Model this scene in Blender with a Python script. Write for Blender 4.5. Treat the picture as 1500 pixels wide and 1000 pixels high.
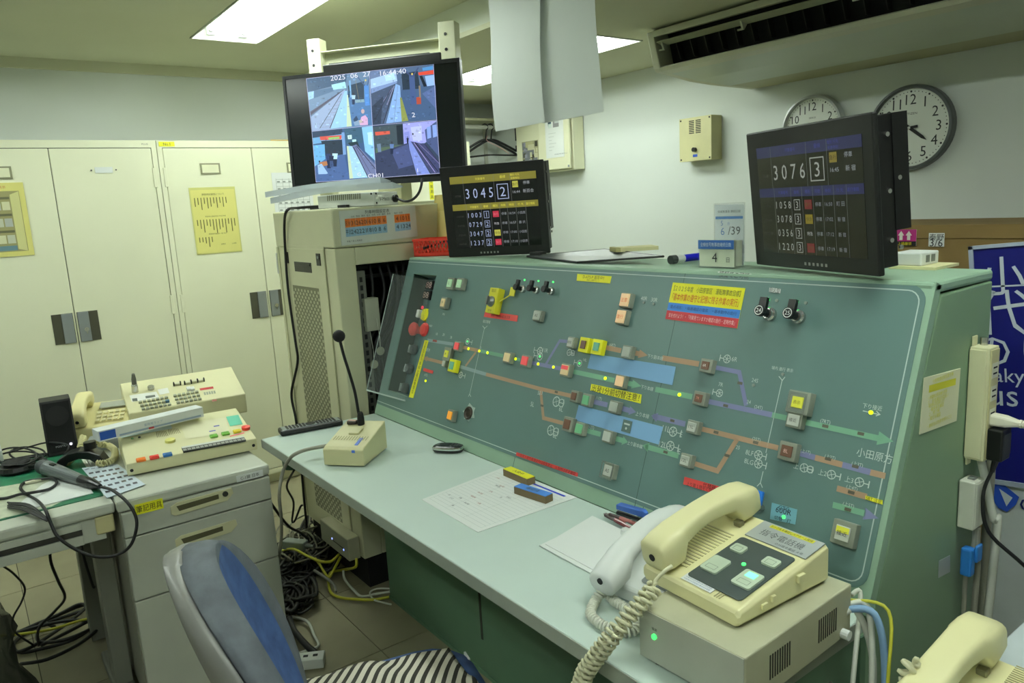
import bpy, bmesh, math, random
from mathutils import Vector, Matrix
random.seed(7)
for ob in list(bpy.data.objects): bpy.data.objects.remove(ob)
S = bpy.context.scene
COL = S.collection
# ------------------------------------------------------------ camera
F_PX = 1099.85
CAM = Vector((0.5866, -1.1333, 1.4089))
RW = ((0.59924399, 0.79867983, -0.0549287), (0.1119789, -0.15155926, -0.98208478), (-0.79269626, 0.58235755, -0.18025626))
camd = bpy.data.cameras.new('camera'); camd.sensor_width = 36; camd.lens = F_PX / 1500 * 36
camd.clip_start = .02
cam = bpy.data.objects.new('camera', camd); COL.objects.link(cam); S.camera = cam
rx, ry, rz = [Vector(r) for r in RW]
cam.matrix_world = Matrix(((rx[0], -ry[0], -rz[0], CAM[0]), (rx[1], -ry[1], -rz[1], CAM[1]), (rx[2], -ry[2], -rz[2], CAM[2]), (0, 0, 0, 1)))
# ------------------------------------------------------------ world, exposure, lamps
S.view_settings.view_transform = 'Standard'; S.view_settings.look = 'None'
S.view_settings.gamma = 1; S.view_settings.exposure = 0.0; S.view_settings.use_curve_mapping = False
W = bpy.data.worlds.new('world'); S.world = W; W.use_nodes = True
bg = W.node_tree.nodes['Background']; bg.inputs[0].default_value = (.8, .95, .8, 1); bg.inputs[1].default_value = .08
TUBE_STRENGTH = 50.0
TUBE_COLOR = (.91, 1.0, .95)

# ------------------------------------------------------------ helpers
def lin(c):
    return tuple((v / 255 / 12.92) if v / 255 <= .04045 else ((v / 255 + .055) / 1.055) ** 2.4 for v in c)
MATS = {}
def mat(name, rgb, rough=.5, metal=0., var=.05, scale=9., emit=0., alpha=1., trans=0., spec=.5, bump=0., ecol=None):
    if name in MATS: return MATS[name]
    m = bpy.data.materials.new(name); m.use_nodes = True; MATS[name] = m
    nt = m.node_tree; b = nt.nodes['Principled BSDF']
    c = lin(rgb)
    b.inputs['Base Color'].default_value = (*c, 1); b.inputs['Roughness'].default_value = rough
    b.inputs['Metallic'].default_value = metal; b.inputs['Specular IOR Level'].default_value = spec
    if var > 0:
        tc = nt.nodes.new('ShaderNodeTexCoord'); n = nt.nodes.new('ShaderNodeTexNoise'); n.inputs['Scale'].default_value = scale
        n.inputs['Detail'].default_value = 5
        r = nt.nodes.new('ShaderNodeMapRange'); r.inputs[1].default_value = .3; r.inputs[2].default_value = .7
        r.inputs[3].default_value = 1 - var; r.inputs[4].default_value = 1 + var
        mx = nt.nodes.new('ShaderNodeVectorMath'); mx.operation = 'SCALE'; mx.inputs[0].default_value = c
        nt.links.new(tc.outputs['Object'], n.inputs['Vector']); nt.links.new(n.outputs[0], r.inputs[0])
        nt.links.new(r.outputs[0], mx.inputs['Scale']); nt.links.new(mx.outputs[0], b.inputs['Base Color'])
        if bump:
            bp = nt.nodes.new('ShaderNodeBump'); bp.inputs['Strength'].default_value = bump; bp.inputs['Distance'].default_value = .002
            n2 = nt.nodes.new('ShaderNodeTexNoise'); n2.inputs['Scale'].default_value = 180
            nt.links.new(tc.outputs['Object'], n2.inputs['Vector']); nt.links.new(n2.outputs[0], bp.inputs['Height'])
            nt.links.new(bp.outputs[0], b.inputs['Normal'])
    if emit:
        b.inputs['Emission Color'].default_value = (*(ecol or c), 1); b.inputs['Emission Strength'].default_value = emit
    if trans: b.inputs['Transmission Weight'].default_value = trans; b.inputs['IOR'].default_value = 1.25
    if alpha < 1: b.inputs['Alpha'].default_value = alpha
    return m
def attr_mat(name, strength):
    m = bpy.data.materials.new(name); m.use_nodes = True; nt = m.node_tree; b = nt.nodes['Principled BSDF']
    a = nt.nodes.new('ShaderNodeAttribute'); a.attribute_name = 'Col'
    b.inputs['Roughness'].default_value = .25
    nt.links.new(a.outputs['Color'], b.inputs['Base Color' if strength == 0 else 'Emission Color'])
    if strength: b.inputs['Base Color'].default_value = (.01, .01, .01, 1); b.inputs['Emission Strength'].default_value = strength
    return m
PRINT = attr_mat('printed_ink', 0); PRINT.node_tree.nodes['Principled BSDF'].inputs['Roughness'].default_value = .5
GLOW = attr_mat('screen_glow', 1.05); DIM = attr_mat('dim_screen_glow', .8); DIM2 = attr_mat('dimmer_screen_glow', .5)

class Fr:
    """A flat frame: origin, in-plane x and y, normal x cross y."""
    def __init__(s, o, x, y):
        s.o = Vector(o); s.x = Vector(x).normalized(); y = Vector(y); s.n = s.x.cross(y).normalized(); s.y = s.n.cross(s.x)
        s.M = Matrix(((s.x[0], s.y[0], s.n[0], s.o[0]), (s.x[1], s.y[1], s.n[1], s.o[1]), (s.x[2], s.y[2], s.n[2], s.o[2]), (0, 0, 0, 1)))
    def px(s, u, v, off=0.):
        d = rx * ((u - 750) / F_PX) + ry * ((v - 500) / F_PX) + rz
        t = ((s.o + s.n * off - CAM).dot(s.n)) / d.dot(s.n)
        q = CAM + d * t - s.o
        return (q.dot(s.x), q.dot(s.y))
    def pl(s, pts, off=0.): return [s.px(u, v, off) for u, v in pts]
def at(u, v, axis, val):
    d = rx * ((u - 750) / F_PX) + ry * ((v - 500) / F_PX) + rz
    i = 'xyz'.index(axis); return CAM + d * ((val - CAM[i]) / d[i])
_txt = {}
JOINED = {'panel_lettering', 'vent_slot', 'speaker_slot', 'screw', 'side_screw', 'rail_hole', 'inner_rail', 'key', 'key_row', 'dial_key', 'track_lamp', 'cradle_groove', 'sound_slot', 'outlet_slot', 'outlet_face', 'menu_button', 'bolt_hole', 'side_slider', 'screen_picture', 'camera_picture', 'lattice_side', 'rubber_foot', 'socket_slot', 'tube_socket', 'maker_script', 'display_digits', 'strain_relief', 'panel_seam', 'black_clip', 'name_mark', 'bracket', 'status_lamp', 'case_screw', 'toggle_guard', 'rim', 'edge_band', 'edge_trim', 'plug_pin'}
def glyphs(s, res=2):
    if s not in _txt:
        cu = bpy.data.curves.new('lettering', 'FONT'); cu.body = s; cu.resolution_u = res; cu.fill_mode = 'FRONT'
        o = bpy.data.objects.new('lettering', cu); m = o.to_mesh()
        _txt[s] = ([tuple(v.co) for v in m.vertices], [tuple(p.vertices) for p in m.polygons])
        o.to_mesh_clear(); bpy.data.objects.remove(o); bpy.data.curves.remove(cu)
    return _txt[s]
class MB:
    def __init__(s, T=None): s.v = []; s.f = []; s.m = []; s.c = []; s.mi = 0; s.col = (255, 255, 255); s.T = T; s.uv = None
    def add(s, vs, fs):
        n = len(s.v)
        for p in vs:
            p = Vector(p); s.v.append(tuple(s.T @ p) if s.T else tuple(p))
        for f in fs: s.f.append(tuple(i + n for i in f)); s.m.append(s.mi); s.c.append(s.col)
        return s
    def bx(s, x0, x1, y0, y1, z0, z1):
        return s.add([(x0, y0, z0), (x1, y0, z0), (x1, y1, z0), (x0, y1, z0), (x0, y0, z1), (x1, y0, z1), (x1, y1, z1), (x0, y1, z1)],
                     [(3, 2, 1, 0), (4, 5, 6, 7), (0, 1, 5, 4), (1, 2, 6, 5), (2, 3, 7, 6), (3, 0, 4, 7)])
    def box(s, c, w): return s.bx(c[0] - w[0] / 2, c[0] + w[0] / 2, c[1] - w[1] / 2, c[1] + w[1] / 2, c[2] - w[2] / 2, c[2] + w[2] / 2)
    def prism(s, poly, h0, h1, ax='z'):
        mp = {'z': lambda a, b, h: (a, b, h), 'x': lambda a, b, h: (h, a, b), 'y': lambda a, b, h: (a, h, b)}[ax]
        n = len(poly)
        ar = sum(poly[i][0] * poly[(i + 1) % n][1] - poly[(i + 1) % n][0] * poly[i][1] for i in range(n))
        if ar < 0: poly = poly[::-1]
        if ax == 'y': poly = poly[::-1]
        vs = [mp(a, b, h0) for a, b in poly] + [mp(a, b, h1) for a, b in poly]
        return s.add(vs, [tuple(range(n))[::-1], tuple(range(n, 2 * n))] + [(i, (i + 1) % n, n + (i + 1) % n, n + i) for i in range(n)])
    def poly(s, pts, z=0.): return s.add([(p[0], p[1], p[2] if len(p) > 2 else z) for p in pts], [tuple(range(len(pts)))])
    def flat(s, pts, z=0.):
        n = len(pts); ar = sum(pts[i][0] * pts[(i + 1) % n][1] - pts[(i + 1) % n][0] * pts[i][1] for i in range(n))
        return s.poly(pts if ar > 0 else pts[::-1], z)
    def rect(s, x0, x1, y0, y1, z=0.): return s.poly([(x0, y0), (x1, y0), (x1, y1), (x0, y1)], z)
    def frame(s, x0, x1, y0, y1, w, z=0.):
        s.rect(x0, x1, y0, y0 + w, z); s.rect(x0, x1, y1 - w, y1, z); s.rect(x0, x0 + w, y0 + w, y1 - w, z); return s.rect(x1 - w, x1, y0 + w, y1 - w, z)
    def cyl(s, p0, p1, r0, r1=None, n=16):
        p0 = Vector(p0); p1 = Vector(p1); r1 = r0 if r1 is None else r1; d = (p1 - p0).normalized()
        a = d.orthogonal().normalized(); b = d.cross(a)
        vs = []
        for p, r in ((p0, r0), (p1, r1)):
            for i in range(n):
                t = 2 * math.pi * i / n; vs.append(p + (a * math.cos(t) + b * math.sin(t)) * r)
        return s.add(vs, [tuple(range(n))[::-1], tuple(range(n, 2 * n))] + [(i, (i + 1) % n, n + (i + 1) % n, n + i) for i in range(n)])
    def lathe(s, prof, o=(0, 0, 0), n=20, ax=None):
        vs = []; fs = []; o = Vector(o); k = len(prof)
        for r, z in prof:
            for i in range(n):
                t = 2 * math.pi * i / n; q = Vector((r * math.cos(t), r * math.sin(t), z)); vs.append(o + (ax @ q if ax else q))
        for j in range(k - 1):
            for i in range(n): fs.append((j * n + i, j * n + (i + 1) % n, (j + 1) * n + (i + 1) % n, (j + 1) * n + i))
        fs.append(tuple(range(n))[::-1]); fs.append(tuple(range((k - 1) * n, k * n)))
        return s.add(vs, fs)
    def loft(s, rings):
        n = len(rings[0]); vs = [p for r in rings for p in r]; fs = []
        for j in range(len(rings) - 1):
            for i in range(n): fs.append((j * n + i, j * n + (i + 1) % n, (j + 1) * n + (i + 1) % n, (j + 1) * n + i))
        fs.append(tuple(range(n))[::-1]); fs.append(tuple(range((len(rings) - 1) * n, len(rings) * n)))
        return s.add(vs, fs)
    def tube(s, pts, r, n=6):
        pts = [Vector(p) for p in pts]; rings = []; up = None
        for i, p in enumerate(pts):
            d = (pts[min(i + 1, len(pts) - 1)] - pts[max(i - 1, 0)])
            d = d.normalized() if d.length > 1e-9 else Vector((0, 0, 1))
            if up is None: up = d.orthogonal().normalized()
            up = (up - d * up.dot(d)); up = up.normalized() if up.length > 1e-6 else d.orthogonal().normalized()
            b = d.cross(up); rings.append([p + (up * math.cos(2 * math.pi * k / n) + b * math.sin(2 * math.pi * k / n)) * r for k in range(n)])
        return s.loft(rings)
    def ball(s, c, r, n=12, sq=1.):
        prof = [(max(1e-4, math.sin(math.pi * i / 8)) * r, -math.cos(math.pi * i / 8) * r * sq) for i in range(9)]
        return s.lathe(prof, c, n)
    def text(s, t, x, y, h, z=0., al='c', sx=1., rot=0., maxw=None):
        vs, fs = glyphs(t)
        if not vs: return s
        xs = [v[0] for v in vs]; ys = [v[1] for v in vs]; x0, x1, y0, y1 = min(xs), max(xs), min(ys), max(ys)
        k = h / max(y1 - y0, 1e-6); w = (x1 - x0) * k * sx
        if maxw and w > maxw: sx *= maxw / w; w = maxw
        ox = {'c': -w / 2, 'l': 0, 'r': -w}[al]; c, sn = math.cos(rot), math.sin(rot); out = []
        for v in vs:
            a = ox + (v[0] - x0) * k * sx; b = (v[1] - y0) * k - h / 2; out.append((x + a * c - b * sn, y + a * sn + b * c, z))
        return s.add(out, fs)
    def line(s, pts, w, z=0., closed=False):
        pts = [Vector((p[0], p[1])) for p in pts]
        if closed: pts = pts + [pts[0], pts[1]]
        L, Rr = [], []
        for i, p in enumerate(pts):
            a = (pts[i] - pts[i - 1]).normalized() if i else (pts[1] - pts[0]).normalized()
            b = (pts[i + 1] - pts[i]).normalized() if i < len(pts) - 1 else a
            t = a + b; t = t.normalized() if t.length > 1e-6 else a
            nn = Vector((-t.y, t.x)); k = w / 2 / max(.4, nn.dot(Vector((-a.y, a.x)))); L.append(p + nn * k); Rr.append(p - nn * k)
        for i in range(len(pts) - 1): s.poly([Rr[i], Rr[i + 1], L[i + 1], L[i]] and [(q.x, q.y, z) for q in (Rr[i], Rr[i + 1], L[i + 1], L[i])])
        return s
    def ring(s, c, r, w, z=0., n=16): return s.line([(c[0] + r * math.cos(2 * math.pi * i / n), c[1] + r * math.sin(2 * math.pi * i / n)) for i in range(n)], w, z, True)
    def disc(s, c, r, z=0., n=16): return s.poly([(c[0] + r * math.cos(2 * math.pi * i / n), c[1] + r * math.sin(2 * math.pi * i / n)) for i in range(n)], z)
    def build(s, name, mats, parent=None, M=None, bevel=0., smooth=False, seg=2):
        me = bpy.data.meshes.new(name); me.from_pydata(s.v, [], s.f)
        if not isinstance(mats, (list, tuple)): mats = [mats]
        joined = name in JOINED or name.endswith('_print')
        for m in mats: me.materials.append(m)
        if len(mats) > 1: me.polygons.foreach_set('material_index', s.m)
        if any(m in (PRINT, GLOW, DIM, DIM2) for m in mats):
            a = me.color_attributes.new('Col', 'FLOAT_COLOR', 'CORNER'); d = []
            for p, c in zip(me.polygons, s.c):
                d += [*lin(c), 1.] * p.loop_total
            a.data.foreach_set('color', d)
        if smooth: me.polygons.foreach_set('use_smooth', [True] * len(me.polygons))
        me.update()
        o = bpy.data.objects.new(name, me); COL.objects.link(o)
        if parent: o.parent = parent
        if joined and parent: o['kind'] = 'stuff'
        if M is not None: o.matrix_local = M
        if bevel:
            md = o.modifiers.new('bevel', 'BEVEL'); md.width = bevel; md.segments = seg; md.limit_method = 'ANGLE'; md.angle_limit = math.radians(40)
            md.harden_normals = False
        if smooth == 2:
            md = o.modifiers.new('sub', 'SUBSURF'); md.levels = 1; md.render_levels = 2
        return o
def tag(o, label, cat, group=None, kind=None):
    if label: o['label'] = label
    if cat: o['category'] = cat
    if group: o['group'] = group
    if kind: o['kind'] = kind
    return o
def thing(name, label, cat, M=None, loc=None, rz_=0., group=None):
    o = bpy.data.objects.new(name, None); COL.objects.link(o); o.empty_display_size = .05
    o.matrix_world = M if M is not None else Matrix.Translation(loc or (0, 0, 0)) @ Matrix.Rotation(rz_, 4, 'Z')
    return tag(o, label, cat, group)
def struct(name, mb, m, parent=None, **k):
    o = mb.build(name, m, parent, **k)
    if not parent: o['kind'] = 'structure'
    return o
def rrect(w, h, r, n=3, cx=0., cy=0.):
    out = []
    for (sx, sy, a0) in ((1, 1, 0), (-1, 1, 90), (-1, -1, 180), (1, -1, 270)):
        for i in range(n + 1):
            a = math.radians(a0 + 90 * i / n); out.append((cx + sx * (w / 2 - r) + r * math.cos(a), cy + sy * (h / 2 - r) + r * math.sin(a)))
    return out
def smoothpts(pts, k=6):
    pts = [Vector(p) for p in pts]; out = []
    for i in range(len(pts) - 1):
        p0, p1, p2, p3 = pts[max(i - 1, 0)], pts[i], pts[i + 1], pts[min(i + 2, len(pts) - 1)]
        for j in range(k):
            t = j / k; out.append(.5 * ((2 * p1) + (p2 - p0) * t + (2 * p0 - 5 * p1 + 4 * p2 - p3) * t * t + (3 * p1 - p0 - 3 * p2 + p3) * t ** 3))
    out.append(pts[-1]); return out
def coil(pts, rad, pitch, k=8):
    pts = smoothpts(pts, 10); out = []; ph = 0.; up = Vector((0, 0, 1))
    for i in range(len(pts) - 1):
        a, b = pts[i], pts[i + 1]; d = b - a; L = d.length
        if L < 1e-9: continue
        d.normalize(); u = up - d * up.dot(d); u = u.normalized() if u.length > .05 else d.orthogonal().normalized(); w = d.cross(u)
        n = max(1, int(L / pitch * k))
        for j in range(n):
            out.append(a + d * (L * j / n) + (u * math.cos(ph) + w * math.sin(ph)) * rad); ph += 2 * math.pi * L / pitch / n
    return out
def dup(root, M, label=None, group=None):
    r = root.copy(); COL.objects.link(r); r.matrix_world = M
    if label: r['label'] = label
    if group: r['group'] = group
    for ch in list(root.children):
        c = ch.copy(); COL.objects.link(c); c.parent = r
        for g in ch.children:
            d = g.copy(); COL.objects.link(d); d.parent = c
    return r
def cable(name, label, pts, r, m, group=None, n=6, k=6, cat='cable'):
    return tag(MB().tube(smoothpts(pts, k), r, n).build(name, m, smooth=True), label, cat, group)

# ------------------------------------------------------------ materials
locker_m = mat('cream_steel', (233, 234, 204), .38, var=.02, scale=3)
locker_dk = mat('dark_gap', (52, 52, 44), .8)
grey_met = mat('grey_metal', (150, 156, 158), .35, .5)
wall_m = mat('painted_wall', (216, 222, 216), .85, var=.02, scale=2)
ceil_m = mat('painted_ceiling', (205, 207, 180), .95, var=.02, scale=3, bump=.2)
white_m = mat('white_plastic', (226, 230, 226), .35, var=.01)
cream_m = mat('cream_plastic', (226, 221, 170), .42, var=.02)
cream_dk = mat('cream_plastic_shade', (188, 184, 140), .5, var=.02)
beige_m = mat('beige_steel', (190, 190, 158), .45, var=.03)
black_m = mat('black_plastic', (14, 15, 15), .38, var=.02)
blackmat = mat('black_matte', (9, 9, 9), .8)
scrn_m = mat('dark_screen', (10, 11, 10), .15, var=0)
frame_g = mat('pale_green_enamel', (142, 172, 148), .42, var=.03, scale=5)
side_g = mat('green_enamel', (124, 152, 122), .4, var=.03, scale=5)
panel_m = mat('teal_panel', (91, 120, 116), .42, var=.03, scale=4)
kick_g = mat('dark_green_enamel', (84, 118, 92), .45, var=.04)
top_m = mat('grey_laminate', (198, 214, 206), .38, var=.02)
edge_m = mat('laminate_edge', (150, 158, 144), .5)
dgrey = mat('desk_grey', (186, 190, 176), .45, var=.02)
dgrey2 = mat('desk_dark_grey', (126, 128, 116), .5, var=.03)
paper_m = mat('white_paper', (228, 232, 228), .8, var=.01)
paper_y = mat('yellow_paper', (218, 212, 126), .8, var=.02)
yel_m = mat('yellow_tape', (236, 232, 40), .5, var=.02)
red_m = mat('red_tape', (214, 66, 62), .5, var=.02)
blue_m = mat('blue_plastic', (30, 120, 220), .4, var=.02)
ltblue = mat('light_blue_card', (128, 172, 212), .6, var=.02)
card_m = mat('cardboard', (136, 112, 66), .85, var=.06)
metal_m = mat('bright_metal', (200, 200, 195), .22, .9)
ink_m = mat('black_ink', (25, 25, 28), .7, var=0)
whiteink = mat('white_ink', (205, 212, 206), .7, var=0)
greymark = mat('grey_plastic', (120, 126, 120), .5)
green_mat = mat('green_desk_mat', (24, 104, 72), .5)
bluefab = mat('blue_fabric', (66, 94, 148), .95, var=.22, scale=25, bump=.3)
shell_m = mat('grey_shell', (128, 128, 124), .4, var=.04)
navy_m = mat('navy_sign', (10, 15, 104), .45, var=.01)
clear_m = mat('clear_acrylic', (225, 238, 230), .05, alpha=.05, var=0)
led_g = mat('green_lamp', (80, 255, 120), .3, emit=1.2, var=0)
led_y = mat('yellow_lamp', (230, 255, 20), .3, emit=1.1, var=0)
led_b = mat('blue_lamp', (130, 150, 255), .3, emit=2.5, var=0)
led_w = mat('white_lamp', (235, 235, 255), .3, emit=3, var=0)
cab_bk = mat('black_cable', (18, 19, 20), .5, var=0)
cab_gr = mat('grey_cable', (142, 142, 128), .5, var=0)
cab_wh = mat('white_cable', (205, 208, 196), .5, var=0)
cab_ye = mat('yellow_cable', (186, 184, 50), .5, var=0)
cab_bl = mat('pale_blue_cable', (130, 165, 200), .5, var=0)
# ============================================================ ROOM
XW, YW, ZC, ZF, YST = -3.80, 2.05, 2.22, 2.09, .69
XE, YS = 2.6, -3.4
# floor with its vinyl tiles
struct('floor', MB().bx(XW - .1, XE, YS, YW + .1, -.06, -.004), mat('floor_screed', (70, 66, 52), .8)); FLOOR = bpy.data.objects['floor']
tile_mt = mat('vinyl_tile', (140, 135, 108), .5, var=.22, scale=2.2)
def vary(m, amt):
    nt = m.node_tree; b = nt.nodes['Principled BSDF']; oi = nt.nodes.new('ShaderNodeObjectInfo')
    lk = b.inputs['Base Color'].links[0].from_socket; r = nt.nodes.new('ShaderNodeMapRange')
    r.inputs[3].default_value = 1 - amt; r.inputs[4].default_value = 1 + amt
    mx = nt.nodes.new('ShaderNodeVectorMath'); mx.operation = 'SCALE'
    nt.links.new(oi.outputs['Random'], r.inputs[0]); nt.links.new(lk, mx.inputs[0]); nt.links.new(r.outputs[0], mx.inputs['Scale']); nt.links.new(mx.outputs[0], b.inputs['Base Color'])
vary(tile_mt, .05)
TS = .45
tile0 = None
for i in range(11):
    for j in range(9):
        x, y = XW + .05 + TS * i, -2.0 + TS * j
        if x > .9: continue
        if tile0 is None:
            tile0 = MB().bx(.0015, TS - .0015, .0015, TS - .0015, -.004, 0).build('tile', tile_mt, FLOOR); o = tile0
        else:
            o = tile0.copy(); COL.objects.link(o); o.parent = FLOOR
        o.location = (x, y, 0)
struct('wall_left', MB().bx(XW - .1, XW, YS, YW + .1, 0, 2.5), wall_m)
struct('wall_back', MB().bx(XW, XE, YW, YW + .1, 0, 2.5), wall_m)
struct('wall_right', MB().bx(XE, XE + .1, YS, YW + .1, 0, 2.5), wall_m)
struct('wall_front', MB().bx(XW, XE, YS - .1, YS, 0, 2.5), wall_m)
struct('trim_1', MB().bx(XW, XW + .018, YS, YST, ZC - .05, ZC), ceil_m)
struct('baseboard_back', MB().bx(XW, XE, YW - .012, YW, 0, .08), mat('baseboard_vinyl', (92, 92, 80), .6))
def slab(name, x0, x1, y0, y1, z0, z1, holes, m):
    xs = sorted({x0, x1, *[h[0] for h in holes], *[h[1] for h in holes]}); ys = sorted({y0, y1, *[h[2] for h in holes], *[h[3] for h in holes]})
    b = MB()
    for i in range(len(xs) - 1):
        for j in range(len(ys) - 1):
            cx, cy = (xs[i] + xs[i + 1]) / 2, (ys[j] + ys[j + 1]) / 2
            if any(h[0] < cx < h[1] and h[2] < cy < h[3] for h in holes): continue
            b.bx(xs[i], xs[i + 1], ys[j], ys[j + 1], z0, z1)
    return struct(name, b, m)
L1 = (-3.11, -1.86, -.12, .19); L2 = (-.30, .95, -.12, .19); L3 = (-3.13, -1.86, 1.15, 1.48); L4 = (-.30, .95, -1.9, -1.59); L5 = (-3.11, -1.86, -1.9, -1.59)
slab('ceiling', XW, XE, YS, YST, ZC, ZC + .02, [L1, L2, L4, L5], ceil_m)
slab('ceiling', XW, XE, YST, YW, ZF, ZF + .02, [L3], ceil_m)
struct('trim_2', MB().bx(XW, XE, YST, YST + .02, ZF + .02, ZC + .02), mat('beam_paint', (214, 220, 205), .85, var=.01))
refl = mat('white_reflector', (235, 238, 230), .4, var=0)
tube_m = mat('fluorescent_tube', (255, 255, 250), .3, emit=TUBE_STRENGTH, var=0, ecol=TUBE_COLOR)
tube_dim = mat('dimmed_fluorescent_tube', (255, 255, 250), .3, emit=TUBE_STRENGTH * .62, var=0, ecol=TUBE_COLOR)  # rear fixture's tubes dimmed so the back wall does not burn out
def lamp(r, zc, label, on=True):
    x0, x1, y0, y1 = r; t = thing('ceiling_light', label, 'ceiling light', loc=((x0 + x1) / 2, (y0 + y1) / 2, zc))
    w, d = (x1 - x0) / 2 - .002, (y1 - y0) / 2 - .002; h = .085; s = .035
    b = MB()
    b.add([(-w, -d, 0), (w, -d, 0), (w, d, 0), (-w, d, 0), (-w + s, -d + s, h), (w - s, -d + s, h), (w - s, d - s, h), (-w + s, d - s, h)],
          [(0, 4, 5, 1)[::-1], (1, 5, 6, 2)[::-1], (2, 6, 7, 3)[::-1], (3, 7, 4, 0)[::-1], (4, 5, 6, 7)[::-1]])
    b.build('reflector', refl, t)
    f = MB()
    for a in ((-w, w, -d, -d + .006), (-w, w, d - .006, d), (-w, -w + .006, -d, d), (w - .006, w, -d, d)): f.bx(*a, -.004, .004)
    f.build('rim', mat('light_rim', (205, 208, 196), .5), t)
    for y in (-.07, .07):
        tb = MB().cyl((-w + .075, y, .035), (w - .075, y, .035), .0145, n=12).build('tube', tube_dim if zc == ZF else tube_m, t, smooth=False)
        c = MB()
        for sx in (-1, 1):
            c.cyl((sx * (w - .05), y, .035), (sx * (w - .076), y, .035), .017, n=12); c.bx(sx * (w - .042) - .012, sx * (w - .042) + .012, y - .018, y + .018, .01, h)
        c.build('tube_socket', white_m, tb)
lamp(L1, ZC, 'recessed twin-tube ceiling light at the top left above the lockers')
lamp(L2, ZC, 'recessed twin-tube ceiling light outside the frame above the console')
lamp(L3, ZF, 'recessed twin-tube ceiling light half hidden by the hanging white sheets')
lamp(L4, ZC, 'recessed twin-tube ceiling light outside the frame behind the viewer, right one')
lamp(L5, ZC, 'recessed twin-tube ceiling light outside the frame behind the viewer, left one')

# ============================================================ LOCKERS
XL, YG, LW, LH = -3.292, -.2784, .88, 1.79
LF = Fr((XL, 0, 0), (0, 1, 0), (0, 0, 1))
def locker(y0, label):
    t = thing('steel_cabinet', label, 'cabinet', loc=(XL, y0, 0))
    MB().bx(-.49, -.022, 0, LW - .003, .06, LH).bx(-.45, -.04, .01, LW - .013, 0, .06).bx(-.022, 0, 0, LW - .003, LH - .033, LH).bx(-.022, 0, 0, .022, .06, LH - .033).bx(-.022, 0, LW - .025, LW - .003, .06, LH - .033).bx(-.022, 0, .022, LW - .025, .06, .085).build('body', locker_m, t)
    MB().bx(-.0215, -.014, .022, LW - .025, .085, LH - .033).build('door_gap', locker_dk, t)
    ds = []
    for k in (0, 1):
        a, b = (.024, .4385) if k == 0 else (.4415, LW - .0275)
        d = MB().bx(-.014, -.001, a, b, .088, LH - .036).build('door', locker_m, t, bevel=.002)
        yh = .39 if k == 0 else .49
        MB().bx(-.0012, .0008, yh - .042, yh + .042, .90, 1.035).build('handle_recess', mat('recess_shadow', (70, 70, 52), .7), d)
        o2 = -.018 if k else .018
        MB().bx(.0008, .006, yh - .022 + o2, yh + .022 + o2, .90, 1.034).build('handle', grey_met, d, bevel=.002)
        if k: MB().cyl((.006, yh - .012, .955), (.010, yh - .012, .955), .010).bx(.010, .013, yh - .014, yh - .010, .935, .958).build('lock', metal_m, d)
        for z in (.45, 1.02, 1.62):
            yy = .022 if k == 0 else LW - .025
            MB().bx(-.002, .004, yy - .008, yy + .008, z - .045, z + .045).build('hinge', locker_m, d, bevel=.002)
        ds.append(d)
    return t, ds
def label_frame(d, yc, zc, kind):
    if kind: MB().bx(0, .003, yc - .047, yc + .047, zc - .026, zc + .026).build('label_holder', mat('holder_metal', (142, 142, 112), .4, .3), d); MB().bx(.003, .0036, yc - .039, yc + .039, zc - .019, zc + .019).build('label_card', mat('label_cream', (225, 225, 192), .7), d)
    else: MB().bx(0, .002, yc - .036, yc + .036, zc - .013, zc + .013).build('label_card', paper_m, d); MB().cyl((0, yc - .05, zc), (.002, yc - .05, zc), .003).cyl((0, yc + .05, zc), (.002, yc + .05, zc), .003).build('screw', ink_m, d)
def lpx(pts, y0): return [(a - y0, b) for a, b in LF.pl(pts)]
lk0, d0 = locker(YG - LW, 'cream two-door steel cabinet at far left, poster on its left door')
lk1, d1 = locker(YG, 'cream two-door steel cabinet with yellow notice, second from the left')
lk2, d2 = locker(YG + LW, 'cream steel cabinet mostly hidden behind the wall monitor')
y0 = YG - LW
a = lpx([(0, 255), (8, 252)], y0); label_frame(d0[0], -.19 + .44 - .003, 1.655, 1); label_frame(d0[1], LF.px(152, 249)[0] - y0, LF.px(152, 249)[1], 0)
label_frame(d1[0], LF.px(308, 247)[0] - YG, LF.px(308, 247)[1], 1); label_frame(d1[1], .66, 1.655, 1); label_frame(d2[0], .22, 1.655, 1); label_frame(d2[1], .66, 1.655, 1)
TX = Matrix(((0, 0, 1, 0), (1, 0, 0, 0), (0, 1, 0, 0), (0, 0, 0, 1)))     # local xy drawn on a face that looks along +X
# poster with a photo of shelves
p = lpx([(33, 267), (51, 373)], y0); yR, zT, zB = (p[0][0] + p[1][0]) / 2, p[0][1], p[1][1]; yL = yR - .25
po = MB().bx(0, .003, yL, yR, zB, zT).build('poster', paper_y, lk0)
b = MB(TX)
b.col = (150, 146, 98); b.rect(yL + .02, yR - .02, zB + .02, zT - .035, .0034)
b.col = (206, 204, 140); b.poly([(yR - .055, zB + .03), (yR - .022, zB + .02), (yR - .022, zT - .037), (yR - .055, zT - .05)], .0038)
for i, h in enumerate((.055, .125, .195)):
    b.col = (96, 96, 66); b.rect(yL + .025, yR - .058, zB + h + .045, zB + h + .055, .0038)
    for q in range(5): b.col = ((206, 206, 168), (188, 192, 170), (172, 176, 168))[(q + i) % 3]; b.rect(yL + .03 + q * .033, yL + .058 + q * .033, zB + h, zB + h + .035, .0038)
b.col = (96, 130, 140); b.rect(yL + .025, yR - .058, zB + .025, zB + .045, .0038)
b.col = (196, 110, 60); b.text('備品棚整理表示', yR - .11, zT - .018, .012, .0036)
b.build('poster_print', PRINT, po)
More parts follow.
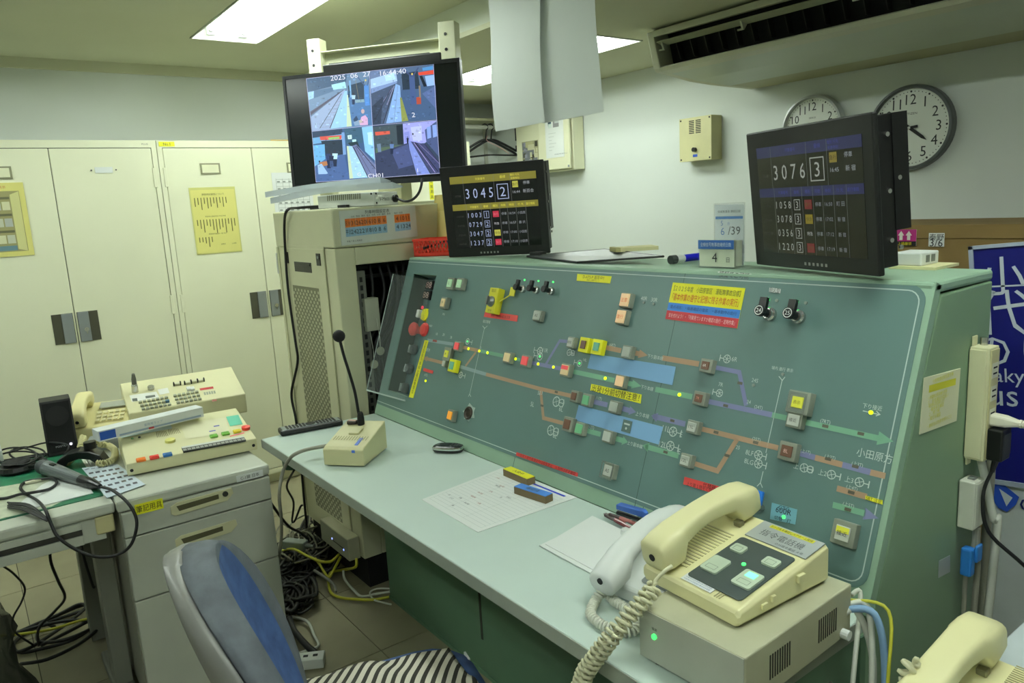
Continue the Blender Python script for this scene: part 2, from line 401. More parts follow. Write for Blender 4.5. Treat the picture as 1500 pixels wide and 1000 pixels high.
# yellow notice in a clear pocket
q = LF.pl([(278, 276), (342, 274.5), (354, 367), (289, 372)]); q = [(a - YG, b_) for a, b_ in q]
yl, yr = (q[0][0] + q[3][0]) / 2, (q[1][0] + q[2][0]) / 2; zt, zb = (q[0][1] + q[1][1]) / 2, (q[2][1] + q[3][1]) / 2
MB().bx(0, .0015, yl - .004, yr + .004, zb - .004, zt + .004).build('clear_pocket', mat('pocket_film', (206, 204, 130), .25), lk1)
po = MB().bx(.0015, .0025, yl + .002, yr - .002, zb + .002, zt - .008).build('notice', paper_y, lk1)
b = MB(TX); b.col = (92, 92, 40); w = yr - yl
b.text('鍵使用記録表について', (yl + yr) / 2, zt - .03, .010, .003)
for blk, (n, zz, hh) in enumerate(((11, zt - .045, .075), (13, zt - .15, .07), (5, zt - .235, .055))):
    for i in range(n):
        hq = hh * random.uniform(.35, 1); b.rect(yl + .015 + i * w * .07, yl + .019 + i * w * .07, zz - hq, zz, .003)
    if blk: b.text('緊急時の連絡先及び対応手順' if blk == 1 else '関係箇所連絡先一覧 平日', (yl + yr) / 2, zz + .014, .007, .003, maxw=w * .7)
b.text('設備区', yl + w * .6, zb + .04, .007, .003); b.text('小田原', yl + w * .85, zb + .04, .007, .003)
b.build('notice_print', PRINT, po)
# tape label No.1, maker plate, white sheet on the right door
q = LF.px(244, 211); tp = MB().bx(0, .0012, q[0] - YG - .035, q[0] - YG + .035, q[1] - .011, q[1] + .011).build('tape_label', yel_m, lk1)
b = MB(TX); b.col = (30, 40, 30); b.text('No.1', q[0] - YG, q[1], .012, .0016).build('tape_print', PRINT, tp)
b = MB(TX); b.col = (110, 112, 90); q = LF.px(212, 211); b.text('PLUS', q[0] - y0, q[1], .007, .0006, sx=1.3).build('maker_plate', PRINT, lk0)
q = LF.px(397, 253); yy, zz = q[0] - YG, q[1]
po = MB().bx(0, .0015, yy, yy + .21, zz - .30, zz).build('timetable_sheet', paper_m, lk1)
b = MB(TX); b.col = (150, 156, 150)
for i in range(14): b.rect(yy + .02, yy + .19, zz - .035 - i * .018, zz - .0335 - i * .018, .0019)
for i in range(6): b.rect(yy + .02 + i * .034, yy + .0215 + i * .034, zz - .27, zz - .03, .0019)
for i in range(30): b.rect(yy + .025 + (i % 6) * .03, yy + .04 + (i % 6) * .03, zz - .05 - (i // 6) * .036, zz - .042 - (i // 6) * .036, .0019)
b.build('sheet_print', PRINT, po)
# tape strip on the third cabinet
q = LF.px(632, 277); yy = q[0] - YG - LW
tp = MB().bx(0, .0012, yy - .014, yy + .014, q[1] - .06, q[1] + .06).build('tape_label', yel_m, lk2)
b = MB(TX); b.col = (40, 50, 60)
for i, ch in enumerate('非常用具'): b.text(ch, yy, q[1] + .045 - i * .03, .018, .0018)
b.build('tape_print', PRINT, tp)
# pencil lying on top of the cabinets
q = at(405, 206, 'x', XL - .03)
t = thing('pencil', 'yellow pencil with blue end lying on top of the cream cabinets', 'pencil', loc=(XL - .03, q[1] - .03, LH))
MB().cyl((0, 0, .005), (0, .09, .005), .0045, n=6).build('barrel', mat('pencil_wood', (190, 160, 90), .6), t); MB().cyl((0, .09, .005), (0, .2, .005), .0047, n=6).build('barrel', mat('pencil_blue', (50, 90, 130), .6), t)
# ============================================================ WALL FITTINGS
WF = Fr((0, YW, 0), (1, 0, 0), (0, 0, 1))
def bw(u, v, y=YW): return at(u, v, 'y', y)
# coat rail with hangers near the corner
t = thing('coat_rail', 'grey steel coat rail fixed to the left wall by the corner', 'coat rail', loc=(-3.66, 1.55, 1.92))
MB().bx(-.14, .06, -.04, .46, .035, .05).build('shelf_plate', beige_m, t)
MB().cyl((0, -.04, .0), (0, .44, .0), .013).build('pipe', mat('pipe_enamel', (222, 224, 214), .3), t, smooth=False)
for y in (.0, .40): MB().bx(-.14, -.125, y - .012, y + .012, -.28, .035).bx(-.125, .02, y - .008, y + .008, .013, .035).build('bracket', mat('bracket_steel', (188, 190, 176), .5), t)
def hanger(y, rot, label):
    t = thing('clothes_hanger', label, 'hanger', loc=(-3.66, y, 1.92), rz_=rot)
    hk = [(.0 + .020 * math.cos(a), 0, .0 + .020 * math.sin(a)) for a in [math.radians(d) for d in range(200, -61, -20)]] + [(.004, 0, -.05), (0, 0, -.085)]
    MB().tube(hk, .0045, 6).build('hook', black_m, t, smooth=True)
    MB().tube(smoothpts([(-.2, 0, -.195), (-.19, 0, -.175), (-.06, 0, -.10), (0, 0, -.082), (.06, 0, -.10), (.19, 0, -.175), (.2, 0, -.195)], 4), .008, 6).build('shoulder_bar', black_m, t, smooth=True)
    MB().tube([(-.195, 0, -.192), (0, 0, -.18), (.195, 0, -.192)], .0045, 6).build('trouser_bar', black_m, t, smooth=True)
hanger(1.86, math.radians(62), 'black plastic clothes hanger at the front of the coat rail')
hanger(1.905, math.radians(62), 'black plastic clothes hanger behind the front one on the coat rail')
cable('string', 'thin pink string knotted round the black clothes hangers', [(-3.62, 1.85, 1.86), (-3.64, 1.86, 1.83), (-3.60, 1.94, 1.78), (-3.58, 1.99, 1.74)], .002, mat('pink_string', (225, 170, 170), .8), cat='string')
# wall cabinet with notices
t = thing('wall_cabinet', 'cream wall cabinet with pinned notices behind the left display', 'wall cabinet', loc=(-3.0, 1.99, 1.72))
cb = mat('cabinet_cream', (228, 228, 196), .45, var=.01)
q0, q1 = bw(752, 200, 1.93), bw(836, 248, 1.93); xa, xb, zb = q0[0] + 3.0, q1[0] + 3.0, q1[2] - 1.72
MB().bx(xa, xb, -.03, .055, zb, .35).build('body', cb, t, bevel=.003)
MB().bx(xa + .01, xa + .30, -.045, -.031, zb + .01, .34).build('sliding_door', cb, t, bevel=.002)
MB().bx(xa + .26, xb - .004, -.060, -.046, zb + .01, .34).build('sliding_door', cb, t, bevel=.002)
po = MB().bx(xa + .33, xb - .05, -.0625, -.061, zb + .08, .33).build('notice', paper_m, t)
b = MB(Matrix(((1, 0, 0, 0), (0, 0, -1, 0), (0, 1, 0, 0), (0, 0, 0, 1))))
def rnd_print(b, x0, x1, z0, z1, n, d, pal):
    for i in range(n):
        x, z = random.uniform(x0, x1), random.uniform(z0, z1); w, h = random.uniform(.01, .035), random.uniform(.008, .03)
        b.col = random.choice(pal); b.rect(max(x0, x - w), min(x1, x + w), max(z0, z - h), min(z1, z + h), d + i * .00002)
b.col = (150, 175, 185); b.rect(xa + .36, xb - .16, .13, .24, .0627); rnd_print(b, xa + .36, xb - .16, .13, .24, 22, .0628, [(60, 80, 96), (150, 190, 205), (210, 222, 215), (120, 140, 120), (90, 120, 150)])
b.col = (150, 150, 150); b.rect(xb - .145, xb - .09, .13, .24, .0627); rnd_print(b, xb - .145, xb - .09, .13, .24, 8, .0628, [(80, 86, 90), (200, 206, 205)])
b.col = (196, 200, 196)
for i in range(6): b.rect(xa + .36, xb - .12 - (i % 3) * .02, .095 - i * .02, .098 - i * .02, .0627)
b.col = (120, 126, 126); b.text('非常時取扱手順を確認すること', xa + .47, -.03, .008, .0627, maxw=.18)
b.build('notice_print', PRINT, po)
po = MB().bx(xa + .07, xa + .235, -.0475, -.046, zb + .05, .075).build('photograph', mat('photo_paper', (168, 166, 130), .4), t)
b = MB(Matrix(((1, 0, 0, 0), (0, 0, -1, 0), (0, 1, 0, 0), (0, 0, 0, 1)))); rnd_print(b, xa + .075, xa + .23, zb + .055, .07, 34, .0476, [(86, 84, 60), (190, 188, 140), (120, 124, 130), (60, 60, 48), (206, 204, 168), (150, 150, 165)])
b.build('photograph_print', PRINT, po)
MB().bx(xa + .0, xa + .012, -.047, -.046, .02, .06).bx(xa, xa + .012, -.047, -.046, .09, .17).build('black_clip', ink_m, t)
MB().box((xb - .015, -.062, zb + .022), (.012, .004, .012)).build('latch', grey_met, t)
# wall speaker / intercom box
a, c = bw(995, 175, 1.965), bw(1042, 233, 1.965)
t = thing('wall_intercom', 'cream metal intercom box with slotted speaker on the bright back wall', 'intercom', loc=((a[0] + c[0]) / 2, 1.965, (a[2] + c[2]) / 2)); w, h = (c[0] - a[0]) / 2, (a[2] - c[2]) / 2
MB().bx(-w, w, .004, .084, -h, h).build('case', mat('intercom_cream', (188, 184, 136), .45), t, bevel=.003)
MB().bx(-w, w, 0, .004, -h, h).build('face_plate', mat('intercom_face', (204, 200, 152), .45), t)
b = MB()
for k in (-1, 1):
    for i in range(8): b.bx(k * .021 - .016, k * .021 + .016, -.0012, -.0004, .028 + i * .0085, .0325 + i * .0085)
b.build('speaker_slot', ink_m, t)
MB().cyl((0, 0, -.052), (0, -.016, -.052), .011).build('knob', black_m, t); MB().bx(-.014, .014, -.001, 0, -.088, -.075).build('blue_sticker', mat('sticker_blue', (40, 80, 190), .5), t)
b = MB()
for sx in (-1, 1):
    for sz in (-1, 1): b.cyl((sx * (w - .01), 0, sz * (h - .01)), (sx * (w - .01), -.0015, sz * (h - .01)), .0045, n=8)
b.build('screw', ink_m, t)
# clocks
def clock(cx, cz, rad, rim, label, hands, brand, numr):
    t = thing('wall_clock', label, 'clock', M=Fr((cx, YW, cz), (1, 0, 0), (0, 0, 1)).M)
    MB().lathe([(rad, 0), (rad, .028), (rad * .985, .038), (rad * .93, .040), (rad * .915, .034), (rad * .905, .022), (.001, .022)], n=48).build('rim', rim, t, smooth=False)
    MB().lathe([(rad * .905, .0225), (.001, .0226)], n=40).build('dial', mat('clock_dial', (222, 226, 216), .5, var=.01), t)
    b = MB(); b.col = (28, 30, 30)
    for k in range(60):
        a = math.radians(90 - 6 * k); r = rad * .84; b.disc((r * math.cos(a), r * math.sin(a)), rad * (.026 if k % 5 == 0 else .012), .0232, 8)
    for k in range(1, 13):
        a = math.radians(90 - 30 * k); b.text(str(k), rad * numr * math.cos(a), rad * numr * math.sin(a), rad * .235, .0232, sx=.95)
    b.text(brand, 0, rad * .33, rad * .05, .0232, sx=1.2)
    b.build('dial_print', PRINT, t)
    for (ang, ln, w, tail, z) in hands:
        a = math.radians(90 - ang); u = Vector((math.cos(a), math.sin(a))); nrm = Vector((-u.y, u.x))
        pts = [(-u * tail - nrm * w), (u * ln * .75 - nrm * w), (u * ln), (u * ln * .75 + nrm * w), (-u * tail + nrm * w)]
        MB().prism([tuple(q) for q in pts], z, z + .0015).build('hand', ink_m, t)
    MB().cyl((0, 0, .024), (0, 0, .032), .006).build('pivot', metal_m, t)
c1 = bw(1340, 187); rr = (bw(1340, 124)[2] - bw(1340, 249)[2]) / 2
clock(bw(1337, 187)[0], c1[2], rr, mat('clock_rim_dark', (96, 100, 100), .35, .3), 'large round dark-rimmed wall clock right of the right display', [(128, rr * .52, .006, rr * .12, .026), (264, rr * .70, .005, rr * .2, .029)], 'CITIZEN', .66)
clock(bw(1194, 186)[0], bw(1194, 189)[2], rr * .88, mat('clock_rim_silver', (190, 194, 192), .35, .2), 'round silver-rimmed wall clock half hidden behind the right display', [(128, rr * .45, .005, rr * .1, .026), (264, rr * .6, .004, rr * .15, .029)], 'SEIKO', .66)
# air conditioner
t = thing('air_conditioner', 'long cream ceiling-hung air conditioner with dark outlet at top right', 'air conditioner', loc=(-1.70, 1.33, 1.88))
ac = mat('aircon_plastic', (196, 198, 172), .45, var=.01); ac2 = mat('aircon_panel', (186, 196, 176), .4, var=.01); LN = 1.75
sec = [(.0, .195), (.07, .209), (.70, .209), (.71, .0), (.51, .003), (.40, .006), (.26, .014), (.11, .034), (.052, .040), (.038, .052)]
MB().prism(sec[:4] + sec[4:], 0.0, .035, 'x').build('end_cover', ac, t, bevel=.004)
MB().prism(sec, LN - .035, LN, 'x').build('end_cover', ac, t, bevel=.004)
MB().prism([(.03, .205), (.70, .209), (.71, .0), (.51, .003), (.50, .008), (.50, .19), (.03, .19)], .035, LN - .035, 'x').build('rear_housing', mat('aircon_rear', (172, 172, 132), .5, var=.01), t)
MB().prism([(.51, .003), (.40, .006), (.26, .014), (.11, .034), (.112, .042), (.26, .022), (.40, .014), (.51, .011)], .035, LN - .035, 'x').build('bottom_panel', ac2, t)
MB().prism([(.11, .034), (.052, .040), (.038, .052), (.046, .058), (.056, .050), (.112, .042)], .035, LN - .035, 'x').build('lower_lip', ac, t)
MB().prism([(.0, .172), (.0, .195), (.07, .209), (.07, .2), (.012, .190), (.012, .172)], .035, LN - .035, 'x').build('upper_lip', ac, t)
MB().prism([(.09, .19), (.13, .044), (.14, .044), (.12, .19)], .036, LN - .036, 'x').build('outlet_back', blackmat, t)
for i in range(22): MB().prism([(.05, .17), (.09, .17), (.12, .08), (.09, .08)], .1 + i * .072, .104 + i * .072, 'x').build('inner_vane', mat('vane_dark', (24, 26, 20), .6), t)
MB().prism([(.008, .150), (.012, .154), (.05, .142), (.05, .139)], .045, LN - .045, 'x').build('louver', mat('louver_cream', (176, 180, 152), .4), t)
for i, x in enumerate((.062, .45, .9, 1.35)):
    MB().prism([(.014, .147), (.05, .138), (.034, .118), (.028, .118)], x, x + .008, 'x').bx(x - .02, x, .028, .034, .118, .124).build('louver_bracket', mat('louver_white', (190, 194, 170), .4), t)
b = MB(); nv = Vector((0, .085 - .235, -.012 - .0)); 
q = bw(1440, 22, 1.33 + .12); 
b = MB(Fr((q[0] + 1.70, .12, .0405), (1, 0, 0), (0, -.98, .17)).M); b.col = (60, 64, 56); b.text('Beaver', 0, 0, .016, .0025, sx=1.6).build('maker_script', PRINT, t)
# hanging sheets
t = thing('hanging_sheet', 'two white paper sheets hanging from the ceiling as a lamp shield', 'paper sheet', loc=(-1.4, .5, ZC))
def sheet(xa, xb, y, fold, name):
    b = MB(); nu, nv = 10, 16; zb = 1.665 - ZC; g = []
    for j in range(nv + 1):
        z = zb * j / nv
        for i in range(nu + 1):
            s_ = i / nu; x = xa + (xb - xa) * s_
            tz = j / nv
            yy = y + .006 * math.sin(s_ * 3.1 + 1) + .008 * math.sin(tz * 5 + (s_ if fold < 0 else s_ + 1) * 1.2)
            x += (.018 * max(0, (tz - .6) / .4) ** 2 * (1 - s_) if fold < 0 else .006 * max(0, (tz - .5) / .5) * s_)
            g.append((x, yy, z))
    for k in (0, .0012): b.v += [(p[0], p[1] + k, p[2]) for p in g]
    N = len(g); w = nu + 1
    for j in range(nv):
        for i in range(nu):
            q = (j * w + i, j * w + i + 1, (j + 1) * w + i + 1, (j + 1) * w + i)
            b.f += [q[::-1], tuple(v + N for v in q)]; b.m += [0, 0]; b.c += [b.col] * 2
    return b.build(name, mat('sheet_paper', (222, 228, 222), .7, var=.01), t, smooth=True)
xl, xm, xr = at(715, 60, 'y', .5)[0] + 1.4, at(789, 60, 'y', .5)[0] + 1.4, at(876, 60, 'y', .5)[0] + 1.4
sheet(xl, xm + .02, 0, -1, 'sheet'); sheet(xm - .012, xr, .005, 1, 'sheet')
MB().bx(xl - .01, xr + .01, -.006, .02, -.012, -.001).build('top_batten', white_m, t)

# ============================================================ BEHIND THE CONSOLE AT RIGHT
a = at(1290, 330, 'y', 1.5)
t = thing('cardboard_carton', 'tall brown cardboard carton standing behind the console', 'cardboard box', loc=(-.85, 1.5, 0))
MB().bx(-.02, 1.6, 0, .4, 0, a[2] - .045).build('carton_body', card_m, t)
MB().bx(-.025, 1.605, -.005, .405, a[2] - .045, a[2]).build('lid', card_m, t, bevel=.002)
MB().bx(-.02, 1.6, -.002, 0, .62, .64).build('flap_edge', mat('cardboard_dark', (100, 82, 50), .9), t)
CF = Fr((-.85, 1.5, 0), (1, 0, 0), (0, 0, 1)); TZ = Matrix(((1, 0, 0, 0), (0, 0, -1, 0), (0, 1, 0, 0), (0, 0, 0, 1)))
c0, c1 = CF.px(1311, 336), CF.px(1343, 360)
po = MB(TZ).bx(c0[0], c1[0], c1[1], c0[1], .005, .006).build('caution_label', PRINT, t)
b = MB(TZ); w, h = c1[0] - c0[0], c0[1] - c1[1]; b.col = (176, 30, 120); b.rect(c0[0], c1[0], c1[1] + h * .28, c0[1], .0064); b.col = (20, 20, 20); b.rect(c0[0], c1[0], c1[1], c1[1] + h * .28, .0064)
b.col = (236, 232, 220)
for k in (.33, .67):
    x = c0[0] + w * k; z = c1[1] + h * .36; b.poly([(x - w * .07, z), (x + w * .07, z), (x + w * .07, z + h * .3), (x - w * .07, z + h * .3)], .0068); b.poly([(x - w * .14, z + h * .28), (x + w * .14, z + h * .28), (x, z + h * .56)], .0068)
b.col = (236, 222, 40); b.text('上積厳禁', c0[0] + w / 2, c1[1] + h * .14, h * .2, .0068, maxw=w * .8); b.build('caution_print', PRINT, po)
c0, c1 = CF.px(1362, 341), CF.px(1384, 361)
po = MB(TZ).bx(c0[0], c1[0], c1[1], c0[1], .005, .006).build('address_label', paper_m, t)
b = MB(TZ); b.col = (40, 42, 44); b.text('秦野', (c0[0] + c1[0]) / 2, c1[1] + (c0[1] - c1[1]) * .7, .022, .0064); b.text('3/6', (c0[0] + c1[0]) / 2, c1[1] + (c0[1] - c1[1]) * .28, .024, .0064); b.build('address_print', PRINT, po)
# blue sign board
SF0 = Fr((-.2, .9, .9), (1, 0, 0), (0, 0, 1))
tl, bl = SF0.px(1419, 361), SF0.px(1441, 747); up = Vector((tl[0] - bl[0], 0, tl[1] - bl[1])).normalized()
org = Vector((bl[0] - .2, .9, bl[1] + .9)); SGF = Fr(org, (up.z, 0, -up.x), up); SH = math.hypot(tl[0] - bl[0], tl[1] - bl[1]); SW = .62
t = thing('sign_board', 'blue standing notice board with white Japanese lettering behind the console', 'sign', M=SGF.M)
MB().bx(0, SW, -.565, SH, -.022, -.002).build('board', mat('sign_white', (200, 206, 206), .5), t)
zs = SGF.px(1443, 706)[1]
MB().bx(.010, SW - .01, zs + .012, SH - .008, -.002, 0).build('blue_face', navy_m, t)
MB().bx(.0, .010, zs, SH, -.002, .004).bx(0, SW, SH - .008, SH, -.002, .004).bx(.01, SW - .01, zs, zs + .012, -.002, .004).build('edge_trim', mat('sign_trim', (168, 178, 196), .4), t)
b = MB(); b.col = (196, 204, 210)
def sp(u, v): return SGF.px(u, v)
b.rect(.012, SW - .012, sp(1460, 418)[1] - .004, sp(1460, 418)[1], .0006)
x0 = sp(1438, 400)[0]
b.text('小田急線', sp(1436, 400)[0], sp(1457, 404)[1], .095, .0006, al='l'); b.text('代行バス', sp(1431, 450)[0], sp(1475, 457)[1], .112, .0006, al='l'); b.text('のりば', sp(1427, 510)[0], sp(1475, 513)[1], .085, .0006, al='l')
b.text('Odakyu Line', sp(1457, 552)[0] - .066, sp(1478, 553)[1], .046, .0006, al='l'); b.text('Bus stop', sp(1457, 590)[0] - .056, sp(1480, 584)[1], .074, .0006, al='l')
c = sp(1467, 726); r = .042; b.col = (40, 80, 190)
b.flat([(c[0] - r, c[1] + r * .9), (c[0] + r * .2, c[1] + r * .7), (c[0] + r * .95, c[1] + r * .1), (c[0] + r * .75, c[1] - r * .4), (c[0] + r * .25, c[1] - r * .95), (c[0] - r * .2, c[1] - r * .8), (c[0] - r * .9, c[1] + r * .3)], .0006)
b.col = (205, 212, 216); b.flat([(c[0] - r * .1, c[1] + r * .45), (c[0] + r * .6, c[1] + r * .0), (c[0] + r * .25, c[1] - r * .6)], .0012)
b.col = (20, 30, 110); b.text('C', sp(1494, 738)[0], sp(1494, 738)[1], .034, .0006, al='l'); b.text('OACH', sp(1494, 738)[0] + .05, sp(1494, 738)[1], .034, .0006, al='l')
b.build('sign_print', PRINT, t)
# orange hose and grey trolley deck
t = thing('platform_trolley', 'low grey platform on the floor behind the console', 'trolley', loc=(-.2, 1.30, 0))
dk = mat('trolley_grey', (120, 122, 108), .6)
MB().bx(-.35, .6, -.28, .17, .07, .12).build('deck', dk, t, bevel=.005)
for x in (-.28, .52):
    for y in (-.22, .12): MB().cyl((x - .015, y, .036), (x + .015, y, .036), .034).build('caster', black_m, t)
cable('orange_hose', 'thick orange hose lying along the carton behind the console', [(-.62, 1.43, .155), (-.40, 1.40, .155), (-.15, 1.39, .155), (.0, 1.33, .155), (.12, 1.24, .155), (.3, 1.2, .155)], .032, mat('orange_rubber', (206, 130, 30), .5), cat='hose', n=10)
# ============================================================ CONTROL CONSOLE
XC0, XC1, YT, ZT, YB, ZD, YD = -1.8096, 0.0, .1931, 1.2392, .4214, .70, -.4075
PF = Fr((0, 0, ZD), (1, 0, 0), (0, YT, ZT - ZD)); PL = math.hypot(YT, ZT - ZD)
con = thing('control_console', 'green railway signalling console with sloping track diagram panel and grey worktop', 'control console', loc=(0, 0, 0))
b = MB()
b.prism([(-.016, 0), (-.016, ZD - .031), (.0, ZD - .031), (.0225, ZD - .004), (YT + .019, ZT - .024), (YB, ZT - .0205), (YB, 0)], XC1 - .02, XC1 - .0006, 'x')
b.build('side_panel', side_g, con, bevel=.004)
b = MB().prism([(.0, 0), (.0, ZD), (YT, ZT - .02), (YB, ZT - .02), (YB, 0)], XC0, XC0 + .02, 'x'); b.build('side_panel', side_g, con, bevel=.003)
MB().bx(XC0, XC1, YT - .004, YB, ZT - .02, ZT).build('top_panel', frame_g, con, bevel=.006)
MB().bx(XC0 + .02, XC1 - .02, YB - .02, YB, 0, ZT - .02).build('back_panel', side_g, con)
MB().bx(XC0 + .03, XC1, -.018, -.0005, .0, ZD - .032).bx(XC0 + .03, XC1, -.022, -.018, 0, .012).build('kick_panel', kick_g, con)
MB().bx(-1.172, -1.162, -.0195, -.0175, .12, ZD - .04).build('grip_slot', locker_dk, con)
RX0, RX1, RT0, RT1, RD = -1.752, -1.600, .094, .514, .06
# sloping frame with the recess at its left end
b = MB()
xs, ts = [XC0, RX0, RX1, XC1], [0, RT0, RT1, PL]
for i in range(3):
    for j in range(3):
        if i == 1 and j == 1: continue
        b.bx(xs[i], xs[i + 1], ts[j], ts[j + 1], -.02, 0)
b.build('panel_frame', frame_g, con, M=PF.M)
rc = MB().bx(RX0 - .004, RX0, RT0, RT1, -RD, -.0).bx(RX1, RX1 + .004, RT0, RT1, -RD, -.021).bx(RX0, RX1, RT0 - .004, RT0, -RD, -.021).bx(RX0, RX1, RT1, RT1 + .004, -RD, -.021).bx(RX0, RX1, RT0, RT1, -RD - .004, -RD)
rc.build('recess_box', mat('recess_teal', (92, 122, 122), .5), con, M=PF.M)
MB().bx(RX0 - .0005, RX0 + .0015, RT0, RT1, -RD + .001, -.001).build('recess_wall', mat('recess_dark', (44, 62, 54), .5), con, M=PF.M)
# worktop
MB().bx(XC0, XC1 - .004, YD, -.001, ZD - .0305, ZD).build('worktop', [top_m], con, bevel=.003)
MB().bx(XC0 - .0015, XC1 - .0025, YD - .0015, YD, ZD - .0295, ZD - .0022).bx(XC1 - .004, XC1 - .0025, YD, -.02, ZD - .0295, ZD - .0022).bx(XC0 - .0015, XC0, YD, -.02, ZD - .0295, ZD - .0022).build('edge_band', edge_m, con)
MB().prism([(-.36, ZD - .0315), (-.36, .595), (-.018, .50), (-.018, ZD - .0315)], XC0 + .03, XC0 + .06, 'x').build('bracket', kick_g, con, bevel=.002)
e = MB().bx(XC1 - .03, XC1 - .006, YD + .03, -.023, .02, ZD - .0315).build('end_panel', kick_g, con, bevel=.002)
MB().cyl((XC1 - .006, -.10, .62), (XC1 - .004, -.10, .62), .004, n=8).cyl((XC1 - .006, -.13, .622), (XC1 - .004, -.13, .622), .003, n=8).build('screw', metal_m, e)
# board
bd = rrect(0, 0, .03)
def board_poly(x0, x1, y0, y1, r, n=5):
    o = [(x0, y1), (x0, y0)]
    o += [(x1 - r + r * math.sin(math.radians(90 * i / n)), y0 + r - r * math.cos(math.radians(90 * i / n))) for i in range(n + 1)]
    o += [(x1 - r + r * math.cos(math.radians(90 * i / n)), y1 - r + r * math.sin(math.radians(90 * i / n))) for i in range(n + 1)]
    return o
BX1, BY0, BY1 = -.011, .036, .566
pts = board_poly(RX1, BX1, BY0, BY1, .03)
bo = MB().prism(pts, 0, .0012)
bo.bx(XC0 + .001, RX0, BY0, BY1, 0, .0012).bx(RX0, RX1, BY0, RT0, 0, .0012).bx(RX0, RX1, RT1, BY1, 0, .0012)
board = bo.build('diagram_board', panel_m, con, M=PF.M)
li = board_poly(XC0 + .002, BX1 - .010, BY0 + .010, BY1 - .010, .022)
ln = MB().line(li[1:] + [li[0]], .0022, .0016)
ln.build('white_border', mat('border_white', (186, 200, 194), .6), board)
sm = MB()
for (u, v) in ((985, 490),):
    x = PF.px(u, v)[0]; sm.rect(x - .0008, x + .0008, .0, BY1, .0015)
for (u, v) in ((756, 663), (757, 384), (1068, 406), (942, 745)):
    x, y = PF.px(u, v)
    sm.rect(x - .0008, x + .0008, (0 if y < .3 else BY1), (BY0 if y < .3 else PL), .0004)
sm.build('panel_seam', mat('seam_dark', (58, 80, 74), .7), board)
Z = .0018
def P_(pts, off=.0015): return [PF.px(u, v, off) for u, v in pts]
TRK = {'b': mat('track_brown', (172, 140, 112), .6, var=.03), 'g': mat('track_green', (118, 168, 138), .6, var=.03), 'p': mat('track_purple', (124, 128, 168), .6, var=.03), 'w': mat('track_grey', (140, 160, 165), .6, var=.03), 'r': mat('track_red', (200, 90, 80), .6)}
def track(c, pts, w=.0105):
    q = P_(pts); MB().line(q, w, Z).build('track_line', TRK[c], board)
track('w', [(626, 498), (664, 504)]); track('r', [(634, 498.6), (640, 499.6)], .007)
track('b', [(674, 507.5), (704, 514)]); track('g', [(704, 514), (737, 521)]); track('g', [(748, 524), (762, 527)], .009)
track('p', [(773, 530), (823, 540)]); track('p', [(799, 534.5), (820, 499), (831, 500)], .0085)
track('b', [(620, 524), (648, 531)]); track('w', [(668, 535), (712, 548)]); track('b', [(712, 548), (790, 569), (836, 579.5)]); track('b', [(682, 536), (697, 516)], .008)
track('b', [(792, 570), (796, 612), (826, 620)], .010)
track('b', [(884, 508), (910, 513.5)], .012); track('b', [(926, 516), (936, 518)], .012); track('b', [(970, 524), (1024, 533)], .012)
track('p', [(1046, 537.5), (1083, 545), (1093, 594)], .0095)
track('g', [(835, 543), (900, 557)], .012); track('g', [(915, 560), (926, 562.5)], .012); track('g', [(960, 570), (1014, 581)], .012)
track('p', [(1034, 587), (1131, 607.5)], .0105); track('g', [(1131, 607.5), (1152, 612)], .0105); track('g', [(1174, 617), (1290, 642.5)], .0105)
track('p', [(865, 587), (890, 593)], .012); track('p', [(908, 597), (922, 601)], .012); track('p', [(957, 609.5), (1004, 621)], .012)
track('b', [(1024, 627), (1140, 656)], .0105); track('p', [(1164, 661.5), (1194, 670)], .0105); track('b', [(1194, 670), (1234, 680.5)], .0105); track('p', [(1234, 680.5), (1275, 691.5)], .0105); track('b', [(1275, 691.5), (1297, 697)], .0105)
track('b', [(1080, 643), (1051, 689.5), (1012, 677)], .0105)
track('g', [(856, 629.5), (880, 636)], .012); track('g', [(898, 641), (912, 645)], .012); track('g', [(945, 653.5), (994, 667.5)], .012)
track('b', [(1226, 715), (1270, 727.5)], .0105); track('g', [(1220, 739), (1268, 752)], .0105)
def arrow(c, tail, tip, w):
    a, q = P_([tail, tip]); d = Vector(q) - Vector(a); n = Vector((-d.y, d.x)).normalized() * w * .75
    MB().flat([Vector(a) + n, Vector(a) - n, Vector(q)] and [tuple(Vector(a) + n), tuple(Vector(a) - n), tuple(q)], Z).build('arrow_head', TRK[c], board)
arrow('g', (1286, 641.5), (1309, 646.5), .016); arrow('p', (1266, 752), (1287, 759), .014); arrow('b', (936, 518), (949, 520.5), .014); arrow('g', (926, 562.5), (940, 565.5), .014)
arrow('p', (922, 601), (932, 603.5), .014); arrow('p', (963, 611), (954, 608.5), .014); arrow('g', (912, 645), (920, 647.5), .014); arrow('g', (950, 655), (941, 652), .014); arrow('b', (626, 525.5), (619, 524), .012)
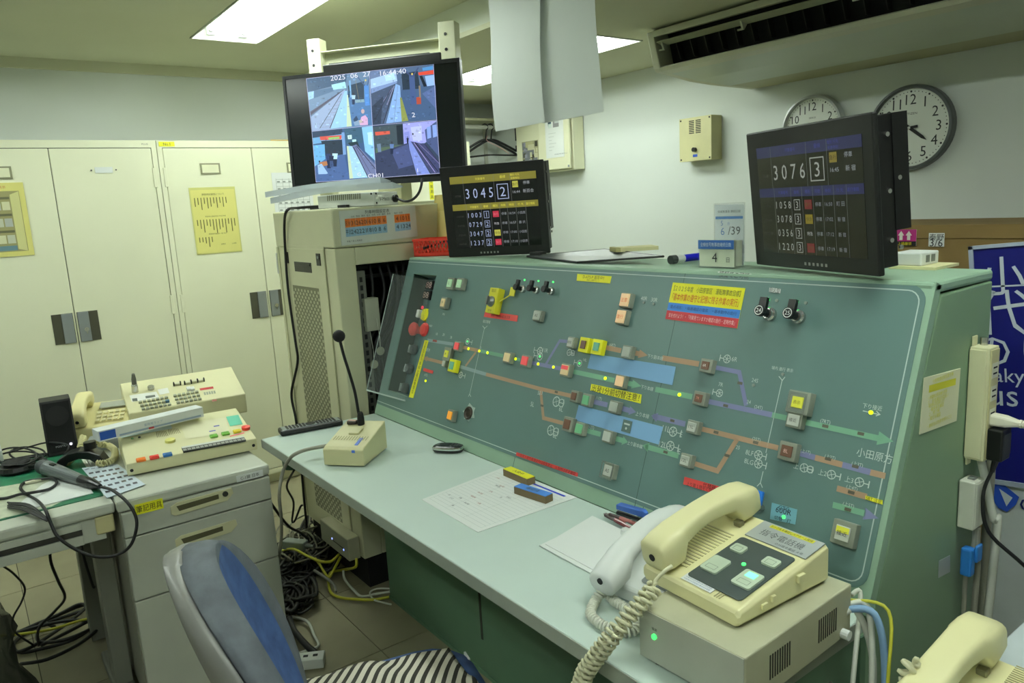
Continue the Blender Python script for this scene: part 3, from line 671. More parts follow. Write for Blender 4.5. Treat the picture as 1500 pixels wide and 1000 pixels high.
# white lettering and signal symbols printed on the board
lt = MB(); lt.col = (196, 208, 202)
def usc(u): return .70 if u > 1000 else .92 if u > 830 else 1.15
def T(s, u, v, h, al='c', mw=None, rot=0.): x, y = PF.px(u, v, .0015); lt.text(s, x, y, h * usc(u) * 1.05, Z, al, sx=.92, rot=rot, maxw=mw)
for s, u, v, h in (('(7RT)', 1209, 618, .012), ('(24T)', 1111, 597, .012), ('(25T)', 1108, 644, .012), ('(上1T)', 1180, 661.5, .012), ('(上2T)', 1216, 669.5, .012), ('(上3T)', 1256, 680, .012), ('(上4T)', 1248, 714.5, .012), ('(上5T)', 1243, 739.5, .012),
                   ('小田原方', 1281, 667, .022), ('下り接近', 1278, 596, .012), ('24S', 1106, 557, .011), ('24', 1097, 588.5, .010), ('25', 1081, 655, .010), ('7R', 1056, 563, .011), ('6R', 1076, 526, .013), ('8LF', 1098, 663, .013), ('8LG', 1097, 676, .013), ('上1', 1168, 682.5, .014), ('上2', 1205, 692, .014), ('上3', 1244, 702, .014),
                   ('下り副本線', 960, 523, .010), ('下り本線', 948, 568, .010), ('上り本線', 941, 607.5, .011), ('上り副本線', 930, 651, .010), ('11L', 976, 628, .013), ('12L', 971, 651, .013), ('E', 998, 636, .012), ('E', 995, 661, .012), ('40R', 943.6, 437, .010), ('30R', 958.6, 439, .010),
                   ('踏切警報', 713, 471, .008), ('(6RT)', 897, 506, .010), ('(11T)', 877, 584, .010), ('(12T)', 866, 626, .010), ('場内 進行 表示', 1146, 540.5, .010), ('列車接近確認灯', 1240, 769, .009), ('秦野方', 626, 512, .010), ('11R', 799, 513, .009), ('5L', 780, 592, .010), ('5L', 790, 575.5, .008), ('1R', 640, 489, .007), ('2R', 650, 490, .007), ('3R', 661, 494, .007), ('ATS', 624, 549, .007), ('合図灯', 631, 477, .006), ('警報', 650, 460, .006), ('23', 704, 509, .006), ('53', 793, 575, .008), ('確認', 626, 463, .006), ('14L', 857, 527, .008), ('6L', 822, 599, .010), ('6L', 813, 638, .010), ('4R', 838, 518, .008)):
    T(s, u, v, h)
def sig(u, v, r, left=True, spokes=3, dbl=False, hl=0.):
    x, y = PF.px(u, v, .0015); k_ = usc(u); r *= k_; lt.ring((x, y), r, .0022 * k_, Z, 14)
    for k in range(spokes):
        a = math.pi * k / spokes + .4; lt.line([(x - r * math.cos(a), y - r * math.sin(a)), (x + r * math.cos(a), y + r * math.sin(a))], .0012, Z)
    s_ = -1 if left else 1
    lt.line([(x + s_ * r, y), (x + s_ * (r + .013 * k_), y)], .0018, Z); lt.line([(x + s_ * (r + .013 * k_), y - r * .8), (x + s_ * (r + .013 * k_), y + r * .8)], .002, Z)
    if dbl: lt.ring((x + s_ * r * 1.6, y), r * .8, .0018, Z, 12)
for a in ((1065, 525.5, .012, True), (1054, 575.5, .011, True), (1111, 666, .012, False), (1111, 679, .012, False), (1178, 685, .011, False, 2, True), (1218, 695, .011, False, 2), (1259, 706, .011, False, 2), (986, 632, .011, False), (982, 653, .011, False), (849, 532, .009, True), (791, 514, .009, True), (791, 522, .009, True), (834, 516, .009, False, 2, True), (685, 500, .008, False), (815, 588, .011, False, 2, True), (807, 630, .011, False, 2, True), (675, 549, .008, False)): sig(*a)
def thin(pts, w=.0016): lt.line(P_(pts), w, Z)
thin([(710, 479), (688, 578)]); thin([(1146, 556), (1122, 663)]); thin([(1118, 690), (1114, 707)])
thin([(1141, 551), (1146, 557), (1150, 552)]); thin([(1109, 712), (1114, 707), (1117, 714)]); thin([(707, 477), (710, 481), (714, 477)]); thin([(686, 581), (688, 577), (690, 581)]); thin([(1264, 601.5), (1288, 607)]); thin([(1284, 602), (1289, 607), (1283, 609)])
lt.build('panel_lettering', PRINT, board)
# small dark track marks
dm = MB()
for (u, v) in ((1049, 633), (1107, 648), (1084, 561), (1213, 672), (1253, 683), (1247, 721), (1242, 746), (1209, 624), (1261, 635), (1063, 594), (1065, 667), (975, 662), (985, 616), (815, 574), (794, 594)):
    x, y = PF.px(u, v, .0018); dm.rect(x - .006, x + .006, y - .0028, y + .0028, .0021)
dm.build('track_lamp', mat('lamp_off', (88, 84, 70), .4), board)
# indicator lamps
def led(u, v, m, r=.0045):
    r *= .72; x, y = PF.px(u, v, .002); MB().cyl((x, y, .0013), (x, y, .0040), r, n=10).build('indicator_lamp', m, board)
for u, v in ((686.6, 510.6), (702.4, 514), (714.4, 516.6), (755.6, 525.6), (788.6, 533), (811, 537.6), (887, 554), (995.6, 578), (623.6, 557.6)): led(u, v, led_y, .0055)
led(1276, 604, led_y, .0052)
for u, v in ((768.6, 410), (789, 411.4), (810.4, 413)): led(u, v, led_g, .0035)
for u, v in ((1125, 438.6), (1167, 442)): led(u, v, led_g, .0055)
for u, v in ((685, 500), (791, 522), (849, 532)): led(u, v, led_g, .0035)
off_m = mat('lamp_unlit', (130, 140, 130), .4)
for u, v in ((1138, 440), (1180.5, 443.6), (943.4, 443), (957.8, 445), (1104, 564), (1147, 548)): led(u, v, off_m, .0045)
# push buttons
hs_m = mat('button_housing', (132, 138, 124), .45)
CAP = {'red': mat('cap_red', (236, 84, 88), .4, emit=.12), 'cream': mat('cap_cream', (232, 208, 158), .4, emit=.08), 'peach': mat('cap_peach', (248, 206, 158), .4, emit=.12), 'grey': mat('cap_grey', (172, 178, 168), .4), 'lgrey': mat('cap_pale', (196, 200, 190), .4), 'brown': mat('cap_brown', (112, 78, 60), .4), 'green': mat('cap_green', (110, 180, 132), .4), 'teal': mat('cap_teal', (110, 178, 150), .4), 'yel': mat('cap_yellow', (220, 220, 70), .4, emit=.1), 'orange': mat('cap_orange', (244, 160, 52), .4, emit=.25), 'pgreen': mat('cap_lit', (178, 218, 176), .4, emit=.12)}
def btn(u, v, cap, w=.028, h=.026, hz=.010, rim=.004, hm=None, txt=None, tc=(70, 72, 70), cover=False, top=None, name='push_button'):
    k_ = .70 if u > 1000 else .86 if u > 830 else 1.; w *= k_; h *= k_; rim *= k_; hz += .005
    x, y = PF.px(u, v, hz + .002)
    ho = MB().bx(x - w / 2 - rim, x + w / 2 + rim, y - h / 2 - rim, y + h / 2 + rim, .0012, hz).build(name, hm or hs_m, con, M=PF.M, bevel=.0015)
    MB().bx(x - w / 2, x + w / 2, y - h / 2, y + h / 2, hz, hz + .0035).build('button_cap', CAP[cap], ho, bevel=.001)
    if top: MB().bx(x - w / 2 + .0012, x + w / 2 - .0012, y + .001, y + h / 2 - .0015, hz + .0035, hz + .0042).build('cap_stripe', CAP[top] if top in CAP else yel_m, ho)
    if txt: b = MB(); b.col = tc; b.text(txt, x, y, h * .34, hz + .0044, maxw=w * .8).build('cap_print', PRINT, ho)
    if cover: MB().frame(x - w / 2 - .008, x + w / 2 + .008, y - h / 2 - .008, y + h / 2 + .008, .005, hz + .006).build('clear_guard', mat('guard_grey', (128, 140, 130), .2, alpha=.6), ho)
    return ho
btn(658.4, 414.6, 'pgreen', .026, .026, .012, .006, txt='L'); btn(672, 415.2, 'pgreen', .026, .026, .012, .006, txt='L', tc=(240, 250, 240)); btn(648.4, 443, 'cream', .022, .026, .012, .006, txt='予')
btn(786, 462, 'grey', .028, .024, .010, .003, txt='AS'); btn(668.6, 506.6, 'red', .024, .022, .010, .004); btn(653.5, 518, 'yel', .020, .022, .010, .010, txt='表'); btn(649.5, 532, 'lgrey', .012, .018, .010, .002); btn(661, 535, 'teal', .022, .024, .014, .008, hm=yel_m)
btn(742, 523, 'cream', .026, .024); btn(768, 528, 'red', .026, .024); btn(827, 541.6, 'cream', .028, .026, top='red')
btn(915, 439, 'peach', .032, .036, .012, .003, txt='注意', tc=(220, 120, 60)); btn(909, 463.6, 'peach', .032, .036, .012, .003, txt='進行', tc=(220, 120, 60))
btn(835, 501, 'lgrey', .022, .026, .010, .004, txt='総括'); btn(854, 504.5, 'brown', .020, .024, .012, .010, hm=yel_m); btn(873, 507.5, 'teal', .022, .024, .012, .010, hm=yel_m)
btn(917, 515, 'grey', .028, .028, .011, .004); btn(1033, 535, 'brown', .026, .024, .012, .009, txt='6R', tc=(230, 225, 215)); btn(907, 558, 'peach', .028, .028); btn(1023, 583, 'brown', .026, .024, .012, .009, txt='7R', tc=(220, 140, 120))
btn(840, 580, 'brown', .020, .022, .011, .006); btn(857.5, 585.5, 'green', .024, .026, .011, .005); btn(898, 595.6, 'grey', .028, .026, .011, .004); btn(1013, 625, 'lgrey', .030, .028, .012, .006, txt='11L', top='grey')
btn(830, 621, 'brown', .022, .024, .011, .006); btn(847.5, 627.5, 'green', .026, .026, .011, .005); btn(888.6, 639, 'lgrey', .028, .026, .011, .004); btn(1003, 674, 'lgrey', .030, .028, .012, .006, txt='12L', top='grey')
btn(658.4, 608, 'orange', .022, .024, .012, .005); btn(890, 689, 'lgrey', .028, .028, .012, .006, txt='AS', cover=True)
btn(1168, 589, 'yel', .032, .030, .016, .016, txt='表示', tc=(120, 110, 20), cover=True); btn(1162, 615, 'lgrey', .034, .030, .012, .006, txt='接近'); btn(1152, 660.5, 'brown', .032, .030, .012, .010, txt='8L', tc=(230, 190, 180))
btn(1234, 781, 'lgrey', .036, .036, .012, .012, txt='接近', top='yel'); btn(1063, 750, 'lgrey', .030, .028, .012, .006)
# flat cards, tapes and labels stuck on the board
def card(name, pts, m, off=.0016, th=.0008):
    q = P_(pts, off); return MB().prism(q, off, off + th).build(name, m, con, M=PF.M), q
def ctext(o, q, rows, col, h, off=.0028, mw=.9):
    b = MB(); b.col = col; w = abs(q[1][0] - q[0][0]); rot = math.atan2(q[1][1] - q[0][1], q[1][0] - q[0][0])
    for s, f, hh in rows:
        x = sum(p[0] for p in q) / 4; l = Vector(q[0]).lerp(Vector(q[3]), f); r = Vector(q[1]).lerp(Vector(q[2]), f); c = (l + r) / 2
        b.text(s, c.x, c.y, hh, off, maxw=w * mw, rot=rot)
    b.build('card_print', PRINT, o)
o, q = card('platform_strip', [(866, 517.5), (990, 537), (985, 564), (860.6, 539)], ltblue)
o, q = card('platform_strip', [(848, 593), (971.6, 625), (965, 651), (842.6, 615)], ltblue)
x, y = PF.px(919.4, 624.4); MB().bx(x - .014, x + .014, y - .014, y + .014, .0024, .0036).build('printed_square', mat('square_teal', (84, 108, 104), .5), o)
b = MB(); b.col = (190, 200, 196); b.rect(x - .009, x + .009, y + .003, y + .007, .004); b.disc((x, y - .005), .003, .004).build('square_mark', PRINT, o)
o, q = card('caution_label', [(866.4, 562), (940, 577.6), (938.6, 591), (865, 571.8)], yel_m); ctext(o, q, [('出発1分前切替注意！', .5, .017)], (30, 30, 20), .016, mw=.94)
o, q = card('caution_label', [(846, 401), (896, 404.6), (893.6, 415), (845, 411)], yel_m); ctext(o, q, [('D-ATS-P 運用中!!', .35, .010), ('取扱に注意すること', .78, .005)], (110, 110, 20), .01)
o, q = card('safety_slogan_card', [(986, 413.6), (1092, 422), (1080, 481), (975, 467)], yel_m)
b = MB(); A, B_, C_, D_ = [Vector(p) for p in q]
def qd(f0, f1, c, z): b.col = c; b.flat([tuple(A.lerp(D_, f0)), tuple(B_.lerp(C_, f0)), tuple(B_.lerp(C_, f1)), tuple(A.lerp(D_, f1))], z)
qd(.545, .76, (58, 128, 205), .0027); qd(.76, 1.0, (190, 48, 58), .0027)
rot = math.atan2(B_.y - A.y, B_.x - A.x)
for s, f, hh, c in (('【２０２５年度　小田原管区　運転無事故目標】', .15, .013, (96, 100, 40)), ('「基本作業の遵守と記憶に残る作業の実行」', .38, .017, (200, 84, 30)), ('重点項目：・指差確認の徹底　・基本動作の励行', .65, .008, (24, 60, 120)), ('気を付けよう！・「列車見ていますか確認の励行・定時作業」', .88, .010, (236, 200, 200))):
    c_ = (A.lerp(D_, f) + B_.lerp(C_, f)) / 2; b.col = c; b.text(s, c_.x, c_.y, hh, .0031, rot=rot, maxw=(B_ - A).length * .92)
b.build('card_print', PRINT, o)
o, q = card('red_label', [(1003, 698), (1100, 725), (1099, 739), (1001, 709)], red_m); ctext(o, q, [('代替器ボタン', .3, .010), ('上り第１閉そく信号機における列車接近', .72, .009)], (70, 10, 14), .01)
o, q = card('red_label', [(711, 455), (759, 462), (757.6, 471), (709, 464)], red_m); ctext(o, q, [('踏切「切替」取扱注意', .5, .009)], (110, 20, 20), .01)
o, q = card('red_label', [(621, 538.6), (635, 543), (634, 547.4), (620, 543)], red_m)
o, q = card('red_strip', [(757, 662), (847, 692.5), (846, 698), (756, 667)], red_m); ctext(o, q, [('小田原方面列車接近中は取扱禁止　入換時は必ず確認', .5, .009)], (110, 20, 24), .01, mw=.95)
o, q = card('blue_card', [(1131, 736), (1168, 746), (1165, 768), (1128, 760)], mat('cyan_card', (118, 176, 190), .6)); ctext(o, q, [('CTC', .16, .008), ('600R', .32, .011), ('切替　灯', .85, .008)], (30, 50, 60), .01); led(1148.5, 757, led_g, .005)
o, q = card('yellow_tape', [(1268, 725.5), (1293, 732.5), (1293, 739), (1268, 731)], yel_m); ctext(o, q, [('5RT 注意', .5, .008)], (100, 100, 20), .01)
o, q = card('white_label', [(1127.5, 421), (1144, 423), (1143, 429.5), (1126.5, 427.5)], paper_m); ctext(o, q, [('耐火型', .5, .010)], (60, 66, 66), .01)
o, q = card('white_label', [(1052, 397.6), (1101, 401), (1100, 408), (1051, 405)], paper_m, .0003); ctext(o, q, [('模擬てこ可能', .5, .014)], (50, 54, 54), .01, .0014)
o, q = card('patch_sticker', [(688, 590), (693, 596), (696.5, 597), (694, 604), (695, 612), (689, 612), (687, 617.5), (683.5, 614), (680, 613), (681, 606), (678, 602), (683, 599)], mat('patch_grey', (168, 184, 178), .6))
x, y = PF.px(687.4, 605); MB().lathe([(.020, .0026), (.020, .006), (.016, .008), (.012, .004), (.001, .004)], (x, y, 0), 18).build('round_socket', mat('socket_bronze', (62, 54, 44), .4, .4), con, M=PF.M)
tp, q = card('yellow_tape', [(622.5, 498), (628, 498.6), (605.5, 583), (599, 581.5)], yel_m)
b = MB(); b.col = (90, 96, 30)
for i, ch in enumerate('注意取扱列車抑止確認後復位'): c_ = (Vector(q[0]) + Vector(q[1])) / 2; d_ = (Vector(q[2]) + Vector(q[3])) / 2; p_ = c_.lerp(d_, .05 + i * .07); b.text(ch, p_.x, p_.y, .013, .0028)
b.build('card_print', PRINT, tp)
# recess instruments
def rp(u, v): return PF.px(u, v, -RD + .004)
for (u, v) in ((629, 417.5), (624.5, 432)):
    x, y = rp(u, v); o = MB().bx(x - .035, x + .035, y - .016, y + .016, -RD, -RD + .006).build('digit_display', black_m, con, M=PF.M)
    b = MB(); b.col = (236, 190, 180); b.text('88', x, y, .022, -RD + .0065, sx=1.3).build('display_digits', PRINT, o)
for (u, v) in ((607, 512), (601, 540), (594, 568)):
    x, y = rp(u, v); k = MB().lathe([(.018, -RD), (.018, -RD + .010), (.014, -RD + .022), (.001, -RD + .022)], (x, y, 0), 16).build('selector_knob', mat('knob_grey', (96, 104, 104), .4), con, M=PF.M); MB().bx(x - .003, x + .003, y - .014, y + .014, -RD + .022, -RD + .028).build('knob_grip', mat('knob_light', (160, 168, 164), .4), k)
for (u, v) in ((603, 481), (619.5, 482)):
    x, y = PF.px(u, v, .01); MB().lathe([(.013, -RD), (.013, -.01), (.022, -.004), (.024, .006), (.018, .012), (.001, .013)], (x, y, 0), 18).build('mushroom_button', mat('mushroom_red', (206, 62, 58), .4), con, M=PF.M, smooth=False)
x, y = PF.px(623, 461, .0); MB().lathe([(.020, -RD), (.023, -.01), (.021, .004), (.001, .005)], (x, y, 0), 18).bx(x - .004, x + .004, y - .018, y + .018, .004, .012).build('yellow_knob', yel_m, con, M=PF.M)
x, y = PF.px(612, 459, .0); MB().bx(x - .010, x + .006, y - .014, y + .014, -RD, .002).build('toggle_cap', white_m, con, M=PF.M, bevel=.003)
o = MB(); 
x, y = rp(618, 450); MB().cyl((x, y, -RD), (x, y, -RD + .004), .006, n=10).build('indicator_lamp', mat('lamp_red', (230, 60, 80), .3, emit=.8), con, M=PF.M)
# clear acrylic flap over the recess
c0, c1, ta, tb = (RX1 + .003, .013), (-1.757, .078), RT0 - .010, RT1 - .02
d_ = Vector((c1[0] - c0[0], c1[1] - c0[1])).normalized(); nn = Vector((d_.y, -d_.x)) * .0025
pr_ = [c0, c1, (c1[0] + nn.x, c1[1] + nn.y), (c0[0] + nn.x, c0[1] + nn.y)]
o = MB().add([(a_, ta, b_) for a_, b_ in pr_] + [(a_, tb, b_) for a_, b_ in pr_], [(0, 1, 2, 3), (7, 6, 5, 4), (0, 4, 5, 1), (1, 5, 6, 2), (2, 6, 7, 3), (3, 7, 4, 0)]).build('acrylic_cover', clear_m, con, M=PF.M)
em = mat('acrylic_edge', (190, 204, 198), .2, alpha=.75)
MB().tube([(c1[0], ta, c1[1]), (c1[0], tb, c1[1])], .0016, 5).build('cover_edge', em, o); MB().add([(c0[0], ta - .005, c0[1]), (c1[0], ta - .005, c1[1]), (c1[0] + nn.x, ta - .005, c1[1] + nn.y), (c0[0] + nn.x, ta - .005, c0[1] + nn.y), (c0[0], ta, c0[1]), (c1[0], ta, c1[1]), (c1[0] + nn.x, ta, c1[1] + nn.y), (c0[0] + nn.x, ta, c0[1] + nn.y)], [(0, 1, 2, 3), (7, 6, 5, 4), (0, 4, 5, 1), (1, 5, 6, 2), (2, 6, 7, 3), (3, 7, 4, 0)]).build('cover_edge', em, o)
# yellow selector switch with tag, lever keys, blue key
x, y = PF.px(722, 440, .022); o = MB().bx(x - .022, x + .022, y - .038, y + .038, .0012, .026).build('selector_switch', mat('switch_yellow', (214, 208, 44), .5), con, M=PF.M, bevel=.002)
MB().lathe([(.016, .026), (.016, .030), (.011, .040), (.001, .040)], (x, y - .004, 0), 18).bx(x - .0035, x + .0035, y - .016, y + .010, .04, .046).build('selector_knob', mat('knob_silver', (120, 124, 122), .3, .5), o)
b = MB(); b.col = (120, 116, 20); b.text('踏切', x, y + .029, .010, .0265); b.text('常時', x, y - .031, .009, .0265).build('switch_print', PRINT, o)
tg = MB().bx(x + .062, x + .086, y + .020, y + .046, .012, .015).cyl((x + .03, y + .0, .018), (x + .070, y + .024, .014), .002, n=6).build('key_tag', mat('tag_yellow', (224, 218, 60), .5), o, bevel=.002)
keym = mat('key_black', (16, 17, 18), .35)
def lever(u, v, s, num=None):
    x, y = PF.px(u, v, .0); o = MB().lathe([(.019 * s, .0012), (.020 * s, .010), (.016 * s, .014), (.015 * s, .024 * s), (.001, .024 * s)], (x, y, 0), 18).build('lever_key', metal_m, con, M=PF.M)
    MB().cyl((x, y, .024 * s), (x, y, .027 * s), .010 * s, n=14).build('key_socket', mat('socket_brass', (120, 104, 60), .3, .6), o)
    k = MB().lathe([(.012 * s, .026 * s), (.012 * s, .048 * s), (.0165 * s, .050 * s), (.0165 * s, .064 * s), (.001, .064 * s)], (x, y, 0), 16).bx(x - .009 * s, x + .014 * s, y + .006 * s, y + .040 * s, .044 * s, .058 * s).build('key_handle', keym, o, bevel=.001)
    if num: b = MB(); b.col = (225, 228, 225); b.ring((x, y), .0125 * s, .0016, .064 * s + .0004, 14); b.text(num, x, y, .0115 * s, .064 * s + .0004).build('key_number', PRINT, k)
for u, v in ((768, 424), (788, 425.5), (809.5, 427)): lever(u, v, .56)
lever(1130, 461, .70, '24'); lever(1172, 465, .70, '25')
x, y = PF.px(1109, 735, .02); o = MB().cyl((x, y - .010, .0012), (x, y - .010, .018), .007, n=12).build('panel_key', metal_m, con, M=PF.M)
MB().bx(x - .011, x + .010, y - .005, y + .022, .016, .023).build('key_grip', blue_m, o, bevel=.002)
# note sheet, junction box, power strip and tag on the right side face
SD = Fr((0, 0, 0), (0, 1, 0), (0, 0, 1))
q = SD.pl([(1353, 553), (1406, 539), (1400, 616), (1346, 636)])
o = MB().prism(q, 0, .0015, 'x').build('instruction_sheet', mat('sheet_cream', (226, 226, 192), .7), con)
b = MB(TX); A, B_, C_, D_ = [Vector(p) for p in q]
b.col = (222, 218, 60); b.flat([tuple(A.lerp(D_, .16).lerp(B_.lerp(C_, .16), .14)), tuple(A.lerp(D_, .16).lerp(B_.lerp(C_, .16), .88)), tuple(A.lerp(D_, .29).lerp(B_.lerp(C_, .29), .88)), tuple(A.lerp(D_, .29).lerp(B_.lerp(C_, .29), .14))], .0018)
for s, f, l, c in (('☆非常通話発信警告機', .08, .8, (70, 74, 70)), ('注意事項をよく読むこと', .225, .66, (150, 140, 30)), ('・停電時は専用機を使用', .37, .5, (110, 112, 100)), ('１．非常通話の取扱い', .45, .56, (110, 112, 100)), ('・発信時は受話器を上げ', .52, .45, (110, 112, 100)), ('・相手先を確認', .6, .5, (110, 112, 100)), ('２．終了時', .68, .38, (110, 112, 100)), ('・復位を確認', .76, .42, (110, 112, 100)), ('・連絡先は別表参照のこと', .88, .7, (110, 112, 100))):
    l_ = A.lerp(D_, f); r_ = B_.lerp(C_, f); p_ = l_.lerp(r_, .5 if l > .64 else .14 + l / 2); b.text(s, p_.x, p_.y, .0075, .0022, maxw=(r_ - l_).length * l)
b.build('sheet_print', PRINT, o)
q = SD.pl([(1375, 821), (1391, 813), (1391, 837), (1374, 846)]); o = MB().prism(q, 0, .001, 'x').build('serial_plate', mat('plate_silver', (170, 178, 178), .4, .2), con)
# ============================================================ EQUIPMENT RACK
XR0, XR1, YR0, YR1, ZR = -2.466, -1.886, -.058, .58, 1.427
rk = thing('equipment_rack', 'cream steel equipment rack with open side between cabinets and console', 'equipment rack', loc=(0, 0, 0))
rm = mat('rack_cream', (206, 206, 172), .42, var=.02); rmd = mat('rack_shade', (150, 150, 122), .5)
MB().bx(XR0, XR1, YR0, YR1, 1.29, ZR).build('top_cap', rm, rk, bevel=.006)
MB().bx(XR0 + .03, XR1 - .02, YR0 + .02, YR1, 0, .125).build('plinth', blackmat, rk)
MB().bx(XR0, XR0 + .02, YR0, YR1, .128, 1.288).build('side_panel', rm, rk)
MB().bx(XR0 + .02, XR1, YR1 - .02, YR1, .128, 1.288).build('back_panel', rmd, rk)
b = MB().bx(XR1 - .06, XR1, YR0, YR0 + .075, .128, 1.288).bx(XR1 - .03, XR1, YR0 + .075, YR1, 1.225, 1.288).bx(XR1 - .03, XR1, YR1 - .06, YR1, .128, 1.288).bx(XR1 - .03, XR1, YR0 + .075, YR1, .128, .34)
b.build('corner_frame', rm, rk, bevel=.004)
MB().bx(XR1 - .0, XR1 + .001, YR0 + .125, YR0 + .30, .235, .335).build('access_plate', mat('plate_shade', (120, 120, 98), .5), rk); MB().cyl((XR1, YR0 + .145, .262), (XR1 + .003, YR0 + .145, .262), .006, n=10).build('plate_screw', ink_m, rk)
MB().bx(XR0 + .02, XR1 - .061, YR0 + .004, YR0 + .02, .128, 1.288).build('front_panel', rm, rk)
RF = Fr((0, YR0, 0), (1, 0, 0), (0, 0, 1))
def rf(u, v): return RF.px(u, v)
d0_, d1_ = rf(416, 363), rf(472, 366)
dr = MB().bx(d0_[0], rf(474, 366)[0] + .0, YR0 - .003, YR0 + .003, .16, d0_[1]).build('rack_door', rm, rk, bevel=.002)
MB().bx(d0_[0] + .02, rf(472, 340)[0], YR0 - .0005, YR0 + .003, d0_[1] + .012, 1.283).build('upper_plate', rm, rk, bevel=.001)
for (u, v) in ((421.5, 377), (468, 380)):
    x, z = rf(u, v); o = MB().bx(x - .017, x + .017, YR0 - .006, YR0 - .003, z - .022, z + .022).build('latch', black_m, dr); MB().cyl((x, YR0 - .006, z + .008), (x, YR0 - .008, z + .008), .006, n=10).build('latch_key', grey_met, o)
x, z = rf(445, 391); MB().bx(x - .085, x + .085, YR0 - .0045, YR0 - .003, z - .019, z + .019).bx(x - .075, x + .075, YR0 - .007, YR0 - .0045, z + .006, z + .014).build('pull_handle', black_m, dr, bevel=.002)
g0, g1 = rf(430, 417), rf(468, 421)
gr = MB().bx(g0[0], g1[0], YR0 - .0035, YR0 - .0025, .22, g0[1]).build('vent_grille', mat('grille_back', (118, 118, 92), .6), dr)
b = MB(); nz = int((g0[1] - .22) / .013); nx = 16; wv = (g1[0] - g0[0]) / nx
for j in range(nz):
    for i in range(nx):
        if (i + j) % 2: continue
        b.rect(0, 0, 0, 0) if 0 else b.add([(g0[0] + i * wv + .002, YR0 - .0037, .222 + j * .013), (g0[0] + (i + 1) * wv, YR0 - .0037, .222 + j * .013), (g0[0] + (i + 1) * wv, YR0 - .0037, .232 + j * .013), (g0[0] + i * wv + .002, YR0 - .0037, .232 + j * .013)], [(0, 1, 2, 3)])
tag(b.build('vent_hole', mat('grille_light', (182, 182, 150), .5), dr), None, None, kind='stuff')
x, z = rf(399, 370); MB().bx(XR0 - .004, XR0 + .004, YR0 - .004, YR0 - .001, rf(404, 400)[1], z + .0).build('white_strip', white_m, rk)
# inside of the rack
MB().bx(XR0 + .12, XR0 + .13, YR0 + .03, YR1 - .03, .13, 1.28).build('inner_back', blackmat, rk)
MB().bx(XR1 - .10, XR1 - .085, YR0 + .30, YR1 - .03, .95, 1.14).build('inner_panel', mat('inner_white', (216, 220, 204), .6), rk)
b = MB()
for z in (1.20, 1.235, 1.165): b.bx(XR1 - .12, XR1 - .10, YR0 + .09, YR1 - .03, z, z + .012)
b.build('inner_rail', mat('rail_dark', (30, 32, 30), .5), rk)
MB().bx(XR1 - .055, XR1 - .03, YR0 + .085, YR0 + .12, .5, 1.2).build('mounting_rail', mat('rail_grey', (104, 106, 98), .5), rk); b = MB()
for i in range(22): b.bx(XR1 - .030, XR1 - .0295, YR0 + .097, YR0 + .108, .53 + i * .03, .548 + i * .03)
b.build('rail_hole', ink_m, rk)
MB().bx(XR1 - .05, XR1 - .01, YR0 + .10, YR0 + .155, .98, 1.10).build('terminal_box', mat('terminal_grey', (176, 180, 160), .5), rk, bevel=.002)
for i in range(7):
    y = YR0 + .16 + i * .035; cable('rack_cable', ('first', 'second', 'third', 'fourth', 'fifth', 'sixth', 'last')[i] + ' black cable from the corner post inside the open cream rack', [(XR1 - .07, y, 1.22), (XR1 - .06, y + .015 * math.sin(i), 1.12), (XR1 - .055, y - .03, 1.0), (XR1 - .05, y - .07 - .01 * i, .9), (XR1 - .055, YR0 + .15 + .012 * i, .72), (XR1 - .06, YR0 + .15 + .015 * i, .45)], .006, cab_bk, 'cables inside the rack', k=4)
for i, (y, z) in enumerate(((.02, .86), (.05, .905), (.115, .835))):
    t = thing('key_token', ('round metal key token lowest on the rack cable', 'round metal key token above the lowest one in the rack', 'metal key token hanging nearest the acrylic cover')[i], 'token', loc=(XR1 + .004, y + .03, z)); MB().cyl((0, 0, 0), (.002, 0, 0), .016, n=16).build('disc', mat('token_metal', (170, 172, 150), .35, .4), t); MB().tube([(0.001, 0, .014), (-.004, .004, .05), (-.008, 0, .12)], .0012, 4).build('cord', cab_wh, t)
o = tag(None, None, None) if 0 else None
# schedule sheet on the rack side
RS = Fr((XR1, 0, 0), (0, 1, 0), (0, 0, 1))
q = RS.pl([(496, 309), (607, 301), (611, 346), (500, 360)])
o = MB().prism(q, .0, .004, 'x').build('schedule_card', mat('card_white', (214, 220, 210), .6), rk, M=Matrix.Translation((XR1 + .001, 0, 0)))
b = MB(TX); A, B_, C_, D_ = [Vector(p) for p in q]
def rs(u, v): return A.lerp(B_, u).lerp(D_.lerp(C_, u), v)
def rq(u0, u1, v0, v1, c, d=.0046): b.col = c; b.flat([tuple(rs(u0, v0)), tuple(rs(u1, v0)), tuple(rs(u1, v1)), tuple(rs(u0, v1))], d)
for s0, n in ((.06, 9), (.70, 3)):
    for k in range(n):
        w = .067; u0 = s0 + k * w if n == 9 else s0 + k * .072; w = .065 if n == 9 else .07
        if n == 9 and k == 8: w = .05
        rq(u0, u0 + w, .24, .49, (226, 124, 50)) if not (n == 9 and k == 8) else None
        rq(u0, u0 + w, .50, .76, (150, 190, 216)) if not (n == 9 and k == 8) else None
b.col = (30, 34, 40); rot = math.atan2((B_ - A).y, (B_ - A).x)
for i, s in enumerate(('区分', '31', '26', '20', '16', '10', '8', '6')): p_ = rs(.093 + i * .067, .375); b.text(s, p_.x, p_.y, .015, .005, rot=rot, maxw=.02)
for i, s in enumerate(('平日', '24', '22', '21', '18', '10', '8', '6')): p_ = rs(.093 + i * .067, .63); b.text(s, p_.x, p_.y, .015, .005, rot=rot, maxw=.02)
for i, s in enumerate(('4', '10', '11')): p_ = rs(.735 + i * .072, .365); b.text(s, p_.x, p_.y, .015, .005, rot=rot)
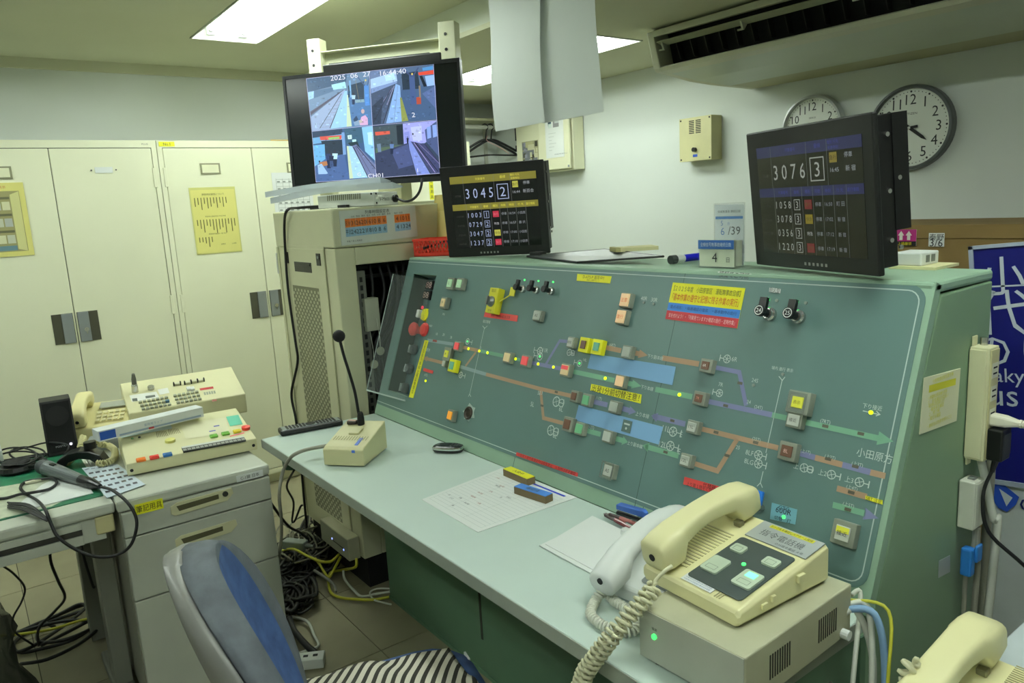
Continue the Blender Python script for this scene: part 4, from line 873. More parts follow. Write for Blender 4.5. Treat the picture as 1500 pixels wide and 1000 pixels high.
for i, s in enumerate(('4', '13', '24')): p_ = rs(.735 + i * .072, .62); b.text(s, p_.x, p_.y, .015, .005, rot=rot)
p_ = rs(.48, .09); b.text('列車時間設定表', p_.x, p_.y, .013, .005, rot=rot)
p_ = rs(.16, .90); b.text('令和７年３月改正', p_.x, p_.y, .007, .005, rot=rot)
for i in range(10): p_ = rs(.16 + i * .067 + (.03 if i > 7 else 0), .19); b.text('小田原急行'[i % 5] + '方', p_.x, p_.y, .007, .005, rot=rot)
b.build('schedule_print', PRINT, o)
# power unit on the rack, its lead, clear strips
UF = Fr((0, 0, ZR), (1, 0, 0), (0, 1, 0))
a, c = (-2.204, .030), (-1.965, .150)
t = thing('power_unit', 'white vented power unit box on top of the cream rack', 'power unit', M=Fr((a[0], a[1], ZR), (c[0] - a[0], c[1] - a[1], 0), (-(c[1] - a[1]), c[0] - a[0], 0)).M)
w = math.hypot(c[0] - a[0], c[1] - a[1])
MB().bx(0, w, 0, .15, .003, .052).build('case', white_m, t, bevel=.003)
b = MB()
for i in range(17): b.prism([(w * .18 + i * .0095, .030), (w * .18 + i * .0095 + .004, .030), (w * .18 + i * .0095 + .006, .050), (w * .18 + i * .0095 + .002, .050)], -.001, .0005, 'y')
b.build('vent_slot', mat('slot_grey', (120, 122, 100), .6), t)
b = MB()
for z in (.012, .046): b.cyl((w, .012, z), (w + .0015, .012, z), .004, n=8)
b.cyl((w - .012, -.001, .046), (w - .012, .0, .046), .004, n=8).build('screw', ink_m, t)
b = MB(Matrix(((0, 0, 1, w), (1, 0, 0, 0), (0, 1, 0, 0), (0, 0, 0, 1)))); b.col = (50, 52, 50); b.text('V-M600 II', .07, .026, .014, .0006, maxw=.08).build('type_mark', PRINT, t)
MB().cyl((w, .125, .026), (w + .012, .125, .026), .014, n=14).build('cable_gland', black_m, t)
MB().bx(.11, .15, -.02, .0, .001, .012).bx(-.05, .0, .01, .04, .001, .014).build('rubber_foot', black_m, t)
M_ = t.matrix_world
p0 = M_ @ Vector((w + .012, .125, .026)); p = [p0] + [at(u, v, 'y', p0.y + dy) for u, v, dy in ((590, 294, .01), (598, 294.5, .02), (606, 291, .03), (613, 283, .04), (617, 272, .05), (618, 262, .06))]
cable('power_lead', 'black lead curving from the power unit up to the wall monitor', p, .005, cab_bk)
a = M_ @ Vector((-.01, .03, .012)); f_ = lambda u, v: Vector((rf(u, v)[0], YR0 - .012, rf(u, v)[1]))
cable('power_lead', 'black lead running down the front of the cream rack', [a, a + Vector((-.10, -.05, .0)), Vector((rf(428, 306)[0], YR0 - .02, ZR + .004)), f_(421, 330), f_(423, 380), f_(427, 430), f_(437, 500), f_(440, 530), f_(431, 575), f_(437, 610), f_(441, 640), Vector((rf(441, 640)[0], YR0 - .012, .45)), Vector((rf(441, 640)[0], YR0 - .02, .02))], .0055, cab_bk)
stm = mat('clear_strip', (216, 226, 232), .12, alpha=.75)
for i, (p0, p1, p2, lb) in enumerate((((396, 289), (470, 277), (565, 268), 'upper'), ((404, 298), (480, 283), (583, 276), 'lower'))):
    pts = []
    for (u, v), yy in zip((p0, p1, p2), (-.05, .06, .14)): pts.append(at(u, v, 'y', yy - .03 * i))
    pts = smoothpts(pts, 5); b = MB()
    rings = [[p_ + Vector((0, dy, dz)) for dy, dz in ((-.02, 0), (.02, .004), (.02, .008), (-.02, .022))] for p_ in pts]; b.loft(rings)
    tag(b.build('plastic_strip', stm), lb + ' clear plastic label strip lying under the wall monitor', 'strip')
b = at(614, 262, 'x', -2.2)
t = thing('document_box', 'pale cream file box standing behind the power unit on the rack', 'file box', loc=(-2.28, .36, ZR)); MB().bx(-.06, .14, 0, .05, 0, .10).build('box_body', rm, t, bevel=.002)
# ============================================================ WALL MONITOR ON ITS STAND
def rotm(yaw, pit, rol):
    return Matrix.Rotation(math.radians(yaw), 3, 'Z') @ Matrix.Rotation(math.radians(pit), 3, 'X') @ Matrix.Rotation(math.radians(rol), 3, 'Y')
def screen_frame(pos, yaw, pit, rol):
    R3 = rotm(yaw, pit, rol); return Fr(pos, R3 @ Vector((1, 0, 0)), R3 @ Vector((0, 0, 1)))
CM = screen_frame((-2.079, .224, 1.724), 37.4, -.6, .3)
t = thing('wall_monitor', 'large black monitor showing four platform camera views', 'monitor', M=CM.M)
W2, H2 = .365, .215
MB().bx(-W2, W2, -H2, H2, -.028, -.004).build('housing', black_m, t, bevel=.004)
MB().bx(-W2 * .93, W2 * .93, -H2 * .5, H2 * .9, -.06, -.0285).build('rear_bulge', black_m, t, bevel=.01)
b = MB(); b.bx(-W2, W2, H2 - .013, H2, -.004, 0).bx(-W2, W2, -H2, -H2 + .017, -.004, 0).bx(-W2, -W2 + .011, -H2 + .017, H2 - .013, -.004, 0).bx(W2 - .011, W2, -H2 + .017, H2 - .013, -.004, 0).build('bezel', mat('bezel_black', (26, 28, 30), .35), t)
sc = MB().bx(-W2 + .011, W2 - .011, -H2 + .017, H2 - .013, -.005, -.003).build('screen', mat('screen_black', (18, 22, 24), .2, emit=.0), t)
b = MB(); zc = [-.0026]
def cp(x, y): return CM.px(440 + .19 * x, 80 + .19 * y, -.003)
def inside(x, y, pts):
    r = False
    for i in range(len(pts)):
        (x0, y0), (x1, y1) = pts[i - 1], pts[i]
        if (y0 > y) != (y1 > y) and x < (x1 - x0) * (y - y0) / (y1 - y0) + x0: r = not r
    return r
def cpoly(c, *pts):
    c = (int(c[0] * .96), min(255, int(c[1] * 1.08 + 4)), min(255, int(c[2] * 1.08 + 8)))
    b.col = c; zc[0] += .000004; b.flat([cp(x, y) for x, y in pts], zc[0])
    xs, ys = [p[0] for p in pts], [p[1] for p in pts]; ar = (max(xs) - min(xs)) * (max(ys) - min(ys)); zc[0] += .000004
    for _ in range(int(min(60, ar / 900))):       # grain of the camera picture: small flecks
        x, y = random.uniform(min(xs), max(xs)), random.uniform(min(ys), max(ys)); k, w, h = random.uniform(.80, 1.2), random.uniform(3, 13), random.uniform(2, 8)
        if all(inside(x + dx, y + dy, pts) for dx in (-w, w) for dy in (-h, h)): b.col = tuple(min(255, int(v * k)) for v in c); b.flat([cp(x - w, y - h), cp(x + w, y - h), cp(x + w * .8, y + h), cp(x - w * .8, y + h)], zc[0])
def cline(c, w, *pts): b.col = c; zc[0] += .000004; b.line([cp(x, y) for x, y in pts], w, zc[0])
def cell(c, x, y, r, ry_=1.2): b.col = c; zc[0] += .000004; q_ = cp(x, y); k = .00028 * r; b.poly([(q_[0] + k * math.cos(a * .6283), q_[1] + k * ry_ * math.sin(a * .6283)) for a in range(10)], zc[0])
def person(x, y, h, top, bot): # small standing figure on a screen picture
    cpoly(bot, (x - h * .10, y), (x - h * .13, y - h * .5), (x + h * .13, y - h * .5), (x + h * .10, y)); cpoly(top, (x - h * .13, y - h * .45), (x - h * .17, y - h * .8), (x + h * .17, y - h * .8), (x + h * .13, y - h * .45)); cell((60, 60, 75), x, y - h * .92, h * .13)
# quarter 1
cpoly((118, 132, 160), (46, 186), (532, 128), (554, 546), (90, 592)); cpoly((72, 90, 118), (46, 186), (360, 148), (352, 215), (55, 292)); cpoly((190, 222, 246), (240, 232), (345, 208), (355, 258), (250, 272))
cpoly((96, 116, 146), (60, 285), (250, 255), (255, 280), (64, 350)); cpoly((178, 202, 232), (60, 290), (105, 280), (103, 335), (64, 350)); cpoly((130, 142, 170), (66, 352), (320, 262), (340, 262), (330, 290), (80, 470))
cpoly((104, 92, 108), (76, 440), (330, 272), (338, 276), (80, 470)); cpoly((172, 174, 202), (82, 480), (320, 285), (345, 268), (335, 330), (230, 575), (92, 588))
for w, *l in ((.0022, (150, 568), (318, 300)), (.0030, (228, 566), (336, 305)), (.0016, (84, 452), (300, 292))): cline((66, 66, 88), w, *l)
for i in range(9): cline((150, 150, 180), .0009, (160 + i * 18, 560 - i * 28), (232 + i * 11, 556 - i * 28))
cpoly((176, 202, 232), (232, 573), (342, 280), (362, 278), (357, 556)); cpoly((222, 218, 184), (357, 556), (360, 310), (367, 310), (397, 552)); cpoly((94, 122, 166), (397, 552), (367, 300), (546, 340), (554, 546))
cpoly((60, 70, 86), (366, 240), (490, 205), (492, 345), (420, 345), (374, 300)); cpoly((140, 172, 210), (374, 200), (388, 198), (396, 330), (384, 330)); cpoly((98, 140, 206), (490, 235), (525, 230), (535, 390), (500, 393))
cline((84, 110, 156), .004, (440, 170), (498, 240)); cline((84, 110, 156), .004, (538, 160), (515, 240)); cline((160, 150, 110), .0012, (425, 190), (450, 340)); cell((226, 214, 130), 503, 198, 12)
cpoly((150, 165, 175), (420, 350), (490, 343), (495, 365), (425, 372)); person(410, 384, 90, (196, 206, 220), (44, 54, 84)); person(375, 330, 60, (60, 90, 120), (40, 60, 90))
cpoly((238, 172, 204), (452, 546), (470, 480), (500, 466), (520, 490), (522, 541)); cell((210, 186, 186), 482, 437, 26); cpoly((214, 180, 170), (440, 510), (474, 500), (478, 522), (446, 532)); cpoly((60, 74, 100), (408, 500), (432, 470), (448, 500), (420, 524)); cpoly((150, 160, 185), (410, 520), (450, 505), (462, 545), (420, 548))
# quarter 2
cpoly((92, 102, 132), (534, 128), (1026, 72), (1052, 500), (556, 542)); cpoly((186, 196, 246), (540, 190), (735, 120), (748, 205), (600, 245), (544, 262)); cpoly((120, 126, 160), (538, 135), (720, 100), (725, 135), (540, 190)); cpoly((206, 220, 250), (650, 165), (720, 140), (735, 190), (660, 205))
cpoly((140, 148, 190), (544, 262), (740, 205), (748, 218), (548, 310)); cpoly((80, 84, 108), (548, 300), (738, 222), (640, 532), (558, 540)); cpoly((58, 62, 80), (552, 400), (640, 320), (620, 534), (558, 540))
cline((150, 152, 190), .0016, (640, 360), (712, 255)); cline((170, 172, 208), .002, (668, 388), (724, 240)); cline((44, 46, 62), .003, (640, 530), (722, 270)); cline((50, 52, 70), .002, (566, 520), (700, 262))
cpoly((154, 174, 222), (662, 530), (735, 225), (770, 240), (782, 516)); cline((110, 124, 170), .0012, (722, 522), (752, 240)); cpoly((156, 148, 74), (782, 516), (768, 330), (784, 332), (834, 510)); cpoly((78, 92, 126), (834, 510), (772, 300), (790, 255), (1040, 228), (1052, 498)); cpoly((98, 106, 150), (940, 300), (1042, 240), (1048, 420))
cpoly((44, 52, 66), (780, 150), (905, 125), (925, 262), (790, 272)); cpoly((78, 88, 134), (838, 160), (880, 152), (892, 380), (852, 386)); cline((70, 86, 130), .005, (790, 110), (858, 170)); cline((70, 86, 130), .005, (910, 100), (866, 170)); cell((232, 214, 120), 862, 150, 12)
cpoly((92, 142, 196), (940, 102), (1022, 86), (1024, 116), (944, 124)); cpoly((244, 74, 52), (908, 138), (1028, 118), (1029, 150), (914, 160)); cpoly((166, 182, 238), (960, 166), (1030, 156), (1036, 235), (978, 244)); cpoly((28, 32, 42), (918, 165), (940, 162), (976, 244), (952, 248)); cpoly((196, 74, 52), (894, 330), (930, 322), (932, 380), (898, 384)); cpoly((150, 120, 100), (912, 240), (926, 238), (930, 330), (918, 332))
# quarter 3
cpoly((72, 92, 132), (90, 592), (556, 546), (586, 950), (122, 982)); cpoly((60, 70, 92), (92, 594), (322, 572), (326, 612), (96, 642)); cpoly((128, 168, 208), (96, 642), (326, 612), (328, 655), (100, 690)); cpoly((238, 88, 72), (150, 632), (318, 620), (318, 652), (156, 660)); cpoly((160, 200, 110), (215, 640), (300, 632), (302, 648), (220, 655))
cpoly((52, 58, 70), (160, 665), (322, 655), (332, 768), (195, 780)); cpoly((126, 176, 222), (100, 700), (188, 690), (196, 850), (112, 862)); cpoly((86, 102, 150), (114, 860), (200, 800), (340, 765), (380, 956), (122, 980)); cpoly((136, 158, 202), (318, 600), (340, 598), (354, 770), (330, 772))
cpoly((70, 96, 118), (340, 570), (476, 560), (482, 680), (356, 690)); cpoly((226, 240, 252), (364, 622), (396, 618), (398, 650), (368, 652)); cpoly((206, 228, 244), (400, 655), (430, 652), (432, 672), (402, 674)); cpoly((46, 60, 64), (366, 680), (440, 668), (470, 740), (420, 740)); cpoly((156, 196, 240), (474, 560), (558, 548), (580, 820), (500, 745)); cpoly((210, 236, 250), (520, 600), (552, 596), (558, 700), (526, 690))
cpoly((220, 214, 178), (358, 704), (372, 704), (408, 954), (380, 956)); cpoly((184, 208, 244), (372, 704), (398, 705), (524, 946), (408, 954)); cpoly((124, 120, 156), (398, 705), (432, 692), (582, 850), (586, 944), (524, 946)); cline((48, 48, 70), .0032, (410, 712), (522, 944)); cline((48, 48, 70), .0026, (434, 704), (584, 885)); cline((86, 84, 116), .0018, (424, 706), (560, 944))
person(222, 876, 140, (60, 64, 100), (40, 44, 72)); person(268, 862, 126, (206, 218, 240), (40, 44, 66)); person(240, 868, 110, (40, 46, 70), (70, 80, 120)); cpoly((206, 124, 78), (150, 830), (204, 820), (212, 852), (150, 866)); cpoly((176, 190, 224), (134, 850), (165, 840), (214, 915), (200, 920), (140, 922)); cell((50, 50, 60), 148, 824, 13)
# quarter 4
cpoly((60, 66, 86), (558, 546), (1053, 504), (1078, 914), (588, 950)); cpoly((76, 80, 86), (560, 560), (786, 532), (790, 690), (580, 722)); cpoly((38, 42, 50), (740, 545), (788, 540), (792, 695), (750, 692)); cpoly((178, 162, 238), (790, 532), (1050, 508), (1055, 610), (960, 682), (800, 690)); cpoly((206, 190, 250), (850, 560), (935, 548), (940, 660), (870, 665)); cpoly((150, 140, 210), (800, 600), (840, 590), (846, 670), (806, 680))
cpoly((240, 92, 72), (576, 596), (690, 588), (692, 612), (580, 624)); cpoly((96, 104, 80), (580, 722), (792, 692), (800, 720), (582, 770)); cpoly((62, 62, 88), (582, 760), (830, 680), (866, 690), (902, 930), (588, 948)); cpoly((84, 84, 126), (700, 740), (830, 690), (870, 850), (760, 880)); cpoly((142, 142, 208), (834, 672), (852, 665), (1002, 920), (900, 930), (842, 730))
cpoly((72, 68, 104), (852, 668), (960, 690), (1076, 838), (1078, 914), (1012, 920)); cline((176, 166, 226), .0022, (876, 678), (1040, 908)); cline((40, 38, 60), .003, (886, 676), (1062, 900)); cline((140, 132, 190), .0016, (912, 684), (1074, 842)); cpoly((86, 88, 128), (960, 580), (1052, 512), (1072, 790), (972, 672)); cpoly((150, 160, 220), (975, 560), (1005, 550), (1010, 640), (980, 650)); cpoly((150, 160, 220), (1018, 545), (1050, 538), (1056, 630), (1024, 640)); cline((56, 56, 90), .004, (960, 690), (1070, 830))
person(706, 766, 96, (110, 124, 170), (36, 40, 66)); person(828, 684, 52, (34, 34, 56), (28, 28, 46)); cell((40, 40, 60), 868, 612, 12); cpoly((120, 128, 150), (590, 690), (620, 685), (625, 750), (600, 752))
for l in (((46, 186), (532, 128), (1026, 72), (1053, 504), (1078, 914), (586, 950), (122, 982), (90, 592), (46, 186)), ((532, 128), (556, 546), (586, 950)), ((90, 592), (556, 546), (1053, 504))): cline((206, 210, 250), .0013, *l)
b.col = (240, 244, 255); zc[0] += .0001
for s, x, y, h in (('2025', 290, 178, .0135), ('06', 415, 162, .0135), ('27', 512, 150, .0135), ('16:44:40', 715, 135, .0135), ('CH01', 580, 932, .012), ('G', 454, 922, .012), ('2', 873, 464, .015), ('1', 905, 892, .012)): q_ = cp(x, y); b.text(s, q_[0], q_[1], h * (1.3 if len(s) > 1 else 1.1), zc[0], sx=1.3)
b.build('camera_picture', GLOW, sc)
b = MB()
# bracket behind
MB().bx(-.22, .27, .10, H2 + .040, -.075, -.061).build('mount_plate', black_m, t, bevel=.004); b = MB()
MB().bx(-.20, .22, H2 - .02, H2 + .045, -.100, -.076).build('mount_channel', blackmat, t)
st = thing('monitor_stand', 'cream steel two-post stand carrying the four-view monitor', 'monitor stand', M=CM.M)
pm = mat('post_cream', (222, 224, 190), .45, var=.01)
zt = [CM.px(458, 57, -.11), CM.px(653, 31, -.11)]
for k, (q_, w_) in enumerate(zip(zt, (.028, .034))):
    pz = MB().bx(q_[0] - w_, q_[0] + w_, -.295, q_[1], -.165, -.108).build('post', pm, st, bevel=.003)
    h_ = MB()
    for j in range(4): h_.cyl((q_[0] - .004, q_[1] - .045 - j * .055, -.108), (q_[0] - .004, q_[1] - .045 - j * .055, -.1065), .006, n=10)
    h_.build('bolt_hole', ink_m, pz)
z_ = CM.px(553, 70, -.13)[1]; yl_ = CM.px(470, 76, -.12)[1]
MB().bx(zt[0][0] + .028, zt[1][0] - .034, yl_ - .045, yl_, -.155, -.15).bx(zt[0][0] + .028, zt[1][0] - .034, yl_ - .003, yl_, -.15, -.115).build('cross_rail', pm, st)
MB().bx(zt[0][0] - .05, zt[1][0] + .05, -.296, -.285, -.20, -.09).build('base_plate', pm, st)
# ============================================================ TRAIN NUMBER DISPLAYS
def display(fr, label, tl, br, body_d, head, rows, hdr_c, big_c, btn_px, dimm=None):
    a, c = fr.px(*tl), fr.px(*br); x0, y1, x1, y0 = a[0], a[1], c[0], c[1]
    x0, x1, y0, y1 = -.18, .18, -fr.h / 2, fr.h / 2
    t = thing('train_display', label, 'display', M=fr.M)
    MB().bx(x0, x1, y0, y1, -.012, 0).build('front_bezel', mat('display_bezel', (16, 17, 16), .42), t, bevel=.003)
    MB().bx(x0 + .004, x1 - .004, y0 + .012, y1 - .006, -body_d, -.0125).build('rear_case', mat('display_case', (13, 13, 13), .4), t, bevel=.002)
    MB().bx(x1 - .0039, x1 - .002, y0 + .075, y1 - .006, -body_d - .028, -body_d + .004).build('rear_flange', mat('display_case', (13, 13, 13)), t)
    s = MB()
    for (dy, dz) in ((.04, .03), (.135, .03), (.115, .052), (.22, .03), (.235, .050)): s.cyl((x1 - .004, y1 - dy, -dz), (x1 - .0005, y1 - dy, -dz), .0042, n=10)
    s.build('side_screw', metal_m, t)
    sx0, sx1, sy0, sy1 = x0 + .034, x1 - .026, y0 + .030, y1 - .033
    so = MB().bx(sx0, sx1, sy0, sy1, 0, .0006).build('screen', scrn_m, t)
    b = MB(); W_, H_ = sx1 - sx0, sy1 - sy0
    def X(u): return sx0 + u * W_
    def Y(v): return sy1 - v * H_
    z = .0009
    b.col = hdr_c; b.rect(X(0), X(1), Y(.10), Y(0), z); b.rect(X(0), X(1), Y(.47), Y(.385), z)
    b.col = tuple(min(255, int(c_ * 1.7)) for c_ in hdr_c)
    b.text('列車番号', X(.36), Y(.05), H_ * .034, z + .0001); b.text('番線', X(.62), Y(.045), H_ * .04, z + .0001); b.text('種別 行先', X(.76), Y(.03), H_ * .03, z + .0001); b.text('発車時刻', X(.76), Y(.075), H_ * .03, z + .0001)
    for s_, u in (('列車番号', .26), ('番線', .395), ('種別', .505), ('両数', .60), ('時刻', .695), ('行 先', .80), ('運行情報', .91)): b.text(s_, X(u), Y(.43), H_ * .034, z + .0001, maxw=W_ * .1)
    g = (120, 124, 120); b.col = g
    for u in (.155, .515, .705): b.rect(X(u) - .0004, X(u) + .0004, Y(.385), Y(.0), z + .0001)
    for u in (.165, .34, .45, .555, .645, .745, .855): b.rect(X(u) - .0004, X(u) + .0004, Y(1.0), Y(.385), z + .0001)
    b.col = big_c; b.text(' '.join(head[0]), X(.335), Y(.245), H_ * .135, z + .0001, maxw=W_ * .32); b.text(head[1], X(.61), Y(.245), H_ * .125, z + .0001); b.frame(X(.545), X(.675), Y(.345), Y(.14), .0022, z + .0001)
    b.col = head[2]; b.rect(X(.725), X(.79), Y(.20), Y(.115), z + .0001); b.col = (40, 40, 20); b.text('急行', X(.757), Y(.158), H_ * .04, z + .0002)
    b.col = (170, 176, 180); b.text(head[3], X(.885), Y(.145), H_ * .045, z + .0001); b.text(head[4], X(.765), Y(.26), H_ * .036, z + .0001); b.text(head[5], X(.90), Y(.255), H_ * .048, z + .0001)
    b.col = (70, 72, 64); b.text('次列車', X(.08), Y(.27), H_ * .03, z + .0001)
    for i, (n, p_, k, kc, c1_, c2_, c3_) in enumerate(rows):
        v = .545 + i * .130
        b.col = big_c; b.text(' '.join(n), X(.255), Y(v), H_ * .066, z + .0001, maxw=W_ * .155); b.text(p_, X(.395), Y(v), H_ * .062, z + .0001); b.frame(X(.365), X(.425), Y(v + .048), Y(v - .048), .0013, z + .0001)
        if kc: b.col = kc; b.rect(X(.470), X(.540), Y(v + .042), Y(v - .042), z + .0001)
        b.col = (236, 120, 130) if kc and kc[0] > 130 and kc[1] < 90 else (190, 190, 190) if not kc else (90, 90, 40); b.text(k, X(.505), Y(v), H_ * .036, z + .0002, maxw=W_ * .06)
        b.col = (150, 154, 160); b.text(c1_, X(.60), Y(v), H_ * .038, z + .0001); b.text(c2_, X(.695), Y(v), H_ * .032, z + .0001); b.text(c3_, X(.80), Y(v), H_ * .038, z + .0001, maxw=W_ * .09)
        b.col = (60, 62, 56); b.text('次次列車', X(.08), Y(v + .01), H_ * .026, z + .0001)
    b.build('screen_picture', dimm, so)
    bb = MB()
    for i in range(6): bb.rect(btn_px + i * .012 - .003, btn_px + i * .012 + .003, y0 + .009, y0 + .015, .0004)
    bb.build('menu_button', mat('button_mark', (150, 150, 146), .5), t)
    return t
DL = screen_frame((-1.459, .326, 1.3905), 34.5, 5.1, -.5); DL.h = .30
display(DL, 'black train number display reading 3045 at the left of the console top', (643, 246), (806, 371), .045, ('3045', '2', (196, 196, 80), '停車', '16:44', '新百合ヶ丘'[:3]),
        [('1003', '1', '急行', (200, 50, 74), '停車', '16:54', '小田原'), ('0729', '2', '特急', None, '停車', '16:57', '藤 沢'), ('3047', '2', '快急', (196, 196, 80), '停車', '17:00', '小田原'), ('1237', '2', '急行', (200, 50, 74), '停車', '17:10', '小田原')], (138, 134, 50), (176, 190, 226), -.06, DIM)
DR = screen_frame((-.252, .205, 1.3872), -19.9, 5.6, 0); DR.h = .2793
display(DR, 'black train number display reading 3076 at the right of the console top', (1092, 197), (1289, 407), .045, ('3076', '3', (150, 136, 50), '停車', '16:45', '新 宿'),
        [('1058', '3', '急行', (130, 24, 40), '停車', '16:50', '町 田'), ('3078', '3', '快急', (150, 136, 30), '停車', '17:02', '新 宿'), ('0356', '3', '特急', None, '停車', '17:12', '新 宿'), ('1220', '3', '急行', (130, 24, 40), '停車', '17:19', '新 宿')], (38, 40, 96), (176, 180, 174), -.015, DIM2)
# ============================================================ ON THE CONSOLE TOP
CT = Fr((0, 0, ZT), (1, 0, 0), (0, 1, 0))
# red basket
t = thing('plastic_basket', 'small red lattice plastic basket at the left end of the console top', 'basket', loc=(-1.765, .305, ZT + .001), rz_=math.radians(33))
rb = mat('basket_red', (232, 62, 40), .4, var=.02); w, d, h = .085, .06, .062
MB().bx(-w, w, -d, d, 0, .004).build('bottom', rb, t)
for (x0, x1, y0, y1) in ((-w, w, -d, -d + .003), (-w, w, d - .003, d), (-w, -w + .003, -d + .003, d - .003), (w - .003, w, -d + .003, d - .003)):
    b = MB(); alongx = (x1 - x0) > (y1 - y0); L0, L1_ = (x0, x1) if alongx else (y0, y1)
    def seg(p, q, wd):
        p, q = Vector(p), Vector(q); dd = (q - p).normalized(); n = Vector((-dd.y, dd.x)) * wd
        pl = [tuple(p + n), tuple(p - n), tuple(q - n), tuple(q + n)]
        b.prism(pl, y0 if alongx else x0, y1 if alongx else x1, 'y' if alongx else 'x')
    seg((L0, .006), (L1_, .006), .006); seg((L0, h - .004), (L1_, h - .004), .004); seg((L0 + .002, .0), (L0 + .002, h), .003); seg((L1_ - .002, 0), (L1_ - .002, h), .003)
    n = int((L1_ - L0) / .014)
    for i in range(n): x = L0 + (L1_ - L0) * i / n; s_ = (L1_ - L0) / n; seg((x, .012), (x + s_, h - .008), .0016); seg((x + s_, .012), (x, h - .008), .0016)
    b.build('lattice_side', rb, t)
MB().bx(-w - .003, w + .003, -d - .003, -d, h - .008, h).bx(-w - .003, w + .003, d, d + .003, h - .008, h).bx(-w - .003, -w, -d, d, h - .008, h).bx(w, w + .003, -d, d, h - .008, h).build('rim', rb, t)
b = MB()
for i, (x, y) in enumerate(((-.05, .02), (.0, -.03), (.04, .01))):
    t2 = thing('pen', ('blue pen lying in the red basket, leftmost', 'black pen lying across the middle of the red basket', 'dark pen at the right inside the red basket')[i], 'pen', loc=(-1.765 + x, .305 + y, ZT + .03), rz_=.6 + i); MB().cyl((-.05, 0, 0), (.05, 0, .02), .0045, n=8).build('pen_barrel', (mat('pen_blue', (60, 60, 170), .4), black_m, mat('pen_dark', (50, 50, 60), .4))[i], t2); MB().cyl((.05, 0, .02), (.058, 0, .0232), .002, n=6).build('pen_tip', metal_m, t2)
# envelope behind the left display
e0, e1, e2 = at(638, 292, 'y', .36), at(632, 352, 'y', .36), at(662, 300, 'y', .36)
t = thing('envelope', 'yellowish paper envelope standing behind the left display', 'envelope', M=Fr((e1[0] + .015, .36, ZT + .055), (1, -.1, 0), (-.08, .12, 1)).M); MB().bx(0, .16, 0, e0[2] - e1[2] + .01, -.004, 0).build('envelope_body', mat('kraft_yellow', (206, 190, 116), .8), t); MB().bx(.004, .156, e0[2] - e1[2] - .05, e0[2] - e1[2] + .006, .0, .0008).build('flap', mat('kraft_yellow2', (196, 180, 104), .8), t)
# clip folder
q = [CT.px(772, 375, .006), CT.px(846, 383, .006), CT.px(972, 374, .024), CT.px(886, 364, .03)]
t = thing('clip_folder', 'thin black clip folder lying open on the console top', 'folder', loc=(0, 0, ZT))
zz = (.004, .003, .020, .026); fm = mat('folder_grey', (92, 98, 96), .3, var=.01)
MB().add([(a, b_, z) for (a, b_), z in zip(q, zz)] + [(a, b_, z + .003) for (a, b_), z in zip(q, zz)], [(3, 2, 1, 0), (4, 5, 6, 7), (0, 1, 5, 4), (1, 2, 6, 5), (2, 3, 7, 6), (3, 0, 4, 7)]).build('cover', fm, t)
b = MB()
for i in range(4): p0, p1 = Vector((*q[i], zz[i] + .0015)), Vector((*q[(i + 1) % 4], zz[(i + 1) % 4] + .0015)); b.tube([p0, p1], .0028, 5)
b.build('binding_edge', black_m, t); p0, p1 = Vector((*q[0], .006)), Vector((*q[1], .006)); c = p0.lerp(p1, .08); MB().box((c.x + .012, c.y + .02, .014), (.05, .03, .012)).build('clip', black_m, t, bevel=.003)
# note pad, marker, counter stand, white box
a, c = CT.px(900, 384, .0), CT.px(962, 380, .0)
t = thing('memo_pad', 'cream memo pad beside the blue marker on the console top', 'memo pad', M=Fr((a[0], a[1] + .008, ZT + .026), (c[0] - a[0], c[1] - a[1], 0), (-(c[1] - a[1]), c[0] - a[0], 0)).M)
L_ = math.hypot(c[0] - a[0], c[1] - a[1]); MB().bx(0, L_, 0, .07, 0, .010).build('pages', mat('pad_cream', (214, 210, 160), .8), t); MB().bx(-.001, .012, -.001, .071, .0, .011).build('binding', mat('pad_edge', (170, 164, 110), .7), t)
p0, p1 = Vector((*CT.px(982, 387), ZT + .011)), Vector((*CT.px(1031, 381), ZT + .011))
d_ = (p1 - p0).normalized()
t = thing('marker_pen', 'blue marker pen with white grip beside the counter stand', 'marker pen', M=Fr(p0, d_, Vector((0, 0, 1)).cross(d_)).M)
MB().cyl((0, 0, 0), (.018, 0, 0), .011, n=14).build('cap', mat('marker_cap', (60, 66, 64), .4), t); MB().cyl((.018, 0, 0), (.045, 0, 0), .0095, n=14).build('grip', white_m, t); MB().cyl((.045, 0, 0), (.15, 0, 0), .0095, n=14).build('barrel', mat('marker_blue', (22, 22, 176), .35), t)
a, c = CT.px(1024, 392), CT.px(1076, 394)
t = thing('counter_stand', 'small clear stand with day counter cards on the console top', 'card stand', M=Fr((a[0], a[1], ZT + .001), (c[0] - a[0], c[1] - a[1], 0), (-(c[1] - a[1]), c[0] - a[0], 0)).M)
w = math.hypot(c[0] - a[0], c[1] - a[1]); CSF = Fr((a[0], a[1], ZT), (c[0] - a[0], c[1] - a[1], 0), (0, 0, 1)); hc = CSF.px(1028, 352)[1]; hb = CSF.px(1045, 301, -.035)[1]
MB().bx(0, w, -.002, .0, 0, hc).bx(0, w, .034, .036, 0, hc * .8).bx(0, w, 0, .036, 0, .003).build('acrylic_holder', clear_m, t)
MB().bx(.001, w - .001, .0005, .006, .003, hc).build('front_card', mat('card_cream', (226, 230, 206), .7), t).name
fc = MB().bx(.001, w - .001, .0008, .030, .004, hc * .96).build('card_stack', mat('card_stack', (206, 210, 190), .7), t)
